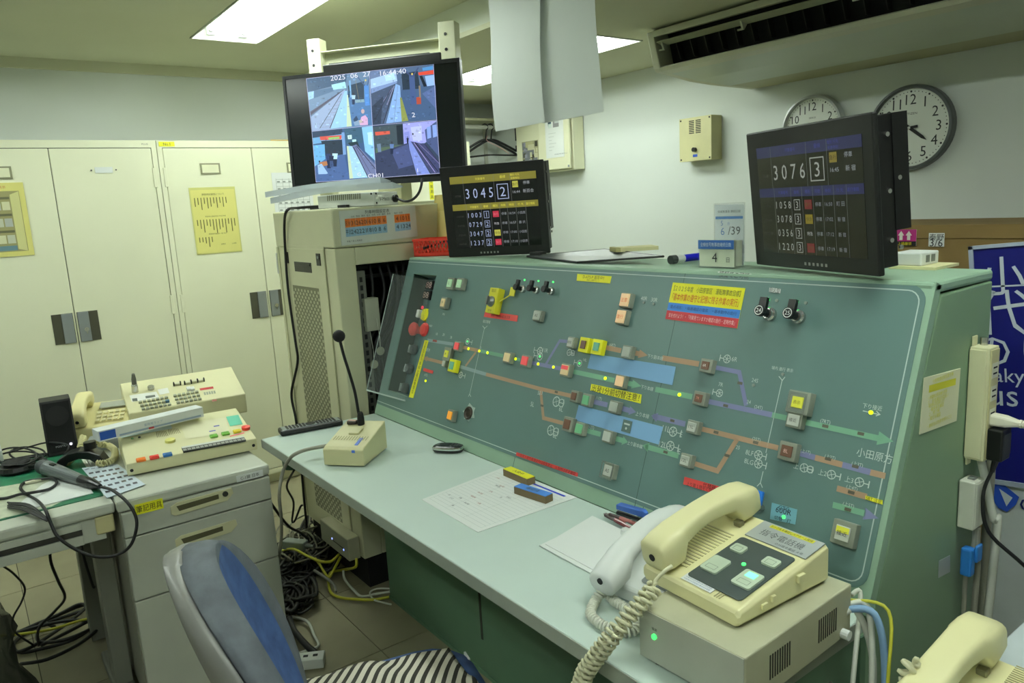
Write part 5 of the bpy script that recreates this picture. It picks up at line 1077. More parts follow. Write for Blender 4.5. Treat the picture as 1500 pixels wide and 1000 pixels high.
b = MB(TZ); b.col = (48, 98, 170); b.rect(0, w, hc * .68, hc, .0026); b.col = (214, 224, 232); b.text('全線信号無事故継続日数', w / 2, hc * .84, hc * .15, .003, maxw=w * .86); b.col = (40, 42, 44); b.text('4', w * .47, hc * .38, hc * .33, .003); b.text('日', w * .84, hc * .30, hc * .17, .003); b.build('card_print', PRINT, fc)
bc = MB().bx(w * .18, w * .98, .037, .0385, .004, hb).build('rear_card', mat('rear_card', (226, 234, 236), .6), t)
MB().bx(w * .16, w * 1.0, .0355, .0365, hc * .5, hb + .004).bx(w * .16, w * 1.0, .039, .040, .01, hb + .004).build('clear_sleeve', mat('sleeve_clear', (230, 240, 240), .05, alpha=.10, var=0), t)
b = MB(TZ); hh = hb - hc; b.col = (40, 120, 200); b.rect(w * .2, w * .96, hc + hh * .58, hc + hh * .66, -.0368); b.col = (40, 44, 50); b.text('全線無事故 継続記録', w * .58, hc + hh * .8, hh * .08, -.0368, maxw=w * .7); b.col = (40, 46, 54); b.text('/39', w * .72, hc + hh * .24, hh * .24, -.0368); b.col = (80, 130, 200); b.text('6', w * .40, hc + hh * .22, hh * .22, -.0368); b.text('5', w * .38, hc + hh * .46, hh * .14, -.0368); b.text('月', w * .56, hc + hh * .44, hh * .08, -.0368); b.build('card_print', PRINT, bc)
a = CT.px(1316, 396)
t = thing('outlet_box', 'small white plastic box on a plate beside the right display', 'box', loc=(a[0] - .03, a[1] + .02, ZT)); MB().bx(0, .09, 0, .10, .0005, .006).build('base_plate', cream_m, t); MB().bx(.0, .058, .012, .085, .006, .032).build('box_body', white_m, t, bevel=.003); MB().bx(.058, .0586, .03, .045, .012, .026).bx(.058, .0586, .052, .068, .012, .026).build('socket_slot', greymark, t)
# ============================================================ ON THE WORKTOP
WT = Fr((0, 0, ZD), (1, 0, 0), (0, 1, 0))
# gooseneck microphone
a, c = WT.px(475, 683), WT.px(534, 685); dr_ = Vector((c[0] - a[0], c[1] - a[1], 0)).normalized()
MK = Fr((a[0], a[1], ZD + .001), dr_, Vector((0, 0, 1)).cross(dr_))
t = thing('desk_microphone', 'cream desk microphone with black gooseneck standing on the grey worktop', 'microphone', M=MK.M)
mw, md_ = math.hypot(c[0] - a[0], c[1] - a[1]), .165; mc = mat('mic_cream', (206, 202, 156), .5, var=.02)
MB().prism([(0, .003), (0, .050), (.012, .056), (md_, .088), (md_, .003)], 0, mw, 'x').build('base', mc, t, bevel=.003)
b = MB()
for i in range(13): x = .012 + i * (mw - .024) / 12; b.add([(x - .0013, .045, .0645), (x + .0013, .045, .0645), (x + .0013, .068, .0690), (x - .0013, .068, .0690)], [(0, 1, 2, 3)])
b.build('speaker_slot', mat('slot_cream', (150, 146, 104), .6), t)
MB().prism([(.078, .0700), (.078, .0755), (.112, .0825), (.112, .0765)], mw * .36, mw * .62, 'x').build('talk_key', mc, t, bevel=.002)
sk = MB().prism([(.020, .0575), (.020, .059), (.060, .0672), (.060, .0655)], mw * .72, mw * .80, 'x').bx(mw * .72, mw * .80, -.0006, 0, .042, .05).build('blue_tape', mat('tape_blue', (72, 112, 206), .5), t)
g0 = Vector((mw * .60, md_ - .024, .082)); MI = MK.M.inverted()
bk = Fr(MK.M @ g0, (MK.M.to_3x3() @ Vector((1, 0, 0))), (0, 0, 1)); ps = [MI @ (bk.M @ Vector((*bk.px(u, v), 0))) for (u, v) in ((529, 620), (525, 603), (520, 575), (512, 547), (504, 522), (499, 503), (497, 497))]
MB().lathe([(.013, 0), (.013, .006), (.0105, .012), (.0105, .030), (.0085, .045), (.006, .05)], ps[0] + Vector((0, 0, -.014)), 14).build('neck_socket', black_m, t)
MB().tube(smoothpts(ps, 6), .0046, 8).build('gooseneck', black_m, t, smooth=True); MB().ball(ps[-1] + Vector((0, 0, .010)), .0185, 14).build('foam_windscreen', blackmat, t, smooth=True)
MB().bx(mw * .12, mw * .36, md_ - .034, md_ - .016, .0845, .094).build('slide_switch', mat('switch_dark', (54, 46, 40), .4), t, bevel=.002); MB().bx(mw * .14, mw * .34, md_ - .030, md_ - .020, .094, .096).build('switch_window', mat('switch_pink', (214, 176, 160), .5), t)
MF = MK.M
cable('microphone_lead', 'grey cable arching from the desk microphone over the worktop edge to the floor', [MF @ Vector((.004, .10, .035)), WT.M @ Vector((*WT.px(455, 657, .03), .03)), WT.M @ Vector((*WT.px(436, 663, .03), .03)), at(424, 672, 'y', -.425), at(414, 692, 'y', -.44), at(409, 725, 'y', -.46), at(412, 760, 'y', -.45), at(411, 800, 'y', -.44), at(402, 850, 'y', -.44), at(393, 890, 'y', -.44), at(388, 930, 'y', -.44), at(392, 950, 'y', -.43), at(410, 957, 'y', -.38), at(430, 951, 'y', -.30), at(450, 945, 'z', .012)], .0055, cab_gr, k=5)
# remote control
a, c = WT.px(412, 640), WT.px(503, 623); RMF = Fr((a[0], a[1], ZD + .001), (c[0] - a[0], c[1] - a[1], 0), (-(c[1] - a[1]), c[0] - a[0], 0)); L_ = math.hypot(c[0] - a[0], c[1] - a[1])
t = thing('remote_control', 'black remote control with rows of grey keys at the back of the worktop', 'remote control', M=RMF.M); MB().bx(0, L_, 0, .052, 0, .019).build('case', black_m, t, bevel=.005); b = MB()
MB().bx(.008, L_ - .008, .004, .048, .019, .0196).build('face_plate', mat('remote_silver', (150, 158, 158), .4, .3), t)
for i in range(15):
    if i in (6, 7, 8): continue
    for j in range(4): b.bx(.022 + i * (L_ - .04) / 15, .022 + (i + .62) * (L_ - .04) / 15, .007 + j * .0105, .014 + j * .0105, .0196, .0215)
b.build('key', black_m, t); MB().lathe([(.016, .0196), (.016, .022), (.007, .022), (.001, .021)], (.022 + 7.3 * (L_ - .04) / 15, .026, 0), 16).build('navigation_pad', black_m, t)
# flip phone
a = WT.px(652, 662)
t = thing('flip_phone', 'closed black and silver mobile phone lying on the worktop', 'mobile phone', loc=(a[0], a[1] + .012, ZD + .001), rz_=math.radians(38)); el = lambda w, h, z: [(w * math.copysign(abs(math.cos(k * math.pi / 12)) ** .7, math.cos(k * math.pi / 12)), h * math.copysign(abs(math.sin(k * math.pi / 12)) ** .7, math.sin(k * math.pi / 12)), z) for k in range(24)]
MB().loft([el(.044, .024, 0), el(.047, .026, .005), el(.047, .026, .009)]).build('base', black_m, t); MB().loft([el(.048, .027, .009), el(.048, .027, .013), el(.045, .0245, .016)]).build('chrome_band', mat('chrome', (214, 216, 214), .12, .95), t); MB().loft([el(.045, .0245, .016), el(.038, .019, .019)]).build('lid', mat('phone_lid', (34, 36, 38), .25), t)
MB().bx(-.020, .002, -.012, .012, .019, .0196).build('small_display', scrn_m, t); b = MB()
for i in range(3):
    for j in range(3): b.bx(.010 + i * .008, .016 + i * .008, -.012 + j * .009, -.006 + j * .009, .019, .0198)
b.build('key', mat('phone_key', (70, 74, 76), .3), t); MB().bx(-.036, -.026, -.006, .006, .018, .0196).build('silver_key', metal_m, t)
# paper sheet with pen-written rows
q = [WT.px(*p) for p in ((618, 732), (700, 780), (845, 729), (735, 686))]
t = thing('record_sheet', 'white ruled record sheet lying in the middle of the worktop', 'paper', loc=(0, 0, ZD)); MB().prism(q, .0004, .0016).build('sheet', paper_m, t)
b = MB(); A, B_, C_, D_ = [Vector(p) for p in q]
def g(u, v): return A.lerp(B_, v).lerp(D_.lerp(C_, v), u)
b.col = (168, 178, 176)
for i in range(19): b.line([tuple(g(.06 + i * .046, .05)), tuple(g(.06 + i * .046, .95))], .0006, .002)
for i in range(4): b.line([tuple(g(.06, .05 + i * .3)), tuple(g(.888, .05 + i * .3))], .0005, .002)
b.col = (40, 60, 190); b.flat([tuple(g(.93, .26)), tuple(g(.955, .26)), tuple(g(.955, .92)), tuple(g(.93, .92))], .002)
b.col = (70, 74, 80); rot = math.atan2((B_ - A).y, (B_ - A).x)
for i in range(16):
    u, v = random.uniform(.1, .85), random.uniform(.08, .7); p_ = g(u, v); b.col = random.choice(((70, 74, 80), (150, 80, 70), (90, 96, 100))); b.text(random.choice(('①②', '3番', '点検', '16:30', '済', '確認者', '1003', '入換')), p_.x, p_.y, .0065, .0021, rot=rot + math.pi / 2 * 0)
p_ = g(.9, .4); b.col = (70, 74, 80); b.text('駅務引継事項', p_.x, p_.y, .007, .0021, rot=rot); b.build('sheet_print', PRINT, t)
def magnet(pts, m, label, txt):
    a, c, d = [WT.px(*p, .014) for p in pts]; L_ = math.hypot(c[0] - a[0], c[1] - a[1]); f_ = Fr((a[0], a[1], ZD + .002), (c[0] - a[0], c[1] - a[1], 0), (-(c[1] - a[1]), c[0] - a[0], 0))
    t = thing('label_block', label, 'block', M=f_.M); MB().bx(0, L_, 0, .026, 0, .018).build('block', mat('block_wood', (112, 96, 66), .7), t); o = MB().bx(.0005, L_ - .0005, .0005, .0255, .018, .0195).build('colour_top', m, t); b = MB(); b.col = (60, 60, 30); b.text(txt, L_ / 2, .013, .013, .0199, maxw=L_ * .8); b.build('top_print', PRINT, o)
magnet(((737, 690), (772, 705), (782, 700)), yel_m, 'yellow-topped wooden label block on the record sheet', '入換中')
magnet(((753, 716), (799, 731), (806, 726)), mat('block_blue', (70, 132, 214), .5), 'blue-topped wooden label block on the record sheet', '確認済')
# white cloth-like papers under the white phone
q = [WT.px(*p) for p in ((795, 800), (880, 846), (952, 800), (868, 760))]
t = thing('blank_paper_pile', 'pile of blank white sheets beside the white telephone', 'paper', loc=(0, 0, ZD))
for i, (dx, dy) in enumerate(((0, 0), (.010, -.006), (-.006, .005))):
    MB().prism([(a + dx * (1 if k % 2 else -.4), b_ + dy) for k, (a, b_) in enumerate(q)], .0004 + i * .0016, .0016 + i * .0016).build('sheet', paper_m, t)
# pens and clips in front of the panel
def pen(p0, p1, z, r, m, label, name='pen'):
    a, c = Vector((*WT.px(*p0, z), ZD + z)), Vector((*WT.px(*p1, z), ZD + z)); d_ = (c - a).normalized(); t = thing(name, label, 'pen', M=Fr(a, d_, Vector((0, 0, 1)).cross(d_)).M); L_ = (c - a).length
    MB().cyl((0, 0, 0), (L_ * .62, 0, 0), r, n=10).build('barrel', m, t); MB().cyl((L_ * .62, 0, 0), (L_ * .93, 0, 0), r * .9, n=10).build('grip', mat('pen_grip', (60, 44, 44), .4), t); MB().cyl((L_ * .93, 0, 0), (L_, 0, 0), r * .8, r * .2, n=10).build('tip', metal_m, t); MB().bx(0, L_ * .3, -r * .3, r * .3, r, r * 1.5).build('pocket_clip', metal_m, t)
pen((933, 778), (884, 752), .012, .0055, mat('pen_maroon', (120, 60, 62), .25), 'translucent dark red pen lying beside the white telephone')
pen((940, 770), (890, 752), .018, .0045, mat('pen_clearred', (176, 110, 106), .2), 'pale red ballpoint pen resting on the darker red pen')
a, c = WT.px(902, 754), WT.px(942, 768); f_ = Fr((a[0], a[1], ZD + .001), (c[0] - a[0], c[1] - a[1], 0), (-(c[1] - a[1]), c[0] - a[0], 0)); t = thing('stapler', 'blue and black stapler behind the white telephone handset', 'stapler', M=f_.M); MB().bx(0, .085, 0, .026, 0, .008).build('base', black_m, t, bevel=.002); MB().prism([(.0, .012), (.0, .024), (.075, .030), (.085, .026), (.085, .014)], .001, .025, 'y').build('arm', mat('stapler_blue', (60, 100, 180), .4), t, bevel=.002); MB().bx(.0, .06, .005, .021, .008, .013).build('magazine', metal_m, t)
a = WT.px(919, 777, .01); t = thing('round_magnet', 'round white magnet beside the red pens', 'magnet', loc=(a[0], a[1], ZD + .001)); MB().lathe([(.014, 0), (.015, .004), (.013, .012), (.001, .013)], (0, 0, 0), 18).build('cap', white_m, t); MB().lathe([(.011, -.0008), (.011, 0), (.001, 0)], (0, 0, 0), 14).build('magnet_disc', greymark, t)
# grey interface box under the cream telephone
t = thing('telephone_power_box', 'beige metal interface box carrying the cream telephone on the worktop', 'interface box', loc=(-.072, -.218, ZD), rz_=math.radians(2.0)); bw_, bd_ = .088, .143
MB().bx(-bw_ - .014, bw_, -bd_, bd_, .006, .090).build('case', mat('box_beige', (178, 178, 150), .5, var=.05, scale=14), t, bevel=.0025)
MB().bx(-bw_ - .012, bw_ - .002, -bd_ - .0012, -bd_, .008, .088).build('front_plate', mat('box_front', (176, 180, 164), .5), t)
b = MB()
for yy in (-.085, .045):
    for i in range(9): b.bx(bw_ - .0004, bw_ + .0006, yy + i * .0062, yy + i * .0062 + .0026, .030, .068)
b.build('vent_slot', mat('vent_dark', (40, 40, 32), .7), t)
MB().cyl((-bw_ + .018, -bd_ - .001, .052), (-bw_ + .018, -bd_ - .004, .052), .0045, n=10).build('power_lamp', led_g, t); b = MB(TZ); b.col = (70, 72, 60); b.text('電源', -bw_ + .018, .064, .005, bd_ + .0016).build('lamp_print', PRINT, t)
MB().cyl((bw_, bd_ - .026, .016), (bw_ + .012, bd_ - .026, .016), .008, n=12).build('fuse_holder', white_m, t); b = MB()
for sx in (-1, 1):
    for sy in (-1, 1): b.cyl((sx * (bw_ - .014), sy * (bd_ - .014), 0), (sx * (bw_ - .014), sy * (bd_ - .014), .006), .008, n=10)
b.build('rubber_foot', black_m, t)
# telephones
def handset(parent, m, L_=.215, hz=.0, name='handset', wide=.046, rnd=False):
    rings = []
    prof = [(-.5, .004, .034, .82), (-.487, -.004, .042, .96), (-.40, -.008, .049, 1.0), (-.31, -.007, .052, 1.0), (-.285, .006, .0525, .96), (-.25, .020, .053, .86), (-.12, .027, .055, .80), (0, .029, .056, .78), (.12, .027, .055, .80), (.25, .020, .053, .86), (.285, .006, .0525, .96), (.31, -.007, .052, 1.0), (.40, -.008, .049, 1.0), (.487, -.004, .042, .96), (.5, .004, .034, .82)]
    if rnd: prof = [(q_[0], q_[1] - .006 * abs(2 * q_[0]) ** 2, q_[2] - .016 * abs(2 * q_[0]) ** 2 + .004, q_[3]) for q_ in prof]
    for s_, zb, zt, wf in prof:
        w_ = wide * wf; h_ = zt - zb
        rings.append([(a, s_ * L_, hz + b_) for a, b_ in rrect(w_, h_, min(w_, h_) * (.45 if rnd else .26), 3, 0, (zb + zt) / 2)])
    h_o = MB().loft(rings).build(name, m, parent, smooth=True)
    MB().cyl((0, -.5 * L_ - .0015, hz + .018), (0, -.5 * L_ + .004, hz + .018), .006, n=10).build('cord_socket', ink_m, h_o)
    return h_o
def cream_phone(label, M, w, d, key_kind):
    t = thing('desk_telephone', label, 'telephone', M=M)
    f, r = .028, .066      # front and rear heights
    body = MB()
    rings = []
    for y, h in ((0, f - .006), (.004, f), (d * .62, f + (r - f) * .62), (d - .004, r), (d, r - .006)):
        k = .003 if y in (0, d) else 0
        rings.append([(.006 + k, y, .002), (w - .006 - k, y, .002), (w - k, y, .010), (w - k, y, h - .006), (w - .006 - k, y, h), (.006 + k, y, h), (k, y, h - .006), (k, y, .010)])
    body.loft([list(q_) for q_ in rings]).build('base', cream_m, t, bevel=.002)
    sl = math.atan2(r - f, d); TFm = Matrix.Translation((0, 0, f)) @ Matrix.Rotation(sl, 4, 'X')
    hw = .062
    hs_ = handset(t, cream_m, d * 1.10, .0, wide=.056); hs_.matrix_local = TFm @ Matrix.Translation((.036, d * .52, .010))
    b = MB()
    for i in range(16): b.bx(.008, .066, d * .16 + i * .0075, d * .16 + i * .0075 + .0028, .0003, .0012)
    b.build('cradle_groove', cream_dk, t, M=TFm)
    MB().bx(.046, .060, d * .80, d * .86, .0, .010).build('hook_switch', mat('hook_dark', (120, 116, 84), .5), t, M=TFm, bevel=.002)
    if key_kind == 1:
        pl = MB().prism(rrect(.104, d * .62, .006, 3, w - .066, d * .40), .0008, .0022).build('key_plate', mat('plate_charcoal', (66, 76, 74), .45), t, M=TFm)
        kc = mat('phone_key_pale', (192, 206, 184), .4)
        for (x, y, kw, kh, lit) in ((w - .098, d * .56, .024, .020, 0), (w - .036, d * .56, .026, .020, 0), (w - .098, d * .30, .032, .040, 0), (w - .036, d * .30, .034, .040, 1)):
            k_ = MB().prism(rrect(kw, kh, .004, 3, x, y), .0022, .0055).build('line_key', kc, t, M=TFm)
            MB().frame(x - kw * .30, x + kw * .30, y - kh * .36, y - kh * .10 if kh > .03 else y + kh * .2, .0007, .0058).build('key_mark', mat('key_mark_ink', (110, 130, 110), .6), k_)
            if lit: MB().bx(x - kw * .25, x + kw * .25, y + kh * .08, y + kh * .38, .0056, .0066).build('key_lamp', mat('lamp_soft_green', (120, 255, 180), .4, emit=1.3, var=0), k_)
        MB().cyl((w - .066, d * .43, .0022), (w - .066, d * .43, .004), .0035, n=10).build('status_lamp', led_g, t, M=TFm)
        la = MB().bx(w - .118, w - .004, d * .745, d * .985, .0008, .0028).build('name_card', mat('name_card_grey', (168, 174, 172), .35), t, M=TFm)
        b = MB(); b.col = (214, 210, 60); b.rect(w - .100, w - .018, d * .93, d * .97, .0031); b.col = (60, 62, 30); b.text('トーク札を確認しベアホーム保持', w - .059, d * .95, .0065, .0034, maxw=.076); b.col = (90, 94, 94); b.text('指令電話機', w - .062, d * .85, .017, .0031, maxw=.08); b.col = (60, 64, 66); b.text('ＯＨ指令電話 ４号', w - .038, d * .775, .006, .0031, maxw=.05); b.build('card_print', PRINT, la)
        lb = MB().bx(w - .150 + .03, w - .060, .008, .026, .0003, .0010).build('note_label', paper_m, t, M=TFm); b = MB(); b.col = (120, 130, 170)
        for i in range(3): b.text('切替表示は手前側の番号表を参照', w - .09, .0215 - i * .005, .0032, .0014, maxw=.052)
        b.build('label_print', PRINT, lb)
        b = MB()
        for i in range(3): b.bx(w - .052 + i * .0045, w - .0505 + i * .0045, .006, .020, .0002, .001)
        b.build('sound_slot', cream_dk, t, M=TFm)
        s_ = MB(); s_.bx(w, w + .004, d * .22, d * .28, .016, .024).bx(w, w + .005, d * .32, d * .36, .020, .030).bx(w, w + .006, d * .60, d * .68, .030, .042).build('side_slider', cream_m, t, bevel=.001)
    else:
        b = MB()
        for i in range(17): b.bx(.078, w - .004, d * .70 + i * .0042, d * .70 + i * .0042 + .0018, .0003, .0012)
        b.build('speaker_slot', mat('slot_cream', (150, 146, 104), .6), t, M=TFm)
        pl = MB().prism(rrect(w - .098, d * .46, .006, 3, (w + .088) / 2, d * .42), .0008, .0022).build('key_plate', mat('plate_skyblue', (126, 158, 204), .45), t, M=TFm)
        MB().bx(.090, .135, d * .575, d * .595, .0022, .006).build('slide_key', metal_m, t, M=TFm)
        MB().bx(.046, .064, d * .14, d * .62, .0004, .0016).build('index_card', paper_m, t, M=TFm)
    return t, TFm
ph, PT = cream_phone('cream command telephone with charcoal key plate standing on the beige box', Fr((-.222, -.300, ZD + .0905), (1, -.05, 0), (.05, 1, 0)).M, .198, .215, 1)
PHI = ph.matrix_world.inverted()
cc = mat('cord_cream', (214, 212, 176), .45)
def cord(t, pts, rad, pitch, r, m, k=8): MB(t.matrix_world.inverted()).tube(coil(pts, rad, pitch, k), r, 5).build('coiled_cord', m, t, smooth=True)
MB(PHI).tube(smoothpts([at(984, 829, 'y', -.322), at(974, 836, 'y', -.335), at(962, 848, 'y', -.345), at(957, 858, 'y', -.352)], 4), .0034, 6).build('cord_end', cc, ph, smooth=True)
cord(ph, [at(957, 858, 'y', -.352), at(940, 876, 'y', -.375), at(916, 902, 'y', -.40), at(892, 930, 'y', -.425), at(868, 962, 'y', -.44), at(852, 985, 'y', -.445), at(842, 1020, 'y', -.445)], .0085, .0105, .0031, cc)
cord(ph, [at(964, 860, 'y', -.345), at(948, 878, 'y', -.372), at(926, 902, 'y', -.395), at(903, 930, 'y', -.42), at(880, 960, 'y', -.435), at(860, 990, 'y', -.445), at(848, 1030, 'y', -.445)], .0085, .0112, .0031, cc)
# white telephone
t = thing('white_telephone', 'white desk telephone with white handset left of the cream command telephone', 'telephone', M=Fr((-.360, -.268, ZD + .0015), (math.cos(.13), math.sin(.13), 0), (-math.sin(.13), math.cos(.13), 0)).M)
W_, D_p = .165, .235
MB().loft([[(0, y, .0), (W_, y, .0), (W_, y, h), (0, y, h)] for y, h in ((0, .022), (.006, .028), (D_p - .01, .062), (D_p, .056))]).build('base', white_m, t, bevel=.004)
sl = math.atan2(.036, D_p); TW = Matrix.Translation((0, 0, .028)) @ Matrix.Rotation(sl, 4, 'X')
hs_ = handset(t, white_m, .27, 0, wide=.058, rnd=True); hs_.matrix_local = TW @ Matrix.Translation((.040, D_p * .39, .012))
pl = MB().prism(rrect(.085, .10, .006, 3, .115, .075), .0003, .0016).build('key_plate', mat('plate_grey', (128, 132, 130), .45), t, M=TW)
b = MB()
for i in range(3):
    for j in range(4): b.bx(.086 + i * .022, .101 + i * .022, .035 + j * .021, .047 + j * .021, .0016, .006)
b.build('dial_key', mat('dial_key_grey', (70, 74, 74), .4), t, M=TW)
b = MB()
for i in range(12): b.bx(.062, .075, .075 + i * .006, .078 + i * .006, .0002, .0008)
b.build('sound_slot', mat('slot_white', (170, 174, 170), .6), t, M=TW); MB().ring((.098, .16), .024, .001, .0006, 24).build('dial_outline', mat('slot_white', (170, 174, 170)), t, M=TW)
MB().bx(.004, W_ - .004, .004, D_p - .004, -.0012, 0).build('underside', black_m, t)
hw_ = t.matrix_world @ TW @ Vector((.040, D_p * .39 - .130, .010))
cord(t, [hw_, at(884, 862, 'z', ZD + .03), at(872, 880, 'z', ZD + .012), at(865, 898, 'z', ZD + .010), at(877, 912, 'z', ZD + .010), at(897, 922, 'z', ZD + .010), at(922, 925, 'z', ZD + .010), at(935, 915, 'z', ZD + .012), at(925, 897, 'z', ZD + .012), at(900, 880, 'z', ZD + .012), at(889, 868, 'z', ZD + .016)], .0072, .0066, .0029, mat('cord_white', (216, 218, 202), .45))
# cables behind the beige box, falling at the right end of the worktop
for i, (m, x, l) in enumerate(((cab_wh, .02, 'white cable nearest the beige box falling beside the worktop end'), (cab_bl, .045, 'pale blue cable falling beside the worktop end'), (cab_wh, .03, 'second white cable falling beside the worktop end'), (cab_ye, .06, 'thin yellow-brown cable outermost beside the worktop end'), (cab_wh, .012, 'white cable hanging straight down beside the worktop end'))):
    cable('trunk_cable', l, [(.005, -.085 + .006 * i, ZD + .04 + .006 * i), (x, -.070 + .006 * i, ZD + .045 + .004 * i), (x + .022, -.06 - .01 * i, ZD - .03), (x + .03, -.08 - .012 * i, ZD - .15), (x + .035, -.11 - .012 * i, .35), (x + .03, -.13, .1), (x + .03, -.12, .01)], (.0055, .006, .005, .0028, .004)[i], m)
# ============================================================ RIGHT DESK AND ITS TELEPHONE
t = thing('side_desk', 'pale grey side desk at the lower right carrying a cream telephone', 'desk', loc=(.17, -.60, 0))
MB().bx(.0, .75, -.1, .92, ZD - .03, ZD - .0005).build('desktop', mat('pale_top', (204, 214, 216), .4), t, bevel=.003)
for x in (.03, .70):
    for y in (-.06, .86): MB().bx(x, x + .03, y, y + .03, 0, ZD - .031).build('leg', grey_met, t)
PH2 = Fr((.166, -.300, ZD + .0), (1, .0, 0), (-.0, 1, 0))
ph2, PT2 = cream_phone('cream telephone with sky-blue key plate at the lower right corner', PH2.M, .20, .225, 2)
cord(ph2, [at(1345, 975, 'y', -.235), at(1332, 976, 'y', -.24), at(1328, 985, 'y', -.24), at(1327, 1010, 'y', -.24), at(1326, 1040, 'y', -.24)], .008, .011, .0036, cc)
MB(ph2.matrix_world.inverted()).tube(smoothpts([at(1362, 967, 'y', -.2), at(1350, 970, 'y', -.215), at(1343, 976, 'y', -.235)], 4), .0034, 6).build('cord_end', cc, ph2, smooth=True)
# ============================================================ POWER STRIP, JUNCTION BOX AND CABLES ON THE CONSOLE SIDE
SX = .003
a, c = SD.px(1427, 505, .0), SD.px(1416, 668, .0)
yb = (a[0] + c[0]) / 2 - .016
t = thing('power_strip', 'cream four-outlet power strip screwed to the green console side', 'power strip', loc=(0, yb, 0)); z0, z1 = c[1], a[1]; stm2 = mat('strip_cream', (216, 214, 174), .45, var=.02)
MB().bx(.001, .034, .0, .040, z0, z1).bx(.001, .030, -.003, .0, z0 + .004, z1 - .004).build('body', stm2, t, bevel=.002)
MB().bx(.034, .0365, .003, .037, z0 + .004, z1 - .004).build('outlet_cover', mat('strip_cover', (206, 200, 152), .45), t, bevel=.001)
MB().bx(.001, .004, .006, .022, z1, z1 + .018).build('mount_tab', stm2, t); MB().bx(.001, .004, .006, .022, z0 - .014, z0).build('mount_tab', stm2, t); MB().cyl((.012, .030, z1), (.012, .030, z1 + .014), .007, n=10).build('screw', metal_m, t)
b = MB(); zl = z1 - z0
for k in (.80, .60, .40, .20):
    z = z0 + zl * k; b.bx(.0365, .037, .008, .032, z - .014, z + .014)
b.build('outlet_face', mat('outlet_white', (226, 226, 206), .4), t); b = MB()
for k in (.80, .60, .40, .20):
    z = z0 + zl * k; b.bx(.037, .0374, .012, .028, z + .004, z + .007).bx(.037, .0374, .012, .028, z - .007, z - .004)
b.build('outlet_slot', ink_m, t)
zp = z0 + zl * .37; p = Vector((.0377, yb + .02, zp))
t = thing('plug', 'white ribbed mains plug in the power strip', 'plug', loc=tuple(p)); MB().loft([[(x, a_, b_) for a_, b_ in rrect(w_, h_, .004, 2)] for x, w_, h_ in ((.0, .024, .022), (.022, .022, .020), (.04, .014, .013), (.044, .012, .012))]).build('body', mat('plug_white', (224, 220, 200), .4), t); b = MB()
for i in range(4): b.cyl((.044 + i * .006, 0, 0), (.048 + i * .006, 0, 0), .0075, n=10)
b.cyl((.044, 0, 0), (.068, 0, 0), .005, n=8).build('strain_relief', mat('plug_white', (224, 220, 200)), t)
cable('mains_lead', 'white mains lead drooping right from the ribbed plug', [p + Vector((.066, 0, 0)), p + Vector((.10, -.005, -.012)), p + Vector((.13, -.01, -.05)), p + Vector((.15, -.0, -.12)), p + Vector((.12, .05, -.3)), p + Vector((.10, .1, -.5)), (.16, .62, .02)], .0045, cab_wh)
zq = z0 + zl * .15; p = Vector((.0377, yb + .018, zq + .004))
t = thing('power_adapter', 'black plug-in power adapter below the white plug on the strip', 'adapter', loc=tuple(p)); MB().bx(.0, .026, -.020, .020, -.030, .030).build('case', black_m, t, bevel=.003); MB().bx(.026, .0265, -.014, .018, -.02, .02).build('rating_label', mat('rating_grey', (50, 52, 52), .5), t); MB().cyl((.014, -.012, -.030), (.010, -.014, -.052), .006, .004, n=10).build('strain_relief', black_m, t)
cable('adapter_lead', 'thin black lead running down from the power adapter past the junction box', [p + Vector((.010, -.014, -.050)), p + Vector((.0, -.020, -.10)), p + Vector((.010, -.012, -.17)), p + Vector((.06, .02, -.23)), p + Vector((.10, .10, -.32)), p + Vector((.12, .2, -.45)), (.17, .8, .06)], .0035, cab_bk)
a, c = SD.px(1402, 703), SD.px(1420, 758)
t = thing('junction_box', 'small white junction box on the green console side', 'junction box', loc=(0, a[0] + .005, 0)); MB().bx(.001, .030, 0, .042, c[1], a[1]).build('box_body', mat('jbox_white', (212, 214, 198), .45), t, bevel=.003); MB().bx(.030, .0315, .004, .038, c[1] + .004, a[1] - .004).build('lid', mat('jbox_white', (212, 214, 198)), t, bevel=.001); MB().bx(.01, .022, .014, .028, a[1], a[1] + .003).build('cable_port', greymark, t)
yj = a[0] + .005
cable('flat_lead', 'broad white flat lead from the power strip down behind the junction box', [(.02, yb + .024, z0 - .002), (.03, yb + .03, z0 - .05), (.045, yb + .034, z0 - .12), (.05, yb + .038, c[1]), (.045, yb + .03, .5), (.04, yb + .03, .25), (.05, yb + .03, .01)], .0075, cab_wh)
cable('telephone_lead', 'left grey lead below the junction box, with blue clip', [(.025, yj + .02, c[1]), (.025, yj + .022, c[1] - .03), (.02, yj + .008, c[1] - .09), (.02, yj + .006, c[1] - .16), (.022, yj + .012, .38), (.03, yj + .02, .2), (.03, yj + .02, .01)], .0045, cab_gr)
cable('telephone_lead', 'right grey lead below the junction box', [(.028, yj + .026, c[1]), (.028, yj + .027, c[1] - .04), (.028, yj + .036, c[1] - .09), (.027, yj + .034, c[1] - .2), (.028, yj + .034, .3), (.028, yj + .034, .01)], .006, cab_gr)
q = SD.px(1409, 830, .03); t = thing('cable_clip', 'bright blue clip gripping the grey leads under the junction box', 'clip', loc=(.012, yj + .0, 0)); z_ = SD.px(1409, 826, .02)[1]; MB().bx(0, .020, -.005, .016, z_ - .028, z_ + .028).build('clip_body', mat('clip_blue', (40, 120, 200), .4), t, bevel=.004); MB().bx(.02, .026, .006, .03, z_ + .0, z_ + .034).build('clip_jaw', mat('clip_blue', (40, 120, 200)), t, bevel=.003)
cable('trunk_lead', 'thick grey lead running down the rear corner of the console side', [(.018, .415, z0), (.018, .412, .6), (.02, .408, .45), (.018, .41, .2), (.018, .415, .01)], .009, cab_gr)
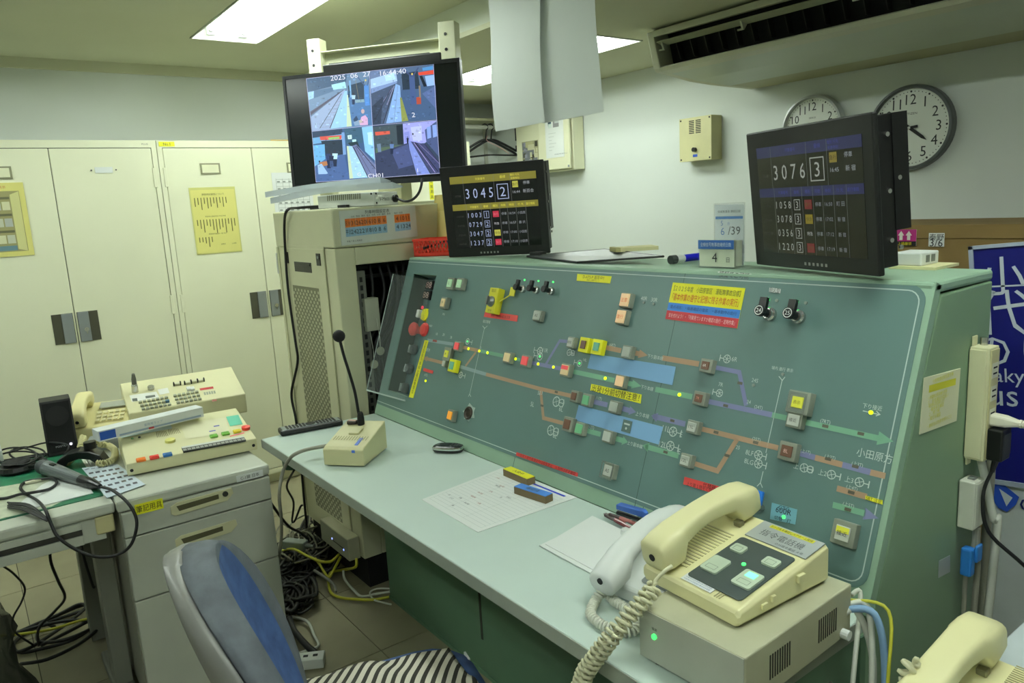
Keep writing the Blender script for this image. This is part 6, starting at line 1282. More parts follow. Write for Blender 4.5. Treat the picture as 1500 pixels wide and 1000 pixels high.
cable('wall_lead', 'grey lead hanging in front of the carton at the far right', [at(1499, 690, 'y', 1.0), at(1497, 760, 'y', 1.0), at(1491, 800, 'y', 1.0), at(1490, 850, 'y', 1.0), at(1499, 890, 'y', 1.0), at(1510, 930, 'y', 1.0)], .0075, cab_gr)
# ============================================================ LEFT DESK AND DRAWER PEDESTAL
ZL, XF = .665, -1.652
LD = Fr((0, 0, ZL), (1, 0, 0), (0, 1, 0)); FF = Fr((XF, 0, 0), (0, 1, 0), (0, 0, 1))
ld = thing('office_desk', 'grey steel office desk at the lower left with a green mat', 'desk', loc=(XF, -.872, 0))
MB().bx(-.70, 0, -1.3, 0, ZL - .032, ZL).build('desktop', mat('desktop_grey', (196, 200, 186), .45, var=.03), ld, bevel=.008)
MB().bx(-.68, -.012, -1.28, -.03, ZL - .10, ZL - .0325).build('apron', dgrey, ld)
MB().bx(-.012, -.008, -1.28, -.085, ZL - .072, ZL - .058).build('drawer_groove', locker_dk, ld); MB().bx(-.012, -.006, -1.28, -.085, ZL - .0565, ZL - .038).bx(-.012, -.006, -1.28, -.085, ZL - .10, ZL - .0735).build('drawer_front', dgrey, ld, bevel=.001)
MB().bx(-.08, -.006, -.052, -.006, ZL - .084, ZL - .034).build('corner_joint', mat('joint_cream', (206, 200, 150), .5), ld, bevel=.004)
MB().bx(-.25, -.17, -.052, -.004, .035, ZL - .106).build('leg', dgrey2, ld, bevel=.004); MB().bx(-.42, -.03, -.058, -.002, .0, .035).build('foot', dgrey2, ld, bevel=.006); MB().bx(-.65, -.57, -.065, -.015, .0, ZL - .10).build('leg', dgrey2, ld, bevel=.004); MB().bx(-.42, -.03, -1.29, -1.23, 0, .035).build('foot', dgrey2, ld); MB().bx(-.25, -.17, -1.285, -1.235, .035, ZL - .10).build('leg', dgrey2, ld)
t = thing('desk_mat', 'green desk mat under clear film on the left desk', 'desk mat', loc=(XF, -.872, ZL)); MB().bx(-.66, -.075, -1.25, -.015, .0002, .0022).build('mat_sheet', green_mat, t); MB().prism([(-.50, -1.22), (-.085, -1.22), (-.085, -.14), (-.16, -.05), (-.36, -.12), (-.40, -.30), (-.36, -.9), (-.50, -1.0)], .0024, .003).build('paper_under_film', mat('faded_print', (196, 202, 178), .3, var=.16, scale=40), t)
pd = thing('drawer_pedestal', 'grey three-drawer pedestal between the left desk and the console', 'drawer unit', loc=(XF, -.865, 0)); PWd = .418
MB().bx(-.62, .0, 0, PWd, .035, ZL - .035).bx(-.60, -.02, .01, PWd - .01, 0, .035).build('carcass', mat('pedestal_side', (150, 150, 136), .5, var=.03), pd)
MB().bx(-.66, .006, -.004, PWd + .004, ZL - .034, ZL).build('top_board', mat('desktop_grey', (196, 200, 186)), pd, bevel=.008)
zs = [(.559, ZL - .036), (.369, .555), (.040, .365)]
P1 = Fr((XF + .017, 0, 0), (0, 1, 0), (0, 0, 1))
hm = mat('pull_cream', (208, 206, 166), .45)
for i, (za, zb_) in enumerate(zs):
    d = MB().bx(.0005, .016, .003, PWd - .003, za, zb_).build('drawer', mat('drawer_grey', (186, 190, 176), .45, var=.02), pd, bevel=.0025)
    if i < 2:
        zc_ = (.612, .512)[i]; yc = P1.px(296, 728)[0] + .865
        pr_ = [(yc - .088, zc_ + .004), (yc - .070, zc_ + .012), (yc + .085, zc_ + .014), (yc + .088, zc_ - .004), (yc + .068, zc_ - .022), (yc - .078, zc_ - .026), (yc - .088, zc_ - .018)]
        h_ = MB().prism(pr_, .0165, .020, 'x').build('drawer_pull', hm, d, bevel=.0015)
        MB().prism([(yc - .072, zc_ + .002), (yc + .045, zc_ + .005), (yc + .045, zc_ - .009), (yc - .066, zc_ - .014)], .0198, .0206, 'x').build('pull_recess', mat('pull_shadow', (82, 80, 52), .7), d)
        if i == 0: MB().cyl((.020, yc + .064, zc_ + .001), (.024, yc + .064, zc_ + .001), .008, n=14).build('lock', mat('lock_dark', (70, 72, 66), .35, .4), d)
    else:
        MB().prism([(.12, zb_ - .040), (.29, zb_ - .036), (.29, zb_ - .066), (.12, zb_ - .074)], .0165, .019, 'x').build('drawer_pull', hm, d)
MB().bx(.0005, .0022, .008, PWd - .008, .036, ZL - .036).build('drawer_gap', locker_dk, pd)
P1 = Fr((XF + .017, 0, 0), (0, 1, 0), (0, 0, 1))
a, c = P1.px(196, 735), P1.px(239, 738); yl, yr = a[0] + .865, c[0] + .865; z1 = P1.px(215, 733)[1]
tp = MB().bx(.0165, .0174, yl, yr, z1 - .034, z1 - .004).build('tape_label', yel_m, pd); b = MB(TX); b.col = (60, 62, 20); b.text('筆記用具', (yl + yr) / 2, z1 - .019, .020, .0178, maxw=(yr - yl) * .92).build('tape_print', PRINT, tp)
a = P1.px(366, 697); yy = a[0] + .865; tp = MB().bx(.0165, .0172, yy - .04, yy + .04, a[1] - .010, a[1] + .010).build('paper_label', paper_m, pd); b = MB(TX); b.col = (50, 54, 54); b.text('C-1鍵 日本', yy, a[1], .011, .0176, maxw=.07).build('label_print', PRINT, tp)
# control panel box on the pedestal
q = [LD.px(188, 700), LD.px(378, 660)]
PBF = Fr((q[0][0], q[0][1], ZL + .001), (q[1][0] - q[0][0], q[1][1] - q[0][1], 0), (-(q[1][1] - q[0][1]), q[1][0] - q[0][0], 0)); w = math.hypot(q[1][0] - q[0][0], q[1][1] - q[0][1])
t = thing('operator_panel', 'cream sloping operator panel with coloured keys on the drawer pedestal', 'operator panel', M=PBF.M)
dp, hf, hr = .285, .042, .085
MB().prism([(0, .004), (0, hf), (dp, hr), (dp, .004)], 0, w, 'x').build('case', mat('operator_cream', (222, 218, 174), .45, var=.02), t, bevel=.003)
OP = Matrix.Translation((0, 0, hf)) @ Matrix.Rotation(math.atan2(hr - hf, dp), 4, 'X'); OPW = Fr(PBF.M @ Vector((0, 0, hf)), PBF.M.to_3x3() @ Vector((1, 0, 0)), PBF.M.to_3x3() @ OP.to_3x3() @ Vector((0, 1, 0)))
def op(u, v): return OPW.px(u, v)
def opx(x, y): return op(100 + x * .18667, 540 + y * .18667)
MB().cyl((.012, -.001, .020), (.012, .0005, .020), .005, n=10).cyl((w - .012, -.001, .020), (w - .012, .0005, .020), .005, n=10).build('case_screw', ink_m, t)
for (x, y, c_, s_) in ((572, 722, 'orange', .013), (677, 702, 'red', .013), (780, 682, 'blue', .013), (1142, 535, 'kgreen', .012), (1235, 515, 'kgreen', .012), (1325, 497, 'kyel', .012)):
    p_ = opx(x, y); cm = {'orange': mat('key_orange', (232, 120, 34), .4), 'red': mat('key_red', (220, 60, 46), .4), 'blue': mat('key_blue', (40, 110, 180), .4), 'kgreen': mat('key_green', (110, 176, 64), .4), 'kyel': mat('key_yellow', (224, 206, 48), .4)}[c_]
    k_ = MB().box((p_[0], p_[1], .004), (s_ * 2.0, s_ * 1.5, .008)).build('coloured_key', cm, t, M=OP, bevel=.002); MB().box((p_[0], p_[1], .0085), (s_ * 1.1, s_ * .8, .001)).build('key_window', cm, k_)
p_ = opx(1395, 474); MB().lathe([(.013, 0), (.014, .010), (.001, .013)], (p_[0], p_[1], 0), 16).build('red_button', mat('key_red', (220, 60, 46)), t, M=OP)
p_ = opx(800, 570); MB().lathe([(.016, 0), (.015, .008), (.001, .012)], (p_[0], p_[1], 0), 16).build('pale_button', mat('button_lemon', (228, 224, 130), .4), t, M=OP)
a, c, d = opx(890, 626), opx(1375, 538), opx(905, 662)
MB().prism([a, c, (c[0] + (d[0] - a[0]), c[1] + (d[1] - a[1])), d], .0005, .006).build('strip_holder', mat('strip_black', (30, 32, 30), .4), t, M=OP); b = MB(); b.col = (214, 216, 208)
A, B_, D_ = Vector(a), Vector(c), Vector(d); b.flat([tuple(A), tuple(B_), tuple(B_ + (D_ - A) * .35), tuple(A + (D_ - A) * .35)], .0064); b.col = (150, 152, 144)
for i in range(15): u0 = A.lerp(B_, (i + .1) / 15) + (D_ - A) * .5; u1 = A.lerp(B_, (i + .9) / 15) + (D_ - A) * .5; b.flat([tuple(u0), tuple(u1), tuple(u1 + (D_ - A) * .4), tuple(u0 + (D_ - A) * .4)], .0064)
for (pts, c_) in ((((872, 430), (1235, 385), (1270, 505), (925, 552)), (226, 222, 186)), (((1238, 378), (1335, 362), (1370, 436), (1270, 452)), (92, 188, 160)), (((1060, 410), (1225, 385), (1235, 408), (1075, 436)), (196, 200, 200)), (((1090, 455), (1250, 425), (1255, 436), (1098, 468)), (232, 190, 176)), (((1265, 528), (1380, 500), (1383, 508), (1270, 536)), (226, 110, 110)), (((405, 512), (805, 438), (815, 470), (415, 545)), (206, 220, 224)), (((1140, 452), (1185, 444), (1187, 452), (1143, 460)), (90, 90, 170)), (((1105, 492), (1155, 484), (1157, 491), (1108, 499)), (90, 90, 170))):
    b.col = c_; b.flat([opx(*p) for p in pts], .0008 + .0002 * (c_[0] % 7))
b.build('panel_print', PRINT, t, M=OP)
b = MB()
for k in (0, 1):
    for i in range(7):
        p0_, p1_ = opx(690 + k * 95 + i * 12, 490 - k * 20 + 0), opx(700 + k * 95 + i * 14, 540 - k * 22 - i * 2); b.line([p0_, p1_], .0018, .0009)
b.build('speaker_slot', mat('slot_brown', (140, 132, 96), .7), t, M=OP)
for (x, y, m) in ((558, 540, ink_m), (503, 550, mat('dot_green', (90, 150, 90), .5))): p_ = opx(x, y); MB().cyl((p_[0], p_[1], 0), (p_[0], p_[1], .003), .004, n=8).build('lamp_hole', m, t, M=OP)
# second unit behind it
UZ = ZL + .0
a, c = LD.px(190, 618), LD.px(342, 603)
UPF = Fr((-2.36, -.70, UZ + .001), (.08, 1, 0), (-1, .08, 0)); w2 = .41
t = thing('radio_console', 'cream train radio console with grey key rows behind the operator panel', 'radio console', M=UPF.M)
d2_, h0, h1 = .24, .075, .15
MB().prism([(0, .0), (0, h0), (d2_ * .85, h1), (d2_, h1 - .015), (d2_, 0)], 0, w2, 'x').build('case', mat('radio_cream', (216, 212, 170), .45, var=.02), t, bevel=.004)
UP = Matrix.Translation((0, 0, h0)) @ Matrix.Rotation(math.atan2(h1 - h0, d2_ * .85), 4, 'X'); UPW = Fr(UPF.M @ Vector((0, 0, h0)), UPF.M.to_3x3() @ Vector((1, 0, 0)), UPF.M.to_3x3() @ UP.to_3x3() @ Vector((0, 1, 0)))
def uq(x, y): return UPW.px(100 + x * .18667, 540 + y * .18667)
b = MB(); b.col = (228, 230, 222); b.flat([uq(480, 210), uq(690, 180), uq(715, 225), uq(500, 262)], .001); b.flat([uq(700, 165), uq(780, 150), uq(795, 190), uq(718, 205)], .001); b.col = (190, 60, 56); b.flat([uq(1030, 155), uq(1135, 140), uq(1142, 156), uq(1036, 172)], .001); b.col = (90, 96, 90); b.flat([uq(605, 216), uq(680, 206), uq(684, 222), uq(609, 236)], .0014); b.flat([uq(500, 236), uq(540, 232), uq(545, 255), uq(505, 258)], .0014); b.col = (150, 80, 60); b.flat([uq(1128, 244), uq(1164, 240), uq(1167, 254), uq(1130, 260)], .001); b.col = (150, 156, 136)
for i in range(5): b.flat([uq(1062 + i * 19, 186 - i * 3), uq(1076 + i * 19, 184 - i * 3), uq(1082 + i * 19, 206 - i * 3), uq(1068 + i * 19, 208 - i * 3)], .001)
b.build('panel_print', PRINT, t, M=UP)
kk = MB()
for (x0, y0, nx_, dx, dyx) in ((552, 268, 7, 34, -6), (825, 218, 6, 34, -6)):
    for j in range(3):
        for i in range(nx_):
            p_ = uq(x0 + 14 + i * dx + j * 12, y0 + i * dyx + j * 27); kk.box((p_[0], p_[1], .004), (.0105, .0095, .008))
kk.build('key_row', mat('radio_key', (164, 168, 148), .4), t, M=UP)
p_ = uq(778, 262); MB().box((p_[0], p_[1], .0045), (.013, .010, .009)).build('blue_key', mat('radio_blue', (70, 110, 140), .4), t, M=UP)
for i, (x, y) in enumerate(((855, 128), (940, 118), (990, 108), (1040, 100))): p_ = uq(x, y); o = MB().box((p_[0], p_[1] , .005), (.018, .012, .010)).build('toggle_switch', mat('toggle_pale', (206, 204, 176), .4), t, M=UP, bevel=.001); MB().box((p_[0] - .012, p_[1], .007), (.004, .010, .014)).box((p_[0] + .012, p_[1], .007), (.004, .010, .014)).build('toggle_guard', ink_m, o)
for x in (945, 975): p_ = uq(x, 165); MB().box((p_[0], p_[1], .005), (.014, .020, .010)).build('white_key', white_m, t, M=UP, bevel=.001)
p_ = uq(650, 160); MB().lathe([(.012, 0), (.012, .012), (.010, .014), (.001, .014)], (p_[0], p_[1], 0), 16).build('volume_knob', metal_m, t, M=UP)
p_ = uq(525, 180); o = MB().lathe([(.012, 0), (.011, .030), (.009, .034), (.009, .036), (.001, .036)], (p_[0], p_[1], 0), 14).build('antenna_base', metal_m, t, M=UP); MB().lathe([(.0085, .036), (.0085, .055), (.005, .078), (.001, .080)], (p_[0], p_[1], 0), 14).build('antenna_tip', mat('rubber_grey', (92, 94, 86), .7), o)
# long white box lying across
zt_ = ZL + .125
q0, q1, q2 = at(143, 632, 'z', zt_), at(297, 596, 'z', zt_), at(291, 588, 'z', zt_)
lbF = Fr((q0.x, q0.y, ZL + .091), (q1.x - q0.x, q1.y - q0.y, 0), (-(q1.y - q0.y), q1.x - q0.x, 0)); L_ = (q1 - q0).length
t = thing('film_box', 'long narrow white carton lying across the cream operator panel', 'carton', M=lbF.M)
MB().bx(0, L_, 0, .055, 0, .034).build('carton_body', mat('carton_white', (222, 226, 226), .5, var=.02), t, bevel=.001); MB().bx(.004, .05, -.0006, 0, .004, .03).build('blue_panel', mat('carton_blue', (30, 80, 170), .5), t); b = MB(TZ); b.col = (150, 170, 196)
b.rect(.06, L_ - .01, .004, .010, .001); b.text('業務用ラップ', L_ * .5, .02, .009, .001); b.col = (206, 80, 80); b.rect(L_ * .45, L_ * .5, .003, .009, .0014); b.build('carton_print', PRINT, t)
# old cream phone with cradle, small control box
OF = Fr((-2.375, -.895, ZL + .001), (.30, .95, 0), (-.95, .30, 0))
t = thing('old_telephone', 'old cream telephone behind the black speaker at the left desk', 'telephone', M=OF.M)
MB().prism([(0, 0), (0, .05), (.03, .058), (.20, .10), (.20, 0)], 0, .19, 'x').build('base', mat('old_cream', (224, 216, 160), .45, var=.02), t, bevel=.005)
OT = Matrix.Translation((0, 0, .056)) @ Matrix.Rotation(math.atan2(.042, .17), 4, 'X'); h_ = handset(t, mat('old_cream', (224, 216, 160)), .20, 0, wide=.055); h_.matrix_local = OT @ Matrix.Translation((.035, .10, .004))
MB().bx(.085, .18, .13, .175, .0005, .005).build('name_window', mat('window_grey', (160, 164, 152), .3), t, M=OT); b = MB()
for i in range(5):
    for j in range(3): b.bx(.085 + i * .019, .098 + i * .019, .03 + j * .028, .045 + j * .028, .0, .005)
b.build('dial_key', mat('key_cream', (206, 200, 156), .45), t, M=OT)
c0 = at(124, 650, 'z', ZL + .03); 
cord(t, [at(122, 640, 'z', ZL + .05), at(118, 655, 'z', ZL + .035), at(108, 668, 'z', ZL + .012), at(98, 678, 'z', ZL + .012)], .009, .0085, .0032, mat('cord_old', (206, 200, 150), .45))
cord(t, [at(143, 640, 'z', ZL + .05), at(146, 650, 'z', ZL + .03), at(158, 652, 'z', ZL + .016), at(168, 660, 'z', ZL + .016), at(166, 672, 'z', ZL + .016), at(154, 678, 'z', ZL + .016), at(143, 678, 'z', ZL + .016)], .0085, .0085, .0032, mat('cord_old', (206, 200, 150)))
a = at(137, 668, 'z', ZL)
t = thing('line_adapter', 'small grey adapter box between the old telephone and the operator panel', 'adapter', loc=(a.x - .06, a.y - .01, ZL + .001), rz_=math.radians(74)); MB().bx(0, .10, 0, .08, 0, .035).build('case', mat('adapter_grey', (150, 156, 156), .45), t, bevel=.003); MB().cyl((.06, -.0008, .018), (.06, 0, .018), .010, n=14).build('dial_mark', greymark, t); MB().bx(.01, .045, -.0008, 0, .022, .028).build('name_mark', ink_m, t)
# black speaker
t = thing('desktop_speaker', 'black desktop loudspeaker on the left desk against the cabinets', 'loudspeaker', M=Fr((-2.262, -.970, ZL + .003), (.06, 1, 0), (-1, .06, 0)).M)
z_h = .178; w_ = .090
MB().add([(0, 0, 0), (w_, 0, 0), (w_, .09, 0), (0, .09, 0), (0, .045, z_h), (w_, .045, z_h), (w_, .125, z_h), (0, .125, z_h)], [(3, 2, 1, 0), (4, 5, 6, 7), (0, 1, 5, 4), (1, 2, 6, 5), (2, 3, 7, 6), (3, 0, 4, 7)]).build('cabinet', mat('speaker_black', (22, 22, 20), .5), t, bevel=.003)
MB().add([(.006, -.004, .012), (w_ - .006, -.004, .012), (w_ - .006, .040, z_h - .006), (.006, .040, z_h - .006), (.006, .002, .012), (w_ - .006, .002, .012), (w_ - .006, .045, z_h - .006), (.006, .045, z_h - .006)], [(0, 1, 2, 3), (0, 4, 5, 1), (1, 5, 6, 2), (2, 6, 7, 3), (3, 7, 4, 0)]).build('grille_cloth', mat('grille_black', (8, 8, 9), .9), t)
SPf = Fr(t.matrix_world @ Vector((0, -.0045, .012)), t.matrix_world.to_3x3() @ Vector((1, 0, 0)), t.matrix_world.to_3x3() @ Vector((0, .044, .178)))
SPm = t.matrix_world.inverted() @ SPf.M; b = MB(); b.col = (196, 196, 196); b.text('FOSTEX', .044, .018, .006, .0004, sx=1.2).build('maker_mark', PRINT, t, M=SPm); MB().cyl((.070, .020, 0), (.070, .020, .004), .004, n=10).build('power_lamp', led_w, t, M=SPm); MB().cyl((.045, .12, 0), (.045, .12, .0006), .034, n=24).build('cone_shadow', mat('cone_black', (12, 12, 13), .8), t, M=SPm)
# hand microphone with cable
m0, m1 = at(62, 683, 'z', ZL + .03), at(143, 711, 'z', ZL + .018); dd = (m1 - m0).normalized()
t = thing('hand_microphone', 'grey hand microphone lying on the left desk pointing left', 'microphone', M=Fr(m0, dd, Vector((0, 0, 1)).cross(dd)).M)
AXX = Matrix(((0, 0, 1), (0, 1, 0), (-1, 0, 0))); L_ = (m1 - m0).length
gm = mat('mic_grille', (70, 74, 76), .5, .3, var=.2, scale=300); bm = mat('mic_body', (104, 110, 112), .35, .2)
MB().lathe([(.001, -.022), (.014, -.018), (.021, -.006), (.023, .01), (.023, .03)], (0, 0, 0), 20, AXX).build('grille_head', gm, t, smooth=True); MB().lathe([(.0235, .03), (.0235, .038), (.0225, .045), (.021, .10), (.0155, L_ * .72)], (0, 0, 0), 20, AXX).build('body', bm, t); MB().lathe([(.0155, L_ * .72), (.0155, L_ * .9), (.012, L_ * .97), (.007, L_ * 1.04)], (0, 0, 0), 16, AXX).build('plug', black_m, t); MB().box((.075, -.004, .0215), (.022, .010, .004)).build('switch', black_m, t)
cable('microphone_cable', 'black cable looping from the hand microphone down past the pedestal and back up', [m1 + dd * .02 * 1, at(165, 718, 'z', ZL + .03), at(186, 735, 'x', -1.60), at(199, 757, 'x', -1.58), at(199, 778, 'x', -1.57), at(190, 800, 'x', -1.57), at(170, 813, 'x', -1.58), at(140, 815, 'x', -1.58), at(110, 804, 'x', -1.59), at(85, 786, 'x', -1.60), at(74, 765, 'x', -1.62), at(66, 746, 'x', -1.645), at(55, 733, 'z', ZL + .012), at(40, 724, 'z', ZL + .008), at(30, 715, 'z', ZL + .008), at(36, 706, 'z', ZL + .008), at(55, 702, 'z', ZL + .010), at(76, 701, 'z', ZL + .012), at(83, 707, 'z', ZL + .012), at(72, 716, 'z', ZL + .010), at(48, 721, 'z', ZL + .018), at(28, 724, 'z', ZL + .010), at(10, 729, 'z', ZL + .008), at(-10, 731, 'z', ZL + .008)], .0042, cab_bk, k=5)
for i, (sx, sy, r1, r2) in enumerate(((40, 664, 26, 12), (30, 672, 34, 14), (24, 668, 30, 16))):
    pts = [at(sx + r1 * math.cos(a), sy + r2 * math.sin(a) * .8, 'z', ZL + .012 + .010 * i) for a in [j * .55 for j in range(13)]]
    cable('coiled_lead', ('black lead coiled by the headphones, smallest loop', 'black lead coiled by the headphones, widest loop', 'black lead coiled by the headphones, topmost loop')[i], [pts[0] + Vector((-.02, -.12, .0))] + pts, .0032, cab_bk, k=3)
cable('speaker_lead', 'thin black lead running from the loudspeaker to the left', [at(92, 668, 'z', ZL + .02), at(100, 652, 'z', ZL + .05), at(70, 648, 'z', ZL + .05), at(40, 655, 'z', ZL + .03), at(-10, 668, 'z', ZL + .02)], .0028, cab_bk)
b = MB(); c_ = at(35, 745, 'z', ZL + .006)
for i in range(9):
    p0, p1 = at(12 + random.uniform(-1, 3), 738 + random.uniform(-3, 5), 'z', ZL + .006), at(68 + random.uniform(-3, 2), 761 + random.uniform(-4, 3), 'z', ZL + .008); mm = p0.lerp(p1, .5) + Vector((random.uniform(-.015, .015), random.uniform(-.01, .01), .012)); b.tube(smoothpts([p0, mm, p1], 5), .0026, 5)
tag(b.build('cable_bundle', cab_bk, smooth=True), 'bundle of thin black lead folded on the front edge of the left desk', 'cable bundle', kind='stuff')
# headphones-like black disc stands
t = thing('headphone_cup', 'round black headphone cup lying in the coiled lead', 'headphone', loc=tuple(at(26, 689, 'z', ZL + .004))); MB().lathe([(.050, 0), (.054, .008), (.050, .02), (.03, .024), (.001, .024)], (0, 0, 0), 24).build('shell', black_m, t); MB().lathe([(.034, .024), (.04, .030), (.03, .033), (.001, .027)], (0, 0, 0), 24).build('ear_pad', blackmat, t)
a = at(122, 682, 'z', ZL + .004)
t = thing('microphone_rest', 'black curved microphone rest beside the hand microphone', 'rest', loc=(a.x - .02, a.y, ZL + .003), rz_=math.radians(70)); MB().prism([(-.075, 0), (-.06, .03), (-.03, .047), (.0, .052), (.03, .047), (.06, .030), (.075, 0), (.05, 0), (.03, .020), (0, .028), (-.03, .020), (-.05, 0)], -.03, .03, 'y').build('arch', black_m, t, bevel=.003); MB().cyl((.03, 0, .05), (.03, 0, .072), .018, n=16).build('knob', black_m, t)
# sheets on the desk
q = [LD.px(*p) for p in ((120, 687), (172, 681), (213, 711), (157, 731))]
t = thing('badge_sheet', 'pale blue sheet printed with rows of small dark pictures', 'paper', loc=(0, 0, ZL)); MB().prism(q, .003, .0042).build('sheet', mat('sheet_ice', (206, 218, 228), .7), t); b = MB(); A, B_, C_, D_ = [Vector(p) for p in q]
for i in range(5):
    for j in range(5): u, v = .12 + i * .18, .22 + j * .16; p_ = A.lerp(B_, u).lerp(D_.lerp(C_, u), v); b.col = random.choice(((60, 62, 80), (80, 80, 90), (90, 84, 80))); b.rect(p_.x - .009, p_.x + .009, p_.y - .006, p_.y + .006, .0046)
b.col = (60, 70, 100)
for i in range(5): p_ = A.lerp(B_, .1 + i * .17).lerp(D_.lerp(C_, .1 + i * .17), .07); b.text('乗車券案内'[i], p_.x, p_.y, .013, .0046)
b.build('sheet_print', PRINT, t)
q = [LD.px(*p) for p in ((31, 738), (50, 746), (137, 724), (130, 714), (88, 700), (62, 712))]
t = thing('white_card', 'white notched card lying under the microphone on the left desk', 'paper', loc=(0, 0, ZL)); MB().prism(q, .003, .0055).build('card', paper_m, t); p_ = LD.px(52, 708); MB().box((p_[0], p_[1], .008), (.012, .05, .006)).build('clip_strip', mat('clip_cream', (216, 214, 190), .5), t)
a = at(0, 652, 'z', ZL + .05)
t = thing('white_tray', 'white plastic tray with papers at the left frame edge', 'tray', loc=(-2.40, -1.20, ZL + .003)); MB().bx(0, .12, -.08, .11, 0, .05).build('tray_body', mat('tray_white', (206, 210, 204), .45), t, bevel=.004); MB().bx(.01, .1, -.07, .07, .0505, .062).build('paper_stack', paper_m, t)
# black plastic bag at the corner
t = thing('plastic_bag', 'translucent dark plastic bag of waste on the floor at the lower left corner', 'plastic bag', loc=(-1.86, -1.24, 0)); me = MB(); rings = []
for j in range(9):
    z = .36 * j / 8; r0 = .13 * (1 - (j / 8) ** 3 * .35) * (.85 + .15 * math.sin(j)); rings.append([(math.cos(k * math.pi / 10) * r0 * (1 + .14 * math.sin(k * 2.7 + j)), math.sin(k * math.pi / 10) * r0 * (1 + .14 * math.cos(k * 3.1 + j * 1.3)), z + .012 * math.sin(k * 1.9 + j)) for k in range(20)])
me.loft(rings).build('bag_body', mat('bag_film', (60, 64, 56), .2, alpha=.75), t, smooth=True); MB().lathe([(.06, .33), (.03, .37), (.05, .41), (.001, .40)], (0, 0, 0), 12).build('bag_neck', mat('bag_film', (60, 64, 56)), t)
# ============================================================ CHAIR AND BLANKET
CH = Matrix.Translation((-.575, -.628, 0)) @ Matrix.Rotation(math.radians(-14), 4, 'Z')
t = thing('office_chair', 'blue fabric office chair with grey backrest shell in the foreground', 'office chair', M=CH)
def slab_ring(w, d, z, r, cy=0): return [(a, b_ + cy, z) for a, b_ in rrect(w, d, r, 4)]
MB().loft([slab_ring(.40, .38, .40, .09), slab_ring(.45, .44, .415, .10), slab_ring(.46, .46, .44, .10), slab_ring(.45, .45, .462, .10), slab_ring(.39, .39, .470, .09)]).build('seat_cushion', bluefab, t, smooth=True)
MB().loft([slab_ring(.30, .28, .375, .06), slab_ring(.40, .38, .399, .08)]).build('seat_pan', shell_m, t)
def back_ring(z, front, shell):
    u = (z - .50) / .395; wv = .225 * max(.02, (1 - abs(2 * u - 1) ** 2.15)) ** .5 if 0 < u < 1 else .03
    yc = -.150 - .13 * u - .02 * (1 - (2 * u - 1) ** 2)
    if shell: wv *= 1.03
    n = 13; f_, r_ = [], []
    for k in range(n):
        s_ = -1 + 2 * k / (n - 1); x = wv * s_; cv = .062 * (s_ * wv / .22) ** 2
        ed = max(0, abs(s_) - .8) / .2
        if shell: f_.append((x, yc - .020 + cv + .012 * (1 - ed), z)); r_.append((x, yc - .036 + cv * .9 + .014 * ed, z))
        else: f_.append((x, yc + .042 + cv - .034 * ed ** 2, z)); r_.append((x, yc - .012 + cv, z))
    return [(a_, b_, .5 + (c_ - .5) * .965) for a_, b_, c_ in f_ + r_[::-1]]
zsn = [.502, .507, .515, .53, .55, .58, .62, .66, .70, .74, .77, .80, .825, .845, .86, .872, .880, .886, .891, .8945]
b = MB().loft([back_ring(z, 1, False)[::-1] for z in zsn])
b.m[-1] = b.m[-2] = 1
for q_ in range(len(b.f) - 2): b.m[q_] = 0 if 14 <= q_ % 26 <= 22 and 2 < q_ // 26 < 15 else 1
b.build('backrest_cushion', [bluefab, mat('worn_blue_fabric', (100, 106, 112), .95, var=.20, scale=22, bump=.3)], t, smooth=True)
MB().loft([back_ring(z, 1, True)[::-1] for z in [.500] + zsn[1:-1] + [.8960]]).build('backrest_shell', shell_m, t, smooth=True)
MB().prism([(-.05, .385), (-.05, .37), (-.22, .37), (-.26, .44), (-.285, .60), (-.265, .60), (-.24, .45), (-.21, .390)], -.03, .03, 'x').build('back_bar', black_m, t, bevel=.004)
MB().cyl((0, 0, .10), (0, 0, .374), .026, n=14).build('gas_lift', metal_m, t)
for k in range(5):
    a = k * 2 * math.pi / 5 + .3; e = Vector((math.cos(a), math.sin(a), 0)); lg = MB().loft([[tuple(e * s_ + Vector((-e.y, e.x, 0)) * dx + Vector((0, 0, z + dz))) for dx, dz in ((-w_, -.015), (w_, -.015), (w_, .015), (-w_, .015))] for s_, w_, z in ((.02, .03, .105), (.28, .018, .075))]).build('leg', black_m, t)
    MB().cyl(tuple(e * .28 + Vector((-e.y, e.x, 0)) * -.02 + Vector((0, 0, .029))), tuple(e * .28 + Vector((-e.y, e.x, 0)) * .02 + Vector((0, 0, .029))), .028, n=12).cyl(tuple(e * .28 + Vector((0, 0, .05))), tuple(e * .28 + Vector((0, 0, .075))), .008, n=8).build('caster', black_m, lg)
# striped blanket
sm_ = bpy.data.materials.new('striped_cloth'); sm_.use_nodes = True; nt = sm_.node_tree; pb = nt.nodes['Principled BSDF']; pb.inputs['Roughness'].default_value = .95
uvn = nt.nodes.new('ShaderNodeUVMap'); sep = nt.nodes.new('ShaderNodeSeparateXYZ'); mu = nt.nodes.new('ShaderNodeMath'); mu.operation = 'FRACT'; gt = nt.nodes.new('ShaderNodeMath'); gt.operation = 'GREATER_THAN'; gt.inputs[1].default_value = .45
mxx = nt.nodes.new('ShaderNodeMix'); mxx.data_type = 'RGBA'; mxx.inputs[6].default_value = (*lin((52, 50, 42)), 1); mxx.inputs[7].default_value = (*lin((214, 208, 190)), 1)
nt.links.new(uvn.outputs[0], sep.inputs[0]); nt.links.new(sep.outputs[0], mu.inputs[0]); nt.links.new(mu.outputs[0], gt.inputs[0]); nt.links.new(gt.outputs[0], mxx.inputs[0]); nt.links.new(mxx.outputs[2], pb.inputs['Base Color'])
bl = thing('lap_blanket', 'brown and cream striped lap blanket spread over the chair seat', 'blanket', M=CH)
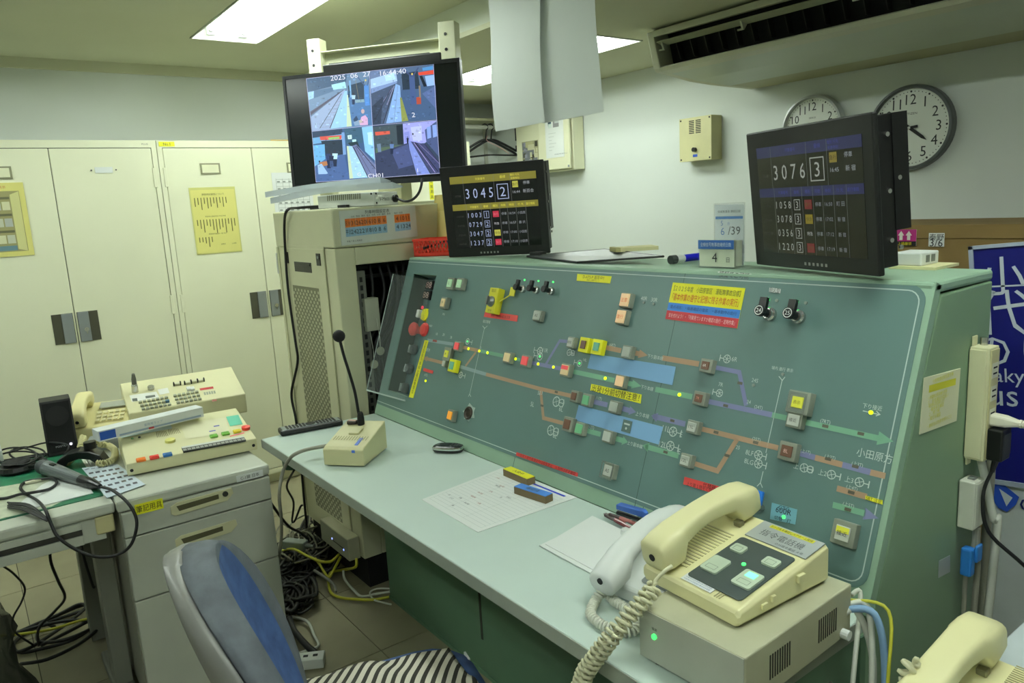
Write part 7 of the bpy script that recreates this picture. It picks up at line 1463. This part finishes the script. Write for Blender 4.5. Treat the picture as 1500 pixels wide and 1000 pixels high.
nx_, ny_ = 40, 40; vs, fs, uvs = [], [], []
for j in range(ny_ + 1):
    for i in range(nx_ + 1):
        u, v = i / nx_, j / ny_; x = -.20 + .50 * u + .04 * (v - .5); y = -.20 + .415 * v - .05 * (1 - u) * (v > .5) * (v - .5)
        rx_ = max(0, abs(x) - .19) / .06; ry2 = max(0, y - .195) / .05
        z = .4775 - .05 * min(1.6, rx_) ** 2 - .045 * min(1.5, ry2) ** 2
        z += .008 * math.sin(9 * u + 4 * v) * math.sin(7 * v + 1) ** 2 + .011 * math.exp(-((u - .30 - .25 * (1 - v)) / .05) ** 2) * v + .006 * math.sin(24 * u - 12 * v) * math.exp(-((v - .62) / .12) ** 2)
        vs.append((x, y, max(z, .4735 if abs(x) < .19 and y < .19 else z))); uvs.append(((y * .80 + x * .42 + .012 * math.sin(8 * u)) / .0185, v))
for j in range(ny_):
    for i in range(nx_): a = j * (nx_ + 1) + i; fs.append((a, a + 1, a + nx_ + 2, a + nx_ + 1))
me = bpy.data.meshes.new('cloth'); me.from_pydata(vs, [], fs); me.materials.append(sm_); me.polygons.foreach_set('use_smooth', [True] * len(fs)); ul = me.uv_layers.new(name='UVMap')
for p in me.polygons:
    for li in p.loop_indices: ul.data[li].uv = uvs[me.loops[li].vertex_index]
o = bpy.data.objects.new('cloth', me); COL.objects.link(o); o.parent = bl; sd = o.modifiers.new('thick', 'SOLIDIFY'); sd.thickness = .004; sd.offset = 1
MB().box((-.155, .222, .452), (.03, .004, .024)).build('care_label', paper_m, bl)
# ============================================================ FLOOR CLUTTER UNDER THE CONSOLE
a, c = RF.px(475, 795), RF.px(523, 823); HX0 = RF.px(473, 766, .045)[0]; HX1 = RF.px(507, 798, .045)[0]
t = thing('network_hub', 'beige network hub with blue lamps mounted low on the rack front', 'network hub', loc=(-2.17, YR0 - .004, .128)); hl = .26
MB().bx(0, hl, -.046, 0, .0, .088).build('case', mat('hub_beige', (186, 184, 156), .5), t, bevel=.003); MB().bx(.003, hl - .003, -.0468, -.046, .004, .084).build('front_face', mat('hub_front', (160, 162, 142), .5), t); MB().bx(.11, .115, -.0485, -.0468, .040, .046).bx(.215, .220, -.0485, -.0468, .030, .036).build('status_lamp', led_b, t); MB().bx(.12, .214, -.0475, -.0468, .036, .039).build('lamp_line', ink_m, t)
heap = [((-2.55, .12), .35), ((-2.35, -.12), .4), ((-2.15, -.22), .4), ((-2.30, -.38), .35), ((-2.05, -.45), .3)]
def loopy(seed, cx, cy, r, n, z, sq=.6, rot=0.):
    rr = random.Random(seed); pts = []
    for i in range(n):
        a = i * .9 + rr.uniform(-.2, .2); q = r * rr.uniform(.55, 1.1); x, y = q * math.cos(a), q * sq * math.sin(a); pts.append((cx + x * math.cos(rot) - y * math.sin(rot), cy + x * math.sin(rot) + y * math.cos(rot), max(.008, z + rr.uniform(-.012, .02))))
    return pts
b = MB()
for i in range(16): b.tube(smoothpts(loopy(i, -2.28 + .04 * (i % 5) - .02 * i * .3, -.16 + .05 * (i % 4) - .012 * i, .12 + .010 * (i % 6), 13, .012 + .007 * (i % 7), .55, -.6), 4), .0045 + .001 * (i % 3), 5)
for i in range(14): b.tube(smoothpts(loopy(80 + i, -1.96 - .03 * (i % 5), -.36 + .03 * (i % 4), .11 + .008 * (i % 5), 12, .012 + .006 * (i % 6), .5, -.3), 4), .0045 + .001 * (i % 3), 5)
for i in range(10): b.tube(smoothpts([(-2.75 + .03 * i, .10 - .02 * i, .03 + .012 * (i % 4)), (-2.5 + .02 * i, -.05 - .02 * (i % 5), .05 + .012 * (i % 3)), (-2.25, -.14 - .02 * (i % 6), .03), (-2.05 - .02 * i, -.25 - .02 * i, .02)], 5), .0055, 5)
tag(b.build('cable_heap', mat('heap_black', (26, 27, 26), .5, var=0), smooth=True), 'tangled heap of dark cables on the floor under the worktop', 'cable heap', kind='stuff')
b = MB()
for i in range(9): b.tube(smoothpts(loopy(40 + i, -2.42 + .05 * (i % 4), -.04 - .03 * i * .6, .13 + .012 * (i % 4), 8, .05 + .010 * (i % 5), .5, -.5), 4), .0042, 5)
tag(b.build('cable_heap', mat('heap_grey', (132, 130, 112), .5, var=0), smooth=True), 'tangled heap of grey cables on top of the dark ones', 'cable heap', kind='stuff')
def gpts(*l): return [at(u, v, ax, val) for u, v, ax, val in l]
cable('network_cable', 'yellow network cable curving from the hub across the floor to the kick panel', gpts((522, 818, 'y', -.09), (521, 830, 'y', -.10), (505, 834, 'z', .03), (485, 838, 'z', .03), (481, 850, 'z', .015), (484, 866, 'z', .012), (495, 874, 'z', .012), (515, 877, 'z', .012), (545, 878, 'z', .012), (570, 874, 'z', .014)), .0055, cab_ye)
cable('network_cable', 'yellow network cable looping over the grey heap to the hub underside', gpts((413, 806, 'z', .08), (430, 804, 'z', .12), (450, 814, 'z', .12), (470, 822, 'z', .12), (485, 822, 'z', .11), (496, 812, 'y', -.10)), .0055, cab_ye)
cable('network_cable', 'yellow network cable crossing from the hub to the heap centre', gpts((499, 815, 'y', -.10), (490, 832, 'z', .06), (482, 845, 'z', .04), (474, 836, 'z', .06), (468, 826, 'z', .06), (460, 815, 'z', .07)), .005, cab_ye)
cable('floor_cable', 'grey cable running from the heap along the floor to the kick panel', gpts((460, 835, 'z', .06), (480, 848, 'z', .04), (490, 858, 'z', .02), (492, 866, 'z', .012)), .0055, cab_gr)
cable('floor_cable', 'white cable dropping from behind the hub to the kick panel floor', gpts((503, 835, 'y', -.10), (505, 848, 'z', .03), (520, 866, 'z', .012), (530, 873, 'z', .012), (550, 870, 'z', .012), (572, 866, 'z', .014)), .005, cab_wh)
cable('floor_cable', 'coiled white lead at the kick panel foot', gpts((572, 862, 'z', .02), (552, 862, 'z', .02), (542, 868, 'z', .016), (548, 878, 'z', .012), (560, 882, 'z', .012), (573, 885, 'z', .012)), .0035, cab_wh)
cable('floor_cable', 'black lead dangling in a hook shape by the cabinets', gpts((431, 688, 'z', .62), (420, 712, 'z', .5), (430, 735, 'z', .4), (428, 762, 'z', .28), (432, 762, 'z', .27), (440, 742, 'z', .34), (443, 740, 'z', .34)), .0038, cab_bk)
cable('floor_cable', 'black lead running down from the pedestal toward the hub', gpts((396, 735, 'x', -2.0), (412, 758, 'x', -2.1), (425, 772, 'x', -2.15), (440, 780, 'x', -2.2), (452, 790, 'x', -2.2)), .005, cab_bk)
t = thing('power_tap', 'white power tap at the floor end of the bundled leads', 'power tap', loc=tuple(at(436, 978, 'z', .0)), rz_=math.radians(60)); MB().bx(0, .085, -.02, .03, .001, .034).build('case', white_m, t, bevel=.003); MB().bx(.02, .035, .0, .012, .034, .0346).bx(.05, .065, .0, .012, .034, .0346).build('socket_slot', ink_m, t)
cable('floor_cable', 'thick black lead bundle running down to the white power tap', gpts((424, 905, 'z', .03), (430, 922, 'z', .03), (440, 935, 'z', .03), (452, 948, 'z', .03), (463, 958, 'z', .02), (464, 972, 'z', .015)), .011, cab_bk)
cable('floor_cable', 'white lead hooking round above the power tap', gpts((427, 903, 'z', .02), (450, 910, 'z', .02), (460, 930, 'z', .02), (466, 946, 'z', .02), (448, 953, 'z', .02), (428, 962, 'z', .03), (424, 978, 'z', .04), (434, 984, 'z', .035)), .005, cab_wh)
# plug cluster by the cabinets
t = thing('plug_cluster', 'pale grey plug adapter hanging among cables by the cabinets', 'adapter', loc=tuple(at(433, 803, 'z', .10)), rz_=.6); MB().bx(-.05, .05, -.02, .02, 0, .035).build('case', mat('plug_grey', (150, 160, 156), .45), t, bevel=.004); MB().cyl((.05, 0, .017), (.085, 0, .017), .010, .006, n=10).build('strain_relief', greymark, t)
# cables under the left desk
fl = [((20, 930), (75, 905), (130, 885), (148, 905), (110, 935), (60, 950), (28, 955), (22, 940), (60, 915), (120, 895)), ((5, 935), (50, 915), (85, 900), (115, 885), (125, 890), (95, 915), (50, 945), (25, 955)), ((60, 945), (100, 925), (140, 905), (142, 915), (100, 935), (60, 940), (55, 925), (62, 912), (80, 918)), ((10, 932), (60, 916), (110, 908), (145, 915), (120, 940), (70, 965), (30, 972))]
lb = ('widest loop of black cable on the floor under the left desk', 'black cable running along the floor under the left desk', 'tight black cable loop nearest the desk leg', 'black cable sweeping lowest on the floor under the left desk')
for i, l in enumerate(fl): cable('floor_cable', lb[i], [at(u, v, 'z', .010 + .009 * i) for u, v in l], .006, cab_bk, k=5)
cable('floor_cable', 'yellow cable lying across the black loops under the left desk', gpts((0, 931, 'z', .045), (40, 927, 'z', .05), (80, 920, 'z', .05), (120, 908, 'z', .05), (150, 903, 'z', .05)), .005, cab_ye)
cable('hanging_cable', 'black cable hanging from the left desk nearest its leg', gpts((114, 772, 'x', -2.1), (119, 800, 'x', -2.1), (127, 830, 'x', -2.1), (136, 857, 'x', -2.1), (139, 860, 'x', -2.1)), .0042, cab_bk)
cable('hanging_cable', 'black cable hanging from the middle of the left desk to the floor loops', gpts((74, 785, 'x', -2.1), (74, 820, 'x', -2.1), (85, 850, 'x', -2.15), (95, 875, 'x', -2.2), (80, 895, 'x', -2.25), (57, 920, 'x', -2.25), (57, 945, 'z', .015)), .0046, cab_bk)
cable('hanging_cable', 'thin black cable falling at the far left under the desk', gpts((0, 826, 'x', -2.2), (20, 840, 'x', -2.25), (36, 860, 'x', -2.3), (32, 880, 'x', -2.3), (19, 905, 'x', -2.3), (22, 925, 'x', -2.3), (50, 945, 'z', .02)), .0035, cab_bk)
